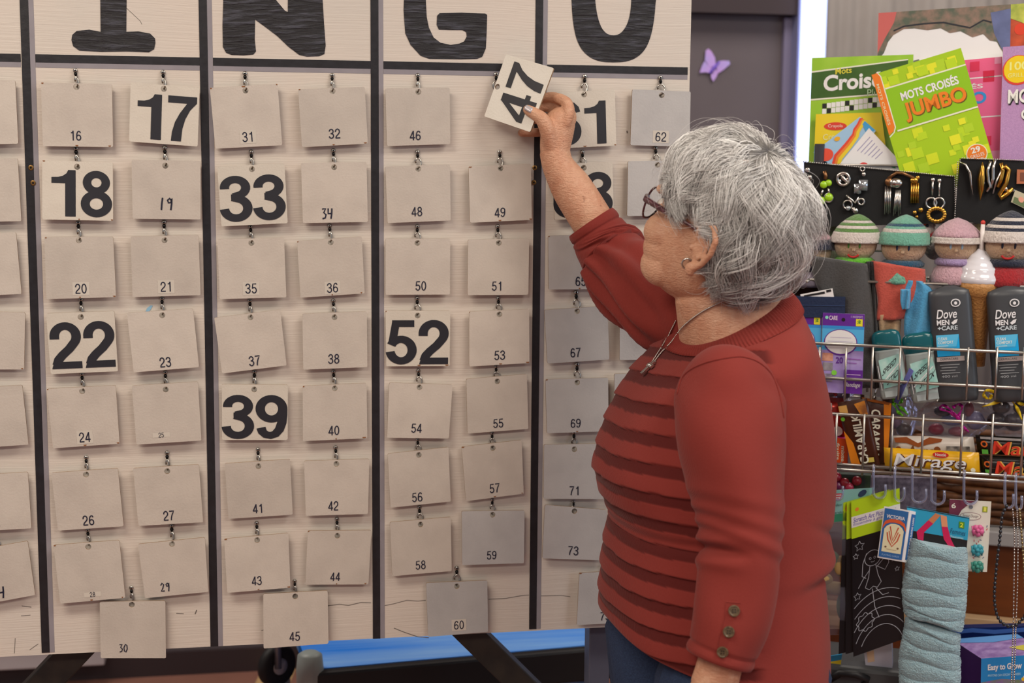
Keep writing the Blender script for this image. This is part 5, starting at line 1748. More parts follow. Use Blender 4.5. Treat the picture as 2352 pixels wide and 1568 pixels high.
# ---------------- jewellery boards
M_velvet = mat('black velvet', '#0d0d0f', 0.95, sheen=.5, bump=.2, bscale=600)
M_gold = mat('gold', '#c99a45', 0.25, metal=1.0); M_crystal = mat('crystal', '#aab0b4', 0.08, metal=.6); M_lime = mat('lime bead', '#9fd01c', 0.15, coat=.6); M_bronze = mat('bronze', '#8a6444', .35, metal=.9)
F1, pad1 = sheet('jewellery_board', 'long black velvet board of earrings, slanted, with silver bead edge', 'display board', [(1846, 372), (2192, 405), (2197, 512), (1846, 522)], -.112, .010, M_velvet)
F2, pad2 = sheet('jewellery_board', 'black velvet board of brooches at the photo\'s right edge', 'display board', [(2204, 364), (2440, 372), (2440, 545), (2193, 505)], -.105, .010, M_velvet)
for pad, pts in ((pad1, [(1846, 371), (2193, 405), (2194, 500)]), (pad2, [(2193, 500), (2200, 372), (2210, 363), (2352, 368)])):
    b = MB()
    for a, c in zip(pts[:-1], pts[1:]):
        n = int(math.hypot(c[0] - a[0], c[1] - a[1]) / 5)
        for k in range(n):
            b.ball(K(a[0] + (c[0] - a[0]) * k / n, a[1] + (c[1] - a[1]) * k / n, -.103 if pad is pad2 else -.110), .0015, None, 6, 4)
    b.build('bead_edging', M_silver, pad, smooth=True)['kind'] = 'stuff'


def jewel(name, label, make, at, off=-.108, cat='earring', group='jewellery on the velvet boards'):
    b = MB(); make(b, off)
    o = b.build(name, None, None, smooth=True, origin=K(at[0], at[1], off)); tag(o, label, cat, group)


def J(b, x, y, r, m, off, ry=None):
    rr_ = r / FPX * 2.5
    b.ball(K(x, y, off + rr_ * .3), (rr_, rr_ * .6, (ry or r) / FPX * 2.5), m, 12, 8, RAX)


def JT(b, pts, r, m, off, closed=False):
    b.tube([K(x, y, off + .001) for x, y in pts], r / FPX * 2.5, m, 6, closed=closed)


def ringpts(x, y, r, n=20):
    return [(x + r * math.cos(2 * math.pi * k / n), y + r * math.sin(2 * math.pi * k / n)) for k in range(n)]


jewel('stud_earrings', 'two tiny silver studs in the velvet board\'s upper corner', lambda b, f: (J(b, 1855, 390, 6, M_silver, f), J(b, 1860, 407, 6, M_silver, f)), (1857, 410))
jewel('bead_earrings', 'lime green bead drop earrings with silver discs', lambda b, f: (JT(b, [(1893, 393), (1897, 403), (1896, 412)], 5, M_bronze, f), J(b, 1892, 424, 9, M_lime, f), J(b, 1903, 420, 8, M_lime, f), JT(b, [(1890, 436), (1886, 448)], 3, M_silver, f), JT(b, [(1902, 432), (1905, 445)], 3, M_silver, f), J(b, 1886, 461, 10, M_lime, f), J(b, 1904, 453, 10, M_lime, f), JT(b, ringpts(1903, 454, 10), 2, M_silver, f, True), J(b, 1871, 447, 7, M_silver, f)), (1895, 470))
jewel('knot_earrings', 'round silver knot earrings on the velvet board', lambda b, f: (JT(b, ringpts(1937, 411, 14), 4, M_silver, f, True), JT(b, ringpts(1941, 405, 8), 3, M_silver, f, True), J(b, 1928, 416, 5, M_silver, f), JT(b, [(1932, 400), (1940, 412), (1947, 420)], 4, M_silver, f)), (1937, 425))
jewel('crystal_earrings', 'square crystal drop earrings hanging from silver hooks', lambda b, f: (JT(b, ringpts(1981, 388, 5), 2, M_silver, f, True), J(b, 1984, 400, 5, M_silver, f), b.box(K(1983, 425, f + .003), (.015, .005, .019), M_crystal, RAX), b.box(K(1970, 433, f + .002), (.012, .005, .017), M_crystal, RAX), J(b, 1972, 440, 6, M_crystal, f)), (1978, 445))
jewel('charm_earrings', 'tangled silver charm earrings low on the velvet board', lambda b, f: (JT(b, ringpts(1947, 470, 10), 2, M_silver, f, True), JT(b, ringpts(1978, 463, 7), 2.5, M_silver, f, True), JT(b, [(1944, 448), (1955, 458), (1964, 466), (1972, 452)], 3, M_silver, f), J(b, 1965, 484, 7, M_silver, f), J(b, 1948, 478, 6, M_crystal, f), J(b, 1960, 480, 5, M_silver, f)), (1960, 490))
jewel('tassel_earrings', 'silver dome earrings with long grey chain tassels', lambda b, f: (J(b, 2058, 420, 16, M_silver, f, 12), J(b, 2042, 418, 10, M_bronze, f), [JT(b, [(2034 + 4 * k, 428), (2032 + 4 * k, 492 - 3 * (k % 2))], 1.6, M_silver, f) for k in range(4)], [JT(b, [(2058 + 2.5 * k, 436), (2052 + 4 * k, 496 - 5 * (k % 3))], 1.6, M_silver, f) for k in range(5)]), (2050, 500))
jewel('wishbone_brooch', 'bent bronze bar brooch above the silver tassels', lambda b, f: JT(b, [(2040, 410), (2060, 396), (2072, 397), (2098, 408)], 4, M_bronze, f), (2068, 410))
jewel('gold_tassel_earrings', 'pair of gold bar tassel earrings on black velvet', lambda b, f: (J(b, 2100, 414, 10, M_gold, f, 7), J(b, 2108, 408, 5, M_gold, f), [JT(b, [(2094 + 5 * k, 420), (2093 + 5 * k, 466)], 2.6, M_gold, f) for k in range(4)]), (2101, 470))
jewel('hoop_earrings', 'silver rod earrings ending in linked rhinestone hoops', lambda b, f: (JT(b, [(2143, 413), (2141, 449)], 2.6, M_silver, f), JT(b, [(2158, 415), (2157, 451)], 2.6, M_silver, f), J(b, 2143, 413, 5, M_silver, f), J(b, 2158, 415, 5, M_silver, f), JT(b, ringpts(2139, 466, 12), 2.6, M_silver, f, True), JT(b, ringpts(2157, 466, 12), 2.6, M_silver, f + .002, True)), (2148, 480))
jewel('twisted_ring', 'twisted gold ring below the rhinestone hoops', lambda b, f: [J(b, 2151 + 19 * math.cos(a), 493 + 15 * math.sin(a), 5, M_gold, f) for a in np.linspace(0, 6.28, 19)[:-1]], (2151, 512), -.104, 'ring')
jewel('gold_studs', 'small scattered gold studs beside the twisted ring', lambda b, f: (J(b, 2115, 482, 6, M_gold, f), J(b, 2101, 488, 5, M_gold, f), J(b, 2106, 498, 4, M_gold, f)), (2107, 500))
jewel('leaf_brooch', 'curved silver leaf brooch, first on the brooch board', lambda b, f: b.tube([K(x, y, f + .003) for x, y in ((2204, 371), (2218, 378), (2228, 396), (2231, 425), (2235, 448))], [.001, .006, .0075, .005, .001], M_silver, 8, flat=(1, .4)), (2225, 450), -.101, 'brooch')
jewel('spindle_brooch', 'amber gold spindle shaped brooch', lambda b, f: (b.tube([K(x, y, f + .004) for x, y in ((2257, 372), (2256, 385), (2253, 410), (2253, 435), (2251, 460))], [.001, .006, .010, .008, .001], M_gold, 10, flat=(1, .5)), J(b, 2256, 420, 6, M_crystal, f + .006)), (2253, 462), -.101, 'brooch')
jewel('twist_brooch', 'twisted rhinestone brooch of two silver strands', lambda b, f: (JT(b, [(2276, 370), (2268, 392), (2270, 415), (2275, 428), (2266, 440)], 4, M_silver, f), JT(b, [(2286, 366), (2281, 388), (2281, 410), (2276, 432)], 4, M_silver, f)), (2274, 442), -.101, 'brooch')
jewel('feather_brooch', 'slim silver and gold feather brooch', lambda b, f: (JT(b, [(2299, 374), (2304, 392), (2300, 412), (2292, 430)], 5, M_gold, f), JT(b, [(2300, 390), (2288, 418), (2281, 445)], 2.5, M_silver, f)), (2293, 445), -.101, 'brooch')
jewel('scroll_brooch', 'matt gold scroll brooch with silver tip', lambda b, f: (JT(b, [(2303, 388), (2310, 382), (2318, 390), (2312, 420), (2295, 446), (2300, 455), (2312, 446), (2326, 432)], 5.5, M_gold, f), J(b, 2310, 434, 5, M_silver, f), J(b, 2327, 437, 4, M_silver, f)), (2308, 458), -.101, 'brooch')
F, o = sheet('square_brooch', 'square copper coloured brooch at the photo\'s edge', 'brooch', [(2336, 389), (2362, 390), (2362, 422), (2335, 422)], -.099, .003, mat('copper enamel', '#b8704e', .4), 'jewellery on the velvet boards')
b = MB(); F.rect(b, .3, .2, .9, .8, C('#6a4030')); b.build('inlay', None, o)
F, o = sheet('picture_brooch', 'small rectangular landscape picture brooch, tilted', 'brooch', [(2332, 436), (2370, 452), (2366, 485), (2322, 464)], -.099, .003, C('#a9a48c', .3), 'jewellery on the velvet boards')
b = MB(); F.rect(b, .08, .5, .95, .95, C('#5c6a48')); F.disc(b, .45, .5, .15, C('#c98f7a'), .0008); b.build('inlay', None, o)

# ---------------- knitted dolls
def knit(name, c, c2=None, sc=260):
    return mat('knit ' + name, c, .95, noise=.5, nscale=sc, color2=c2, bump=.9, bscale=sc * 1.3, sheen=.3, stretch=(1, 1, .6))


M_face = knit('beige', '#c9ab8b', '#b3947a')


def doll(label, x, y, r, off, hat_rows, collar, bodym, eye, smile, hat_h=1.0, lean=0.0, face=True):
    """x y = picture centre of the head, r = head radius in pixels"""
    R_ = r / FPX * 2.53; c = K(x, y, off); u = unit(UPV + RX * lean)
    zs = zof(652, -.07)
    t = thing('knitted_doll', label, 'doll', (c[0], c[1], zs), 'knitted dolls on the rack')
    ax_ = [RX, RN, u]
    h = MB(); h.ball(c, (R_, R_ * .92, R_ * .88), None, 24, 16, ax_); h.build('head', M_face, t, smooth=True)
    for k, (t0, t1, m_) in enumerate(hat_rows):                      # rows of the hat, rim upwards
        prof = []
        for s in np.linspace(t0, t1, 7):
            rad = R_ * 1.14 * max(1 - s ** 1.9, 0.0) ** .72 + .0012
            prof.append((rad * (1 + .012 * math.sin(40 * s)), R_ * (.02 + 1.34 * hat_h * s)))
        hb = MB(); hb.lathe(prof, c + u * R_ * .06, None, 40, ax_, 20, .018); hb.build('hat_row', m_, t, smooth=True)
    cb = MB(); cb.lathe([(R_ * .72, -R_ * .98), (R_ * .92, -R_ * .9), (R_ * .95, -R_ * .76), (R_ * .78, -R_ * .62)], c, None, 36, ax_, 18, .03); cb.build('collar', collar, t, smooth=True)
    bh = max(c[2] - R_ * .8 - zs, R_ * .9)
    bb = MB(); bb.lathe([(R_ * .55, -R_ * .75), (R_ * .95, -R_ * 1.1), (R_ * 1.12, -R_ * 1.5), (R_ * 1.12, -R_ * .8 - bh * .9), (R_ * .95, -R_ * .8 - bh)], c, None, 36, ax_, 18, .02); bb.build('doll_body', bodym, t, smooth=True)
    if face:
        for s in (-1, 1):
            e = MB(); e.ball(c + RX * s * R_ * .25 + RN * R_ * .87 + u * R_ * -.02, (R_ * .055, R_ * .04, R_ * .15), None, 10, 8, ax_); e.build('eye', eye, t, smooth=True)
        n = MB(); n.ball(c + RN * R_ * .93 - u * R_ * .22, (R_ * .09, R_ * .06, R_ * .09), None, 10, 8, ax_); n.build('nose', M_face, t, smooth=True)
        if smile:
            P_ = [c + RX * R_ * .24 * math.cos(a) + RN * R_ * (.84 - .02 * math.sin(a)) + u * R_ * (-.42 + .16 * math.sin(a)) for a in np.linspace(math.pi * 1.05, math.pi * 1.95, 9)]
            MB().tube(P_, R_ * .05, None, 6).build('mouth', mat('red yarn', '#b02a2a', .9), t, smooth=True)


kw, kg, kt, kn, kp, kl, kdt, kr, klg = knit('white', '#d6cdc6'), knit('green', '#5f8c46'), knit('teal', '#6fae98'), knit('navy', '#1d2338'), knit('pink', '#c9a3ae'), knit('lilac', '#a48fbb'), knit('petrol', '#1f4d69'), knit('red', '#a11f26'), knit('lime', '#63b82c')
doll('knitted doll in white and green striped hat and lime collar', 1965, 560, 49, -.068, [(0, .38, kw), (.38, .5, kg), (.5, .6, kw), (.6, .7, kg), (.7, .78, kw), (.78, 1, kg)], klg, klg, mat('green eye', '#4f8a35', .5), True, 1.0, .06)
doll('knitted doll in teal striped hat with petrol blue collar', 2076, 565, 51, -.068, [(0, .42, kt), (.42, .54, kw), (.54, .62, kt), (.62, .70, kdt), (.70, 1, kt)], kdt, kt, mat('navy eye', '#2c3550', .5), False, 1.0, .04)
doll('knitted doll in pale pink hat and lilac collar', 2197, 562, 49, -.068, [(0, .25, kw), (.25, 1, kp)], kl, kp, mat('pale blue eye', '#9ec0d6', .5), False, .88)
doll('knitted doll in white and navy striped hat with red body', 2316, 560, 53, -.066, [(0, .36, kw), (.36, .46, kn), (.46, .56, kw), (.56, .68, kn), (.68, .78, kw), (.78, 1, kn)], kn, kr, mat('dark eye', '#23263a', .5), True, 1.0, .05)
doll('knitted doll in pink and navy hat half behind the woman\'s hair', 1862, 575, 49, -.068, [(0, .45, kn), (.45, 1, kp)], kn, knit('striped', '#8f8795', '#2a2d45', 60), mat('dark eye', '#23263a', .5), False, .8, 0, False)


def blob(name, label, cat, x, y, rx, ry, off, m, depth=.03, group=None):
    b = MB(); b.ball(K(x, y, off), (rx / FPX * 2.55, depth, ry / FPX * 2.55), None, 24, 16, RAX)
    o = b.build(name, m, None, smooth=True, origin=K(x, y + ry, off)); tag(o, label, cat, group); return o


F, o = sheet('knitted_pouch', 'sage green knitted pouch with small flowers behind the dolls', 'pouch', [(1868, 474), (1936, 472), (1940, 600), (1866, 600)], -.150, .015, knit('sage', '#8a927a', '#6b755f', 150))
b = MB(); F.disc(b, .3, .24, .08, C('#c9463f')); F.disc(b, .55, .2, .07, C('#d9b648'), .0009); F.disc(b, .7, .3, .06, C('#b58fa8'), .0009); b.build('flower', None, o)
o = blob('knitted_goose', 'small white knitted bird with red scarf between two dolls', 'toy', 2128, 532, 20, 34, -.150, kw)
b = MB(); b.ball(K(2124, 512, -.125), (.006, .006, .005), mat('orange beak', '#d0563a', .6), 10, 6, RAX); b.tube([K(2128, 548, -.124), K(2140, 542, -.124), K(2148, 536, -.128)], .005, kr, 8); b.ball(K(2130, 518, -.122), .003, kn, 8, 6); b.build('trim_pieces', None, o, smooth=True)
blob('knitted_ball', 'grey knitted toy between the teal and pink dolls', 'toy', 2147, 565, 26, 32, -.150, knit('grey', '#8d8884'))
blob('knitted_hat', 'pale yellow knitted piece behind the striped hat doll', 'toy', 2262, 520, 26, 32, -.150, knit('straw', '#c9bd84'))


# ---------------- cloth goods tucked in the upper basket
def cloth(name, label, cat, rows, off, m, th=.012, group=None, amp=.004, child=None):
    """draped piece: rows of (left px, right px, y left, y right); a closed loft with soft folds"""
    rings = []
    T = list(range(len(rows)))
    for t in np.linspace(0, len(rows) - 1, 5 * len(rows)):
        xl, xr, yl, yr = catmull(T, rows, [t])[0]; a, c = K(xl, yl, off), K(xr, yr, off); ring = []
        n = 20
        for j in range(n):
            s = j / (n - 1); ring.append(a + (c - a) * s + RN * (th * math.sin(math.pi * min(max(s, .0), 1)) ** .4 + amp * math.sin(9 * s + t)))
        for j in range(n):
            s = 1 - j / (n - 1); ring.append(a + (c - a) * s - RN * th * math.sin(math.pi * s) ** .4)
        rings.append(ring)
    b = MB(); b.rings(rings); xl, xr, yl, yr = rows[-1]
    o = b.build(name, m, None, smooth=True, origin=K((xl + xr) / 2, (yl + yr) / 2, off)); tag(o, label, cat, group); return o


fel = lambda n, c: mat('felt ' + n, c, .95, noise=.4, nscale=200, bump=.35, bscale=350, sheen=.3)
cloth('grey_sock', 'charcoal grey sock standing in the basket below the dolls', 'sock', [(1862, 1992, 587, 606), (1870, 1997, 640, 640), (1890, 2003, 690, 690), (1905, 2008, 760, 760), (1908, 2008, 890, 890)], -.030, fel('charcoal', '#4a4a4a'))
cloth('black_sock', 'thin black sock edge between grey and coral socks', 'sock', [(1990, 2010, 600, 600), (1994, 2014, 680, 680), (2000, 2020, 780, 780), (2000, 2020, 890, 890)], -.045, fel('black', '#151417'))
cloth('coral_sock', 'coral red sock with beige toe in the upper basket', 'sock', [(2002, 2125, 598, 618), (2008, 2126, 640, 650), (2016, 2118, 690, 690), (2012, 2090, 735, 730)], -.038, fel('coral', '#c2574a'))
cloth('beige_sock', 'beige sock end under the coral sock', 'sock', [(2014, 2072, 722, 718), (2020, 2068, 760, 760), (2022, 2066, 800, 800), (2022, 2066, 890, 890)], -.045, fel('beige', '#b99a78'))
cloth('blue_sock', 'sky blue folded sock leaning on the grey bottle', 'sock', [(2084, 2118, 642, 645), (2076, 2142, 665, 668), (2078, 2140, 710, 710), (2076, 2140, 750, 750), (2078, 2138, 775, 775), (2080, 2136, 800, 800)], -.034, fel('sky', '#4d9ac6'))
o = cloth('sock_cuff', 'rolled sky blue sock cuff beside the coral sock', 'sock', [(2068, 2092, 664, 664), (2068, 2092, 690, 688), (2072, 2090, 710, 708)], -.018, fel('sky', '#4d9ac6'), .010)
F, o = sheet('wallet', 'dark navy folded wallet behind the purple packets', 'wallet', [(1824, 680), (1941, 682), (1940, 730), (1824, 728)], -.009, .008, mat('navy leather', '#1c2d4d', .55, bump=.2, bscale=200))
b = MB(); F.line(b, [(0, .45), (1, .45)], .012, C('#121d33'), .0006); F.line(b, [(0, .42), (1, .42)], .008, C('#2f456b'), .0008); b.build('fold_line', None, o)
F, o = sheet('ticket', 'white printed ticket tucked into the navy wallet', 'ticket', [(1838, 676), (1912, 662), (1916, 684), (1842, 690)], -.010, .001, WHITE)
b = MB(); F.line(b, [(.1, .35), (.75, .3)], .05, BLK); F.line(b, [(.8, .2), (.95, .18)], .05, BLK); b.build('ticket_print', None, o)
cloth('brown_bag', 'dark brown cloth bag deep in the rack behind the woman', 'bag', [(1812, 1882, 648, 650), (1806, 1884, 690, 690), (1806, 1884, 760, 760), (1808, 1882, 880, 880)], -.110, fel('umber', '#3a2a22'))

# ---------------- bandage packets
M_purple = C('#5a2a86', .35)
for i, (pts, lab) in enumerate(([[(1890, 718), (1986, 722), (1980, 905), (1884, 900)], 'purple and blue bandage packet with white oval, in full view'], [[(1800, 714), (1888, 718), (1882, 900), (1796, 896)], 'purple bandage packet half hidden by the woman\'s shoulder'])):
    F, o = sheet('bandage_packet', lab, 'packet', pts, -.008 - .004 * i, .004, C('#8d7bb8', .3, noise=.4, nscale=40, color2='#b9aed2'), 'purple bandage packets')
    b = MB(); F.rect(b, 0, 0, 1, .155, M_purple); F.rect(b, 0, .155, 1, .46, C('#4c9ecb', .3)); F.rect(b, 0, .155, 1, .19, C('#2f7fc0'), .0008); F.disc(b, .45, .36, .40, M_purple, .0009, 28, .165); F.disc(b, .45, .355, .375, C('#dcd6dc', .3), .0012, 28, .15)
    F.disc(b, .5, .075, .045, BLK, .0010); F.text(b, 'CARE', .16, .03, .36, .085, C('#cdbfe0'), .0010, .02); F.disc(b, .10, .055, .04, C('#7fc9b0'), .0009); F.text(b, '11 PANSEMENTS', .68, .02, .96, .05, C('#b9a7d6'), .0009); F.rect(b, .80, .06, .96, .15, C('#c9c22e'), .0010); F.text(b, '$', .84, .075, .92, .135, C('#2c7a35'), .0013, .03)
    F.line(b, [(.2, .30), (.7, .30)], .010, C('#a89cb8'), .0014); F.line(b, [(.14, .35), (.74, .35)], .010, C('#a89cb8'), .0014); F.line(b, [(.16, .40), (.72, .40)], .010, C('#a89cb8'), .0014)
    F.rect(b, .02, .50, .28, .60, C('#a8705e', .4, noise=.8, nscale=90, color2='#d9a08a')); F.rect(b, .04, .62, .28, .72, C('#8e8a92', .4, noise=.8, nscale=90)); F.text(b, '20', .35, .545, .52, .625, M_purple, .0010, .02); F.line(b, [(.58, .56), (.95, .565)], .025, C('#8c5aa6'), .001); F.line(b, [(.58, .61), (.85, .615)], .02, C('#8c5aa6'), .001)
    F.rect(b, .55, .70, 1, 1, M_purple, .0008); F.disc(b, .32, .745, .065, C('#79c043'), .0012); F.rect(b, .02, .76, .28, .86, C('#6c6474', .4, noise=.8, nscale=90, color2='#b4a9b8')); F.line(b, [(.62, .76), (.95, .76)], .015, C('#c7aee0'), .0011); F.line(b, [(.62, .80), (.9, .80)], .015, C('#c7aee0'), .0011); F.text(b, 'Bandage', .58, .86, .95, .93, C('#d9cdea'), .0011, .01, .3)
    b.build('packet_print', None, o)

# ---------------- toiletries
def bottle(name, label, cat, xc_top, y_top, xc_bot, y_bot, wpx, off, prof, m, group=None, depth=.55, top_m=None, split=None):
    """flattened bottle; prof = [(t from top, half width factor)]; returns thing and front frame"""
    a, c = K(xc_top, y_top, off), K(xc_bot, y_bot, off)
    u = unit(a - c); L = np.linalg.norm(a - c); s = unit(np.cross(u, RN)); s = s if np.dot(s, RX) > 0 else -s; nn = unit(np.cross(s, u)); nn = nn if np.dot(nn, RN) > 0 else -nn
    w = wpx / 2 / FPX * np.dot(a - CAM, RC[2])
    t = thing(name, label, cat, c, group)

    def part(nm, pr, mt):
        b = MB(); rings = []
        T = [p[0] for p in pr]; X = [[p[1]] for p in pr]
        for tt in np.linspace(T[0], T[-1], 24):
            k = catmull(T, X, [tt])[0][0]; e = 2 / 3.0; ring = []
            for j in range(36):
                th = 2 * math.pi * j / 36; ct, st = math.cos(th), math.sin(th)
                ring.append(a - u * L * tt + s * w * k * math.copysign(abs(ct) ** e, ct) + nn * w * k ** .5 * depth * math.copysign(abs(st) ** e, st))
            rings.append(ring)
        b.rings(rings); return b.build(nm, mt, t, smooth=True)
    if split is None:
        part('bottle_body', prof, m)
    else:
        part('cap', [p for p in prof if p[0] <= split], top_m); part('bottle_body', [p for p in prof if p[0] >= split], m)
    q = [a - s * w + nn * (w * depth + .0006), a + s * w + nn * (w * depth + .0006), c + s * w + nn * (w * depth + .0006), c - s * w + nn * (w * depth + .0006)]
    return t, Face(q)


M_grey = mat('gunmetal plastic', '#45484c', .35); M_cy = C('#2a8fc0', .35); M_lt = C('#c9cbcd', .3)
for i, (dx, lab) in enumerate(((0, 'grey body wash bottle standing left of the toy ice cream cone'), (134, 'grey body wash bottle at the photo\'s right edge'))):
    t, F = bottle('body_wash_bottle', lab, 'bottle', 2179 + dx, 655, 2198 + dx, 918, 98, -.030, [(0, .20), (.008, .55), (.03, .88), (.07, .96), (.3, .97), (.7, 1), (.95, 1), (1, .94)], M_grey, 'grey body wash bottles')
    b = MB(); F.disc(b, .63, .145, .11, M_lt, ry=.035); F.disc(b, .63, .145, .085, M_grey, .0010, ry=.026); F.disc(b, .63, .147, .035, M_lt, .0013, ry=.014)
    F.text(b, 'Dove', .18, .195, .64, .275, M_lt, .0012, .012, .25); F.text(b, 'MEN', .18, .285, .46, .330, M_lt, .0012, .025); F.text(b, '+CARE', .19, .338, .64, .375, C('#a9b4ba'), .0012, .03)
    F.poly(b, [(.50, .315), (.58, .290), (.65, .285), (.62, .315), (.54, .332)], M_lt, .0012)
    F.rect(b, .14, .415, .65, .60, M_cy, .0010); F.poly(b, [(.14, .415), (.65, .415), (.58, .52), (.14, .52)], C('#4fa6cc', .35), .0012); F.poly(b, [(.65, .415), (.65, .6), (.14, .6), (.14, .54), (.58, .53)], C('#1496cf', .35), .0011)
    F.text(b, 'CLEAN', .17, .435, .38, .46, C('#bfe0ee'), .0015, .02); F.text(b, 'COMFORT', .17, .468, .52, .493, C('#bfe0ee'), .0015, .02); F.line(b, [(.17, .51), (.4, .51)], .012, C('#bfe0ee'), .0015)
    F.rect(b, .12, .605, .74, .645, C('#a39a98', .4), .0011); F.text(b, 'DERMACARE', .2, .615, .6, .634, M_grey, .0014)
    for k in range(4):
        F.line(b, [(.18 + .03 * (k % 2), .675 + k * .024), (.62 - .05 * (k % 3), .675 + k * .024)], .014, C('#8f9396'), .0011)
    F.text(b, '400 ml', .2, .765, .55, .785, C('#8f9396'), .0012)
    b.build('bottle_print', None, t)
M_teal = mat('teal cap plastic', '#0f5a63', .2, coat=.4); M_clear = mat('milky plastic', '#a9b6b4', .25); M_gn = C('#7fb5ac', .3, noise=.7, nscale=60, color2='#b9cfc9')
for i, (xt, yt, xb_, yb, w, lab) in enumerate(((2032, 757, 2056, 912, 66, 'deodorant stick with teal cap, left of the pair'), (2106, 763, 2132, 920, 74, 'deodorant stick with teal cap, tilted against the grey bottle'))):
    t, F = bottle('deodorant_stick', lab, 'deodorant', xt, yt, xb_, yb, w, -.022 - .004 * i, [(0, .45), (.02, .75), (.07, .95), (.2, 1.0), (.285, .97), (.30, .90), (.36, .92), (.9, .95), (1, .9)], M_clear, 'teal capped deodorants', .5, M_teal, .285)
    b = MB(); F.poly(b, [(.15, .42), (.85, .36), (.9, .80), (.2, .84)], M_gn, .0010)
    for s_, v in (('SPEED', .66), ('STICK', .80)):
        gg, ff, _ = glyphs(s_, .015)
        b.add([F.pt(.28 + .50 * x - .09 * (1 - y) + (.12 if s_ == 'STICK' else 0), v - .16 * x - .115 * y * .9, .0014) for x, y in gg], ff, C('#2a2f33'))
    F.line(b, [(.16, .76), (.82, .50)], .03, C('#e6ece8'), .0012); F.line(b, [(.1, .5), (.12, .86)], .02, C('#dfe5e3'), .0012)
    F.rect(b, .2, .88, .85, .97, C('#9aa6a6'), .0008)
    b.build('stick_print', None, t)
b = MB(); b.tube([K(2094, 848, -.004), K(2075, 885, -.004), K(2058, 925, -.004)], .0085, None, 12, flat=(1, .12)); o = b.build('nail_file', mat('violet emery', '#5a5c9c', .7, noise=.4, nscale=300), None, smooth=True, origin=K(2058, 925, -.004)); tag(o, 'violet nail file standing between the deodorant sticks', 'nail file')

# toy ice cream cone
c0 = K(2248, 650, -.052); s_ = 2.5 / FPX
t = thing('toy_ice_cream', 'plastic soft-serve ice cream cone with white swirl', 'toy', K(2248, 880, -.055))
rings = []
for k in range(150):
    f = k / 149; a = f * 2 * math.pi * 3.6; R0 = 42 * (1 - f) ** .75 + 4; h = 4 + 74 * f
    rings.append(None)
prof = []
for zz, rr_ in ((0, 44), (4, 51), (14, 53), (22, 47), (24, 44), (32, 44), (38, 42), (42, 35), (46, 35), (52, 32), (56, 24), (60, 24), (66, 20), (70, 12), (76, 11), (82, 7), (85, 1)):
    prof.append((rr_ * s_, zz * s_))
b = MB(); rings = []
for r_, h in prof:
    rings.append([c0 + RX * (r_ * math.cos(2 * math.pi * j / 40)) + RN * (r_ * math.sin(2 * math.pi * j / 40)) + UPV * (h + (j / 40) * 9 * s_ * (1 if 0 < h < 75 * s_ else 0) - 4 * s_) for j in range(40)])
b.rings(rings); sw_ = b.build('swirl', mat('white gloss plastic', '#d9d8de', .15, coat=.5), t, smooth=True); sm_ = sw_.modifiers.new('s', 'SMOOTH'); sm_.factor = .5; sm_.iterations = 3
b = MB(); b.lathe([(49 * s_, 2 * s_), (50 * s_, -8 * s_), (46 * s_, -22 * s_), (40 * s_, -30 * s_), (34 * s_, -36 * s_), (30 * s_, -60 * s_), (28 * s_, -62 * s_), (22 * s_, -190 * s_)], c0, None, 36, [RX, RN, UPV], 18, .012); b.build('cone', mat('wafer plastic', '#b9874e', .45, bump=.5, bscale=220, noise=.4, nscale=150), t, smooth=True)
MB().tube([K(2252, 600, -.05), K(2258, 515, -.05)], 5 * s_, None, 10).build('straw', mat('white straw', '#ddd6d2', .3), t, smooth=True)
b = MB(); b.ball(K(2258, 511, -.05), 5.5 * s_, None, 10, 6); b.build('straw_tip', mat('red tip', '#c9413a', .4), t, smooth=True)
# ---------------- sweets in the lower basket
def wrapper(name, label, cat, pts, off, t, m, group=None, puff=.006, crimp=True):
    """pillow wrapper: quad front bulging, crimped ends; returns Face on its crest and the object"""
    F = Face(KQ(pts, off)); b = MB(); nu, nv = 22, 8
    for sgn in (1, -1):
        P = []
        for i in range(nv + 1):
            row = []
            for j in range(nu + 1):
                u, v = j / nu, i / nv
                e = smoothstep(0, .10, u) * smoothstep(0, .10, 1 - u) if crimp else math.sin(math.pi * min(max(u, .02), .98)) ** .3
                h = puff * (math.sin(math.pi * v) ** .45) * e + .0007 * math.sin(60 * u) * (1 - e)
                row.append(F.pt(u, v, h * sgn))
            P.append(row)
        b.grid(P, m, flip=(sgn < 0))
    o = b.build(name, None, None, smooth=True, origin=F.pt(.5, 1)); tag(o, label, cat, group)
    G = Face([p + F.n * (puff + .0004) for p in F.q])
    return G, o


brown = mat('chocolate wrapper', '#4a2413', .28, noise=.4, nscale=30); orng = C('#c9761c', .28); yel = mat('yellow wrapper', '#e6ae14', .25, noise=.3, nscale=25, color2='#f2c43c'); cream = C('#d8cdbb', .3)
blackw = mat('black wrapper', '#17130f', .2, noise=.3, nscale=40)
G, o = wrapper('chocolate_bar', 'brown chocolate bar with orange side standing behind another, letters downwards', 'chocolate bar', [(1976, 905), (2050, 916), (2040, 1068), (1978, 1062)], -.040, .012, brown, 'caramel chocolate bars', .007)
b = MB(); G.poly(b, [(.74, .04), (.98, .06), (.97, .97), (.85, .95)], orng, .0004); G.poly(b, [(.05, .03), (.95, .05), (.9, .09), (.1, .07)], C('#8a4a12', .3), .0005); G.vtext(b, 'CARAMILK', .36, .18, .66, .93, cream, .0008, .02, True); b.build('wrapper_print', None, o)
G, o = wrapper('chocolate_bar', 'brown chocolate bar with orange side, front one, letters reading upwards', 'chocolate bar', [(1923, 924), (1991, 914), (2022, 1068), (1957, 1074)], -.022, .012, brown, 'caramel chocolate bars', .007)
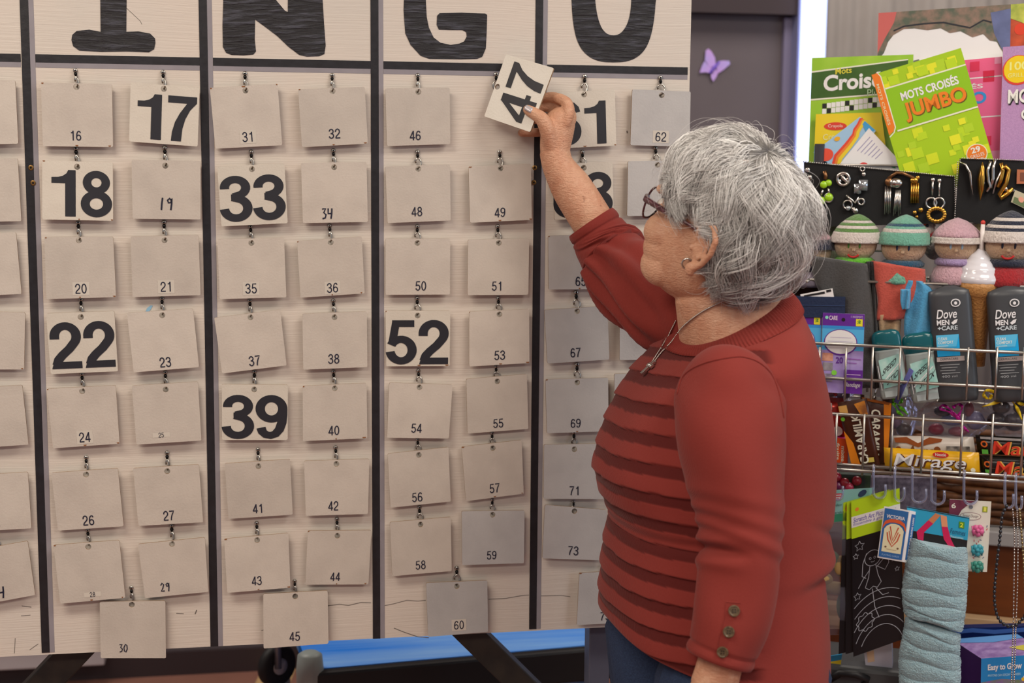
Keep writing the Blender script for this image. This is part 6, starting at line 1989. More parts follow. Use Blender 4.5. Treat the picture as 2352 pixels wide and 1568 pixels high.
b = MB(); G.poly(b, [(.02, .42), (.25, .62), (.34, .98), (.02, .98)], orng, .0004); G.rect(b, .02, .05, .30, .20, C('#b58a4a', .4), .0006); G.disc(b, .08, .25, .07, C('#5fa02c'), .0007); G.vtext(b, 'CARAMILK', .36, .20, .66, .94, cream, .0009, .02); G.poly(b, [(.55, .05), (.92, .02), (.95, .26), (.7, .22)], C('#7a4a28', .35, noise=.9, nscale=60, color2='#c9822c'), .0006); G.rect(b, .62, .86, .84, .93, C('#bba64a'), .0007); b.build('wrapper_print', None, o)
G, o = wrapper('chocolate_bar', 'white and brown bubbly chocolate bar lying behind the yellow bar', 'chocolate bar', [(2050, 1000), (2236, 1003), (2242, 1050), (2048, 1046)], -.050, .012, C('#bfb6ab', .25, noise=.4, nscale=30, color2='#d9d2c9'), None, .010)
b = MB(); G.poly(b, [(.02, .05), (.18, .0), (.32, .30), (.46, .0), (.62, .08), (.6, .22), (.45, .35), (.32, .5), (.18, .3), (.04, .28)], C('#8a4a22', .3), .0004); G.text(b, 'Aero', .18, .42, .52, .95, C('#6a3c1c'), .0007, .02, .2); G.disc(b, .08, .6, .035, C('#7a4522', .4), .0006); G.disc(b, .55, .6, .04, C('#7a4522', .4), .0006); G.rect(b, .66, .42, .94, .95, C('#4a4744', .3, noise=.9, nscale=90, color2='#a8a39c'), .0006); b.build('wrapper_print', None, o)
G, o = wrapper('chocolate_bar', 'bright yellow chocolate bar lying across the front of the basket', 'chocolate bar', [(2030, 1027), (2249, 1039), (2251, 1090), (2033, 1076)], -.018, .012, yel, None, .011)
b = MB()
for dx, m_, h in ((.010, C('#4a2410'), .0005), (0, C('#e3dcd2'), .0010)):
    G.text(b, 'Mirage', .10 + dx, .18 + dx * 3, .86 + dx, .90 + dx * 3, m_, h, .03 if dx else .004, .22)
G.disc(b, .60, .14, .085, C('#b3231c'), .0007, ry=.13); G.text(b, 'Nestlé', .545, .07, .655, .20, C('#f0d9c9'), .0011, .01); G.disc(b, .93, .75, .025, C('#d9cdb8'), .0009); b.build('wrapper_print', None, o)
for i, (pts, off, lab) in enumerate(([[(2240, 998), (2420, 1008), (2424, 1050), (2246, 1042)], -.030, 'black chocolate bar with red script, upper of two'], [[(2248, 1044), (2424, 1052), (2428, 1098), (2254, 1088)], -.022, 'black chocolate bar with red script, lower of two'])):
    G, o = wrapper('chocolate_bar', lab, 'chocolate bar', pts, off, .012, blackw, 'black chocolate bars', .011)
    b = MB()
    for dx, m_, h in ((.008, C('#c9a24a'), .0004), (0, C('#c2331c'), .0010)):
        G.text(b, 'Mars', .18 + dx, .22, .82 + dx, .92, m_, h, .03 if dx else .004, .25)
    G.disc(b, .10, .40, .045, C('#c9601c'), .0006); G.disc(b, .10, .40, .025, blackw, .0009); G.rect(b, .06, .68, .14, .92, C('#4f9a35'), .0007)
    if i == 0:
        G.rect(b, .06, .02, .9, .14, C('#9c9a98', .3), .0006)
    b.build('wrapper_print', None, o)
G, o = wrapper('candy_bag', 'shiny red candy bag beside the woman\'s back', 'candy bag', [(1880, 908), (1938, 914), (1940, 1008), (1884, 1006)], -.050, .012, mat('red foil', '#b3201c', .18, metal=.3, noise=.5, nscale=40, color2='#d9482c'), None, .012, False)
b = MB(); G.rect(b, .25, .12, .55, .28, C('#d9d2c9', .4), .0006); b.build('price_label', None, o)
b = MB(); G.disc(b, .75, .78, .2, C('#cfc4bd', .4), .0006); b.build('round_emblem', None, o)
F, o = sheet('gum_pack', 'pink and orange gum pack low in the basket corner', 'gum pack', [(1888, 1000), (1948, 1008), (1946, 1066), (1890, 1062)], -.030, .016, C('#b51d6a', .35))
b = MB(); F.rect(b, .45, .0, 1, 1, C('#c94a1c', .35)); F.vtext(b, 'fruits', .55, .2, .68, .85, C('#ead2b8'), .0009, .02, True); F.vtext(b, 'mixte', .75, .3, .88, .9, C('#ead2b8'), .0009, .02, True); b.build('pack_print', None, o)

# clear gift bags with curled ribbons
M_cello = mat('cellophane', '#dcdcf2', .06, trans=.85, alpha=.45, ior=1.15, spec=.8)


def cello(name, label, x0, y0, x1, y1, off, items, ribbon_m, loops, tie, group='cellophane gift bags'):
    t = thing(name, label, 'gift bag', K((x0 + x1) / 2, y1, off), group)
    b = MB(); P = []
    cx, cy = (x0 + x1) / 2, (y0 + y1) / 2
    rings = []
    for i in range(13):
        v = i / 12; y = y0 + (y1 - y0) * v; ring = []
        for j in range(28):
            a = 2 * math.pi * j / 28
            w = (.35 + .65 * math.sin(math.pi * min(v * .75 + .12, 1.0))) * (1 + .10 * math.sin(5 * a + 7 * v) + .07 * math.sin(9 * a - 11 * v))
            p = K(cx + (x1 - x0) / 2 * w * math.cos(a), y, off) + RN * .022 * w * math.sin(a)
            ring.append(p)
        rings.append(ring)
    b.rings(rings); b.build('film', M_cello, t, smooth=False)
    for k, (x, y, rx, ry, c) in enumerate(items):
        q = MB(); q.ball(K(x, y, off), (rx / FPX * 2.5, .011, ry / FPX * 2.5), None, 12, 8, RAX); q.build('sweet', mat('sweet ' + c, c, .25, noise=.4, nscale=80), t, smooth=True)
    for pts in loops:
        P = catmull(list(range(len(pts))), pts, np.linspace(0, len(pts) - 1, 7 * len(pts)))
        q = MB(); rows_ = [[], []]
        for k, (x, y) in enumerate(P):
            o_ = off + .026 + .004 * math.sin(k * .8)
            a = K(x, y, o_); d = unit(K(*P[min(k + 1, len(P) - 1)], o_) - K(*P[max(k - 1, 0)], o_)); s_v = unit(np.cross(d, RN)) * .0030 * (.7 + .3 * math.cos(k * .5)) + RN * .0015 * math.sin(k * .7)
            rows_[0].append(a + s_v); rows_[1].append(a - s_v)
        q.grid(rows_); q.build('ribbon', ribbon_m, t, smooth=True, solidify=.0004)
    q = MB(); q.ball(K(tie[0], tie[1], off + .026), .0045, None, 10, 6); q.build('knot', ribbon_m, t, smooth=True)


rib = lambda n, c: mat('ribbon ' + n, c, .25, coat=.3)
cello('gift_bag', 'clear gift bag tied with magenta ribbon behind the chocolate bars', 2100, 922, 2272, 1002, -.060, [(2150, 985, 18, 14, '#a82a48'), (2200, 990, 22, 12, '#b0606e'), (2185, 965, 26, 12, '#6a76ae'), (2240, 965, 22, 22, '#8d88b0'), (2165, 945, 20, 12, '#2a2730'), (2225, 940, 12, 18, '#8f3038')],
      rib('magenta', '#c21c9a'), [[(2200, 958), (2180, 938), (2165, 930), (2160, 938), (2178, 945), (2200, 958)], [(2200, 958), (2210, 935), (2200, 928), (2188, 936)], [(2200, 960), (2212, 980), (2226, 992)]], (2200, 958))
cello('gift_bag', 'clear gift bag of dark sweets tied with yellow ribbon', 2262, 838, 2400, 1000, -.045, [(2290, 965, 22, 20, '#2c201a'), (2330, 968, 24, 22, '#3a2c22'), (2300, 935, 20, 16, '#4a3a2a'), (2345, 935, 18, 16, '#2a2420'), (2318, 870, 18, 26, '#b5aa78'), (2340, 880, 18, 28, '#c9bf92')],
      rib('yellow', '#e3c41c'), [[(2318, 912), (2290, 902), (2266, 896), (2260, 908), (2272, 916), (2278, 906)], [(2318, 912), (2340, 925), (2362, 932)], [(2318, 912), (2335, 935), (2348, 965)], [(2318, 912), (2300, 920), (2256, 934)]], (2318, 912))
cello('gift_bag', 'clear gift bag tied with lime green ribbon behind the chocolate', 2030, 905, 2105, 1010, -.070, [(2055, 965, 16, 20, '#8a6a86'), (2075, 985, 18, 16, '#5a4a40'), (2060, 940, 12, 14, '#9a94b8')],
      rib('lime', '#6fd01c'), [[(2052, 920), (2030, 895), (2008, 878), (2000, 870)], [(2052, 920), (2068, 935), (2086, 952)], [(2052, 920), (2038, 900), (2030, 882)], [(2052, 918), (2066, 916), (2072, 924), (2056, 925)], [(2050, 922), (2062, 945), (2075, 955)]], (2052, 918))
cello('gift_bag', 'clear gift bag tied with red ribbon beside the woman\'s back', 1872, 862, 1965, 925, -.060, [(1905, 900, 18, 12, '#b58a90'), (1935, 905, 18, 12, '#8a7a96')],
      rib('red', '#c2282c'), [[(1908, 895), (1890, 884), (1886, 892), (1905, 899)], [(1908, 895), (1930, 882), (1955, 880), (1962, 890)], [(1908, 898), (1900, 908)], [(1908, 898), (1922, 908)]], (1908, 896))

# ---------------- clear plastic hooks and what hangs from them
M_acryl = mat('clear acrylic', '#cdd8ff', .04, trans=.8, ior=1.4, alpha=.85, spec=1.0)


def acrylic_hook(x, w, y0=1082, y1=1150, off=.014):
    P = [K(x + w * math.cos(a), y0 + 4 - 10 * math.sin(a) * .6, off - .004) for a in np.linspace(0.0, math.pi, 7)][::-1]
    P = [K(x - w, y0, off - .010), K(x - w, y0 - 8, off - .004), K(x - w * .9, y0 - 8, off + .004), K(x - w, y0 + 14, off + .006), K(x - w, y1 - 16, off + .006)]
    P += [K(x - w * math.cos(a), y1 - 16 + 14 * math.sin(a), off + .006) for a in np.linspace(0.3, math.pi, 8)]
    P += [K(x + w, y1 - 34, off + .006)]
    o = MB().tube(P, .0024, None, 8).build('plastic_hook', M_acryl, None, smooth=True, origin=K(x, y0, off))
    tag(o, f'clear plastic hook on the basket rail, {["first", "second", "third", "fourth", "fifth", "sixth", "seventh", "eighth"][acrylic_hook.n]} from the woman\'s back', 'hook', 'clear plastic hooks'); acrylic_hook.n += 1


acrylic_hook.n = 0
for x, w, y1 in ((1924, 12, 1150), (2020, 14, 1146), (2066, 11, 1152), (2111, 16, 1156), (2154, 15, 1160), (2229, 15, 1160), (2318, 10, 1168), (2340, 7, 1172)):
    acrylic_hook(x, w, 1082 + (x - 2130) * .06, y1)

# toy bag with teal header
F, o = sheet('toy_bag_header', 'clear bag of wooden toy pieces with teal card header', 'toy bag', [(1880, 1128), (2010, 1120), (1966, 1192), (1876, 1204)], .004, .002, C('#79aaa6', .4))
b = MB(); F.poly(b, [(0, .78), (.9, .72), (.88, 1), (0, 1)], C('#2f7a5e', .4)); F.disc(b, .70, .55, .10, C('#d9822c'), .0008); F.text(b, 'our garden', .1, .42, .5, .52, C('#3a6a62'), .0008); F.text(b, 'notre jardin', .1, .66, .6, .76, C('#2f5f52'), .0008); F.rect(b, .22, .10, .45, .32, C('#b34a5a'), .0007); F.rect(b, .24, .14, .43, .17, WHITE, .0010); F.rect(b, .24, .21, .43, .24, WHITE, .0010); F.disc(b, .82, .15, .07, C('#2a3a5a'), .0007)
b.build('header_print', None, o)
Pg = [[K(1872 + (1955 - 1872) * j / 10 , 1200 + 260 * i / 10, .004) + RN * .006 * math.sin(math.pi * j / 10) * math.sin(i * 1.1) for j in range(11)] for i in range(11)]
MB().grid(Pg).build('bag_film', M_cello, o, smooth=True, solidify=.0004)
M_wood = mat('pale wood', '#c2a46a', .6, noise=.4, nscale=50, color2='#a88a50'); M_woodg = mat('green wood', '#7f9470', .6)
for (x, y, rx, ry, mm) in ((1905, 1285, 26, 24, M_woodg), (1930, 1300, 16, 26, M_wood), (1890, 1330, 24, 18, M_wood), (1918, 1350, 30, 16, M_wood), (1885, 1375, 16, 28, M_wood), (1945, 1340, 9, 9, M_wood), (1935, 1390, 14, 34, M_woodg), (1885, 1420, 16, 20, M_wood)):
    b = MB(); b.ball(K(x, y, -.004), (rx / FPX * 2.5, .006, ry / FPX * 2.5), None, 20, 10, RAX); b.build('wooden_piece', mm, o, smooth=True)
b = MB(); c_ = [K(1905 + (4 + k * .9) * math.cos(k * .6), 1285 + (4 + k * .9) * math.sin(k * .6), .004) for k in range(20)]; b.tube(c_, .0012, None, 6); b.build('spiral_line', mat('brown line', '#6a5a3a', .7), o)
F, o = sheet('craft_sheets', 'striped blue, yellow and red craft sheets at the rack\'s foot', 'craft sheets', [(1872, 1512), (1934, 1502), (1930, 1540), (1868, 1552)], -.030, .004, C('#2f86b0', .4))
b = MB(); F.rect(b, 0, .33, 1, .66, C('#e0b62a', .4)); F.rect(b, 0, .66, 1, 1, C('#d1405a', .4)); b.build('stripe_print', None, o)

# scratch art sets
for i, dx in enumerate((-34, -18)):
    F, o = sheet('scratch_art_set', ['lime edged scratch art set, rearmost of three', 'lime edged scratch art set, middle of three'][i], 'art set', [(1954 + dx * .5, 1154), (2060 + dx * .5, 1124), (2072 + dx * .4, 1468), (1960 + dx, 1502)], .004 + .004 * i, .0025, C('#161518', .35), 'scratch art sets', C('#98a43c', .5))
    b = MB(); F.rect(b, 0, 0, 1, .24, C('#a6c61e', .4)); b.build('header', None, o)
F, o = sheet('scratch_art_set', 'scratch art set with white line drawing on black, front one', 'art set', [(1955, 1151), (2066, 1121), (2078, 1466), (1960, 1508)], .013, .0025, C('#151417', .3), 'scratch art sets', C('#98a43c', .5))
b = MB(); F.rect(b, 0, 0, 1, .24, C('#a6c61e', .35)); F.rect(b, 0, .10, 1, .17, C('#d9d6e2', .4), .0008); F.text(b, 'Scratch Art Picture Set', .04, .11, .92, .14, C('#6a62a8'), .0011, .01, .2); F.text(b, 'Ensemble à gratter', .04, .143, .80, .165, C('#6a62a8'), .0011, .0, .2); F.disc(b, .12, .06, .04, C('#d9822c'), .0008)
LN = C('#9fa4ac', .4)
for r in (.36, .46, .56, .66, .76):
    F.line(b, [(.55 + r * 1.25 * math.cos(a), 1.06 - r * .58 * math.sin(a)) for a in np.linspace(.35, 2.6, 26) if 0.01 < .55 + r * 1.25 * math.cos(a) < .99 and 1.06 - r * .58 * math.sin(a) < .99], .012, LN, .0008)


def star(u, v, r, n=5):
    F.line(b, [(u + (r if k % 2 == 0 else r * .5) * math.cos(math.pi * k / n - 1.57), v + (r if k % 2 == 0 else r * .5) * .33 * math.sin(math.pi * k / n - 1.57)) for k in range(2 * n + 1)], .010, LN, .0008)


for u, v, r in ((.16, .30, .10), (.08, .36, .06), (.10, .62, .08), (.85, .44, .08), (.9, .52, .05), (.88, .36, .05)):
    star(u, v, r)
circ = lambda u, v, r, ry, a0=0, a1=6.29, n=24: [(u + r * math.cos(a), v + ry * math.sin(a)) for a in np.linspace(a0, a1, n)]
F.line(b, circ(.42, .40, .16, .050), .012, LN, .0008)
for u in (.37, .46):
    F.line(b, circ(u, .40, .02, .007, n=10), .010, LN, .0008)
F.line(b, circ(.42, .418, .04, .008, .4, 2.7, 8), .010, LN, .0008)
F.line(b, [(.58, .36), (.7, .38), (.74, .46), (.66, .50), (.5, .46)], .012, LN, .0008); F.line(b, [(.30, .36), (.22, .42), (.2, .50), (.28, .52)], .012, LN, .0008)
F.line(b, [(.36, .45), (.33, .52), (.26, .58), (.34, .60), (.42, .585), (.5, .60), (.58, .57), (.52, .52), (.48, .45)], .012, LN, .0008)
F.line(b, [(.36, .47), (.22, .52), (.12, .57)], .012, LN, .0008); F.line(b, [(.48, .47), (.62, .43), (.76, .40)], .012, LN, .0008)
F.line(b, [(.40, .60), (.44, .72), (.52, .80)], .012, LN, .0008); F.line(b, [(.47, .60), (.6, .66), (.72, .66)], .012, LN, .0008)
F.line(b, [(.25 + .16 * (1 + .12 * math.cos(8 * a)) * math.cos(a), .80 + .055 * (1 + .12 * math.cos(8 * a)) * math.sin(a)) for a in np.linspace(0, 6.29, 50)], .012, LN, .0008)
b.build('line_drawing', None, o)

# playing cards
fq = KQ([(2031, 1162), (2090, 1172), (2073, 1290), (2015, 1280)], .030)
F = Face(fq); t_ = thing('playing_card_box', 'blue box of playing cards with cream emblem panel', 'card box', F.pt(.5, 1))
sd = K(2109, 1176, .016) - fq[1]
b = MB(); back = [p + sd for p in fq]; b.add(fq + back, [(0, 3, 2, 1), (4, 5, 6, 7), (0, 1, 5, 4), (1, 2, 6, 5), (2, 3, 7, 6), (3, 0, 4, 7)]); b.build('box', C('#d9d6d2', .3), t_)
b = MB(); M_bl = C('#2d5f96', .3); F.rect(b, .04, .03, .96, .97, M_bl); F.text(b, 'VICTORIA', .14, .14, .86, .21, C('#dcd8d0'), .0009, .02); F.poly(b, [(.05, .36), (.12, .27), (.3, .22), (.5, .21), (.7, .22), (.88, .27), (.95, .36), (.95, .42), (.85, .33), (.7, .29), (.5, .275), (.3, .29), (.15, .33), (.05, .42)], C('#c2542c'), .0010)
F.poly(b, [(.12, .86), (.12, .42), (.2, .36), (.35, .31), (.5, .30), (.65, .31), (.8, .36), (.88, .42), (.88, .86)], C('#d9cba8', .4), .0008)
RB = C('#b5543a', .4)
F.line(b, [(.34, .36), (.5, .62), (.66, .36)], .05, RB, .0011); F.line(b, [(.25, .48), (.32, .62), (.5, .74), (.68, .62), (.75, .48)], .05, RB, .0011); F.line(b, [(.32, .45), (.42, .60), (.5, .68), (.58, .6), (.68, .45)], .035, RB, .0012); F.disc(b, .26, .76, .04, C('#6a4a3a'), .0011); F.disc(b, .74, .76, .04, C('#6a4a3a'), .0011); F.line(b, [(.3, .80), (.7, .80)], .025, C('#b0a080'), .0011); F.text(b, 'PLAYING CARDS', .16, .90, .84, .935, C('#8fb0d0'), .001)
S = Face([fq[1], back[1], back[2], fq[2]]); S.rect(b, .25, .06, .8, .95, M_bl, .0005); S.vtext(b, 'CARTES À JOUER PLAYING CARDS', .38, .12, .68, .90, C('#dcd8d0'), .0009, .02)
b.build('box_print', None, t_)

# sock pack: blue header and fuzzy pale blue socks
F, o = sheet('sock_header', 'blue card header of the fuzzy sock pack with pink stocking legs', 'card header', [(2083, 1163), (2227, 1189), (2220, 1262), (2090, 1238)], .020, .002, C('#2a93b8', .35))
b = MB(); F.poly(b, [(0, .72), (1, .70), (1, 1), (0, 1)], BLK, .0004); F.line(b, [(.0, .01), (1, .01)], .012, BLK, .0005)
F.poly(b, [(.46, .04), (.54, .08), (.42, .38), (.34, .30)], C('#b5744e', .5), .0007); F.poly(b, [(.54, .06), (.64, .08), (.66, .40), (.56, .42)], C('#c98a66', .5), .0007); PK = C('#b81c4e', .5)
F.poly(b, [(.34, .30), (.42, .38), (.26, .70), (.24, .96), (.14, .95), (.13, .72)], PK, .0009); F.poly(b, [(.56, .42), (.66, .40), (.72, .75), (.80, 1.0), (.70, 1.02), (.60, .8)], PK, .0009); F.text(b, 'Femmes', .70, .42, .96, .58, C('#1d4a6a'), .0009, .0, .3); F.text(b, 'chaussettes', .70, .62, .93, .70, C('#a8d6e2'), .0009); F.rect(b, .84, .16, .93, .36, C('#4a8a2c'), .0008); F.text(b, '2', .86, .19, .91, .33, C('#e0d23a'), .0011, .03)
b.build('header_print', None, o)


def fuzzy(name, label, rows, off, th, m):
    T = list(range(len(rows))); rings = []
    for t in np.linspace(0, len(rows) - 1, 220):
        xl, xr, yl, yr = catmull(T, rows, [t])[0]
        rg = .90 + .20 * abs(math.sin(t * 4.6 + .25 * math.sin(t * 2.3))) ** .6
        a, c = K(xl, yl, off), K(xr, yr, off); cc = (a + c) / 2; hw = (c - a) / 2; ring = []
        for j in range(48):
            an = 2 * math.pi * j / 48
            fz = 1 + .012 * rng.normal()
            ring.append(cc + hw * math.cos(an) * (.90 + .11 * rg) * fz + RN * th * math.sin(an) * rg * fz + UPV * .003 * math.sin(3 * an + t * 4))
        rings.append(ring)
    b = MB(); b.rings(rings); o = b.build(name, m, None, smooth=True, origin=K((rows[-1][0] + rows[-1][1]) / 2, rows[-1][3], off)); tag(o, label, 'sock', 'fuzzy pale blue socks')


M_fuzz = mat('fuzzy pale blue chenille', '#aed0d8', 1.0, noise=.6, nscale=220, color2='#86afbd', bump=1.0, bscale=420, sheen=.6)
fuzzy('fuzzy_sock', 'pale blue fuzzy sock hanging below the blue header, upper one', [(2094, 2220, 1236, 1258), (2082, 2222, 1290, 1310), (2074, 2220, 1340, 1360), (2074, 2216, 1385, 1412), (2080, 2210, 1408, 1446)], .020, .020, M_fuzz)
fuzzy('fuzzy_sock', 'pale blue fuzzy sock, lower one of the pack', [(2080, 2206, 1416, 1456), (2076, 2204, 1450, 1490), (2066, 2206, 1500, 1530), (2066, 2204, 1560, 1585), (2070, 2200, 1620, 1640)], .017, .020, M_fuzz)

# hair clip card
F, o = sheet('hair_clip_card', 'white card of flower hair clips with purple corner', 'clip card', [(2181, 1146), (2277, 1152), (2267, 1313), (2176, 1310)], .008, .002, C('#d6cfc4', .4, noise=.0))
b = MB(); F.poly(b, [(0, 0), (.62, 0), (.45, .06), (.3, .14), (.2, .25), (.15, .40), (0, .42)], C('#6a3348', .35)); F.text(b, '6', .05, .05, .16, .12, C('#d6cfc4'), .0009, .02); F.disc(b, .52, .09, .05, C('#6a7078'), .0008); F.disc(b, .52, .22, .26, C('#8a6a70', .5), .0007, ry=.055); F.disc(b, .52, .22, .245, C('#d6cfc4', .5), .0009, ry=.048); F.text(b, 'Sweet Design', .33, .195, .71, .245, C('#5a4048'), .0011, .0, .25); F.rect(b, .80, .07, .92, .15, C('#8a9a2c'), .0008); F.text(b, '1', .83, .08, .89, .14, C('#e6dc5a'), .0011, .02)
rr = random.Random(9)
for k in range(26):
    u, v = rr.uniform(.62, .95), rr.uniform(.30, .95); a = rr.uniform(0, 3.1)
    F.line(b, [(u, v), (u + .05 * math.cos(a), v + .03 * math.sin(a))], .018, C(rr.choice(['#b5545a', '#4a7a6a', '#4a5a7a'])), .0008)
b.build('card_print', None, o)
for (x, y, c) in ((2246, 1218, '#d9699c'), (2245, 1263, '#3f9fb0'), (2245, 1301, '#3f8f80')):
    b = MB(); s_ = 2.5 / FPX
    for k in range(5):
        a = 2 * math.pi * k / 5 + .3; b.ball(K(x + 8 * math.cos(a), y + 8 * math.sin(a), .014), (7 * s_, 5 * s_, 7 * s_), None, 12, 8, RAX)
    b.ball(K(x, y, .018), 5 * s_, None, 10, 6); b.tube([K(x - 10, y + 12, .012), K(x - 13, y - 10, .016)], 2 * s_, None, 6); b.tube([K(x + 10, y + 12, .012), K(x + 12, y - 8, .016)], 2 * s_, None, 6)
    b.build('flower_clip', mat('clip ' + c, c, .3), o, smooth=True)

# necklaces
def necklace(label, pts, r, m, beads=0):
    P = catmull(list(range(len(pts))), pts, np.linspace(0, len(pts) - 1, 22 * len(pts)))
    b = MB(); W_ = [K(x, y, .022) for x, y in P]
    b.tube(W_, r * (.45 if beads else 1), m, 6)
    if beads:
        L = 0; last = None
        for p in W_:
            if last is None or np.linalg.norm(p - last) > r * 2.3:
                b.ball(p, (r, r, r * 1.15), m, 8, 6); last = p
    o = b.build('necklace', None, None, smooth=True, origin=W_[0]); tag(o, label, 'necklace', 'necklaces on plastic hooks')


necklace('dark grey bead necklace hanging in a long loop', [(2312, 1162), (2302, 1185), (2296, 1240), (2288, 1310), (2284, 1370), (2290, 1412), (2304, 1432), (2325, 1438), (2345, 1425), (2370, 1390)], .0030, mat('gunmetal bead', '#4a4d52', .25, metal=.8), 1)
necklace('thin double silver chain hanging straight down', [(2326, 1170), (2330, 1230), (2329, 1330), (2327, 1450), (2322, 1600)], .0016, M_silver, 1)
necklace('thin silver chain beside the double one', [(2336, 1172), (2338, 1240), (2337, 1340), (2333, 1450), (2328, 1600)], .0015, M_silver, 1)
necklace('pale gold chain at the photo\'s right edge', [(2342, 1170), (2346, 1220), (2352, 1300), (2356, 1380), (2366, 1450)], .0022, mat('pale gold', '#a99a72', .3, metal=.9), 1)

# ---------------- behind and below the rack
M_cab = mat('orange brown wood', '#7a4019', .45, noise=.6, nscale=6, color2='#5f3012', stretch=(1, 1, 8))
cab = thing('wood_cabinet', 'orange brown wooden cabinet behind the wire rack', 'cabinet', (K(2200, 1500, -.5)[0], K(2200, 1500, -.5)[1], 0))
zsh = zof(1232, -.42)
c = RO - RN * .60 + RX * .16
b = MB(); b.box(np.array([c[0], c[1], zsh / 2]) + RX * .25, (1.3, .34, zsh), None, RAX); b.build('cabinet_body', M_cab, cab, bevel=.004)
b = MB(); b.box(np.array([c[0], c[1], zsh + .012]) + RX * .25 + RN * .01, (1.34, .38, .030), None, RAX); b.build('worktop', mat('grey laminate', '#a39f9d', .4), cab, bevel=.003)
zt = zof(1425, -.42)
b = MB(); b.box(np.array([c[0], c[1], zt]) + RX * .25 + RN * .19, (1.3, .03, .045), None, RAX); b.build('lower_rail', mat('beige rail', '#bfa07a', .5), cab, bevel=.002)
# wicker basket
zb0 = zsh + .030
wb = thing('wicker_basket', 'brown woven wicker basket behind the hanging goods', 'basket', np.array([c[0], c[1], zb0]) - RX * .02 + RN * .03)
wc = np.array([c[0], c[1], 0]) - RX * .02 + RN * .03
for k in range(9):
    P = []
    z = zb0 + .008 + k * .016
    for j in range(97):
        a = 2 * math.pi * j / 96; e = .55
        x = .24 * math.copysign(abs(math.cos(a)) ** e, math.cos(a)); y = .13 * math.copysign(abs(math.sin(a)) ** e, math.sin(a)); wob = .005 * math.sin(24 * a + math.pi * (k % 2))
        P.append(wc + RX * (x * (1 + .015 * k) + wob * math.cos(a)) + RN * (y * (1 + .015 * k) + wob * math.sin(a)) + UPV * (z + .002 * math.sin(12 * a + k)))
    MB().tube(P[:-1], .0085, None, 6, closed=True).build('woven_strand', mat('wicker', '#6b3f1c', .6, noise=.7, nscale=60, color2='#3f2410'), wb, smooth=True)
b = MB(); b.box(wc + UPV * (zb0 + .01), (.42, .2, .02), None, RAX); b.build('basket_base', mat('dark wicker', '#3f2410', .7), wb)
F, o = sheet('patterned_bag', 'purple grey patterned bag behind the plastic hooks', 'bag', [(2000, 1096), (2152, 1098), (2150, 1172), (1996, 1172)], -.060, .02, C('#5f5668', .6, noise=.9, nscale=110, color2='#8a8296'))
F, o = sheet('beaded_pouch', 'dark pouch with red berries beside the woman\'s back', 'pouch', [(1884, 1086), (2000, 1092), (1996, 1140), (1880, 1136)], -.050, .02, C('#3a4a34', .6, noise=.8, nscale=60, color2='#2a2a3a'))
for (x, y, c_) in ((1922, 1095, '#a81c3a'), (1940, 1108, '#b02a3a'), (1925, 1115, '#7a2a5a'), (1950, 1118, '#c23a5a'), (1968, 1104, '#a02030')):
    b = MB(); b.ball(K(x, y, -.045), .009, None, 12, 8); b.build('berry', mat('berry ' + c_, c_, .15, coat=.5), o, smooth=True)
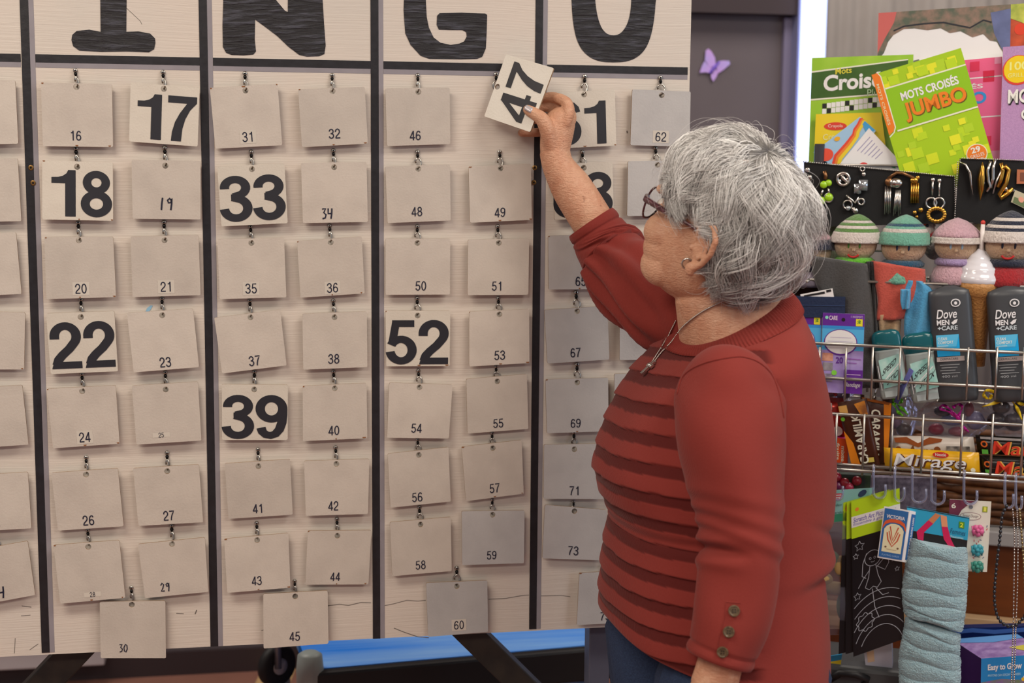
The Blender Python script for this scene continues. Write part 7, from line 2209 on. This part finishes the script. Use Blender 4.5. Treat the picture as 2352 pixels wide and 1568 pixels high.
# lower shelf of the rack and boxes on it
zl_ = zof(1600, 0) - .02
b = MB(); b.box(np.array([RO[0], RO[1], zl_ - .01]) + RX * .0 - RN * .125, (.60, .23, .02), None, RAX); b.build('lower_shelf', mat('dark shelf', '#3a3638', .5), rack, bevel=.002)
gq = KQ([(2254, 1512), (2410, 1500), (2412, 1596), (2252, 1600)], -.02)
G = Face(gq); gb = thing('grow_kit_box', 'blue and purple lavender grow kit box on the lowest shelf', 'box', G.pt(.5, 1))
dback = -RN * .09 - RX * .050
bk = [p + dback for p in gq]
b = MB(); b.add(gq + bk, [(0, 3, 2, 1)], C('#1f78b4', .35)); b.add(gq + bk, [(4, 5, 6, 7), (1, 2, 6, 5), (2, 3, 7, 6)], C('#2a1c4a', .4)); b.add(gq + bk, [(3, 0, 4, 7)], C('#3a1f52', .4)); b.add(gq + bk, [(0, 1, 5, 4)], C('#6a4f86', .4, noise=.9, nscale=60, color2='#8f7aa8')); b.build('box', None, gb)
b = MB(); G.text(b, 'Easy to Grow', .10, .16, .60, .36, WHITE, .0008, .03); G.text(b, 'ANYONE CAN GROW FLOWERS', .10, .42, .58, .48, C('#a8cbe6'), .0008); G.poly(b, [(0, .62), (.3, .55), (.6, .60), (1, .52), (1, 1), (0, 1)], C('#7a5a96', .4, noise=.9, nscale=90, color2='#5f7a3a'), .0006); G.disc(b, .62, .58, .03, C('#e0a82c'), .0010); G.disc(b, .64, .52, .02, C('#dfe6ea'), .0012)
T2 = Face([bk[0], bk[1], gq[1], gq[0]]); T2.poly(b, [(0, .0), (1, 0), (1, .2), (.5, .3), (0, .2)], C('#4a7ab0', .4), .0006); T2.poly(b, [(.6, .6), (1, .5), (1, 1), (.8, .9)], C('#a8a03a', .4), .0007)
b.build('box_print', None, gb)
F, o = sheet('navy_box', 'glossy navy blue box behind the grow kit', 'box', [(2100, 1444), (2440, 1436), (2440, 1560), (2096, 1560)], -.135, .02, mat('navy gloss', '#12235a', .2))
b = MB(); F.line(b, [(.25, .08), (.4, .05), (.55, .09), (.75, .06)], .03, C('#3a5a9a', .2)); b.build('box_print', None, o)
F, o = sheet('white_carton', 'small white carton low behind the scratch art', 'carton', [(1984, 1490), (2048, 1470), (2050, 1545), (1990, 1548)], -.040, .03, C('#b5b0bb', .5))
b = MB(); F.rect(b, .1, .15, .35, .55, C('#c9a88a')); b.build('carton_print', None, o)
kc = K(1960, 1585, -.09); kc[2] = zl_ + .027
b = MB(); b.box(kc, (.20, .14, .05), None, RAX); o = b.build('grey_case', mat('dark grey case', '#4a4c4e', .5), None, bevel=.008, origin=K(1960, 1610, -.06)); tag(o, 'dark grey case with black handle at the rack\'s foot', 'case')
MB().tube([K(1905, 1560, -.02), K(1930, 1545, -.01), K(1965, 1548, -.01), K(1992, 1558, -.02), K(1985, 1570, -.02)], .007, None, 8).build('handle', mat('black handle', '#17171a', .5), o, smooth=True)
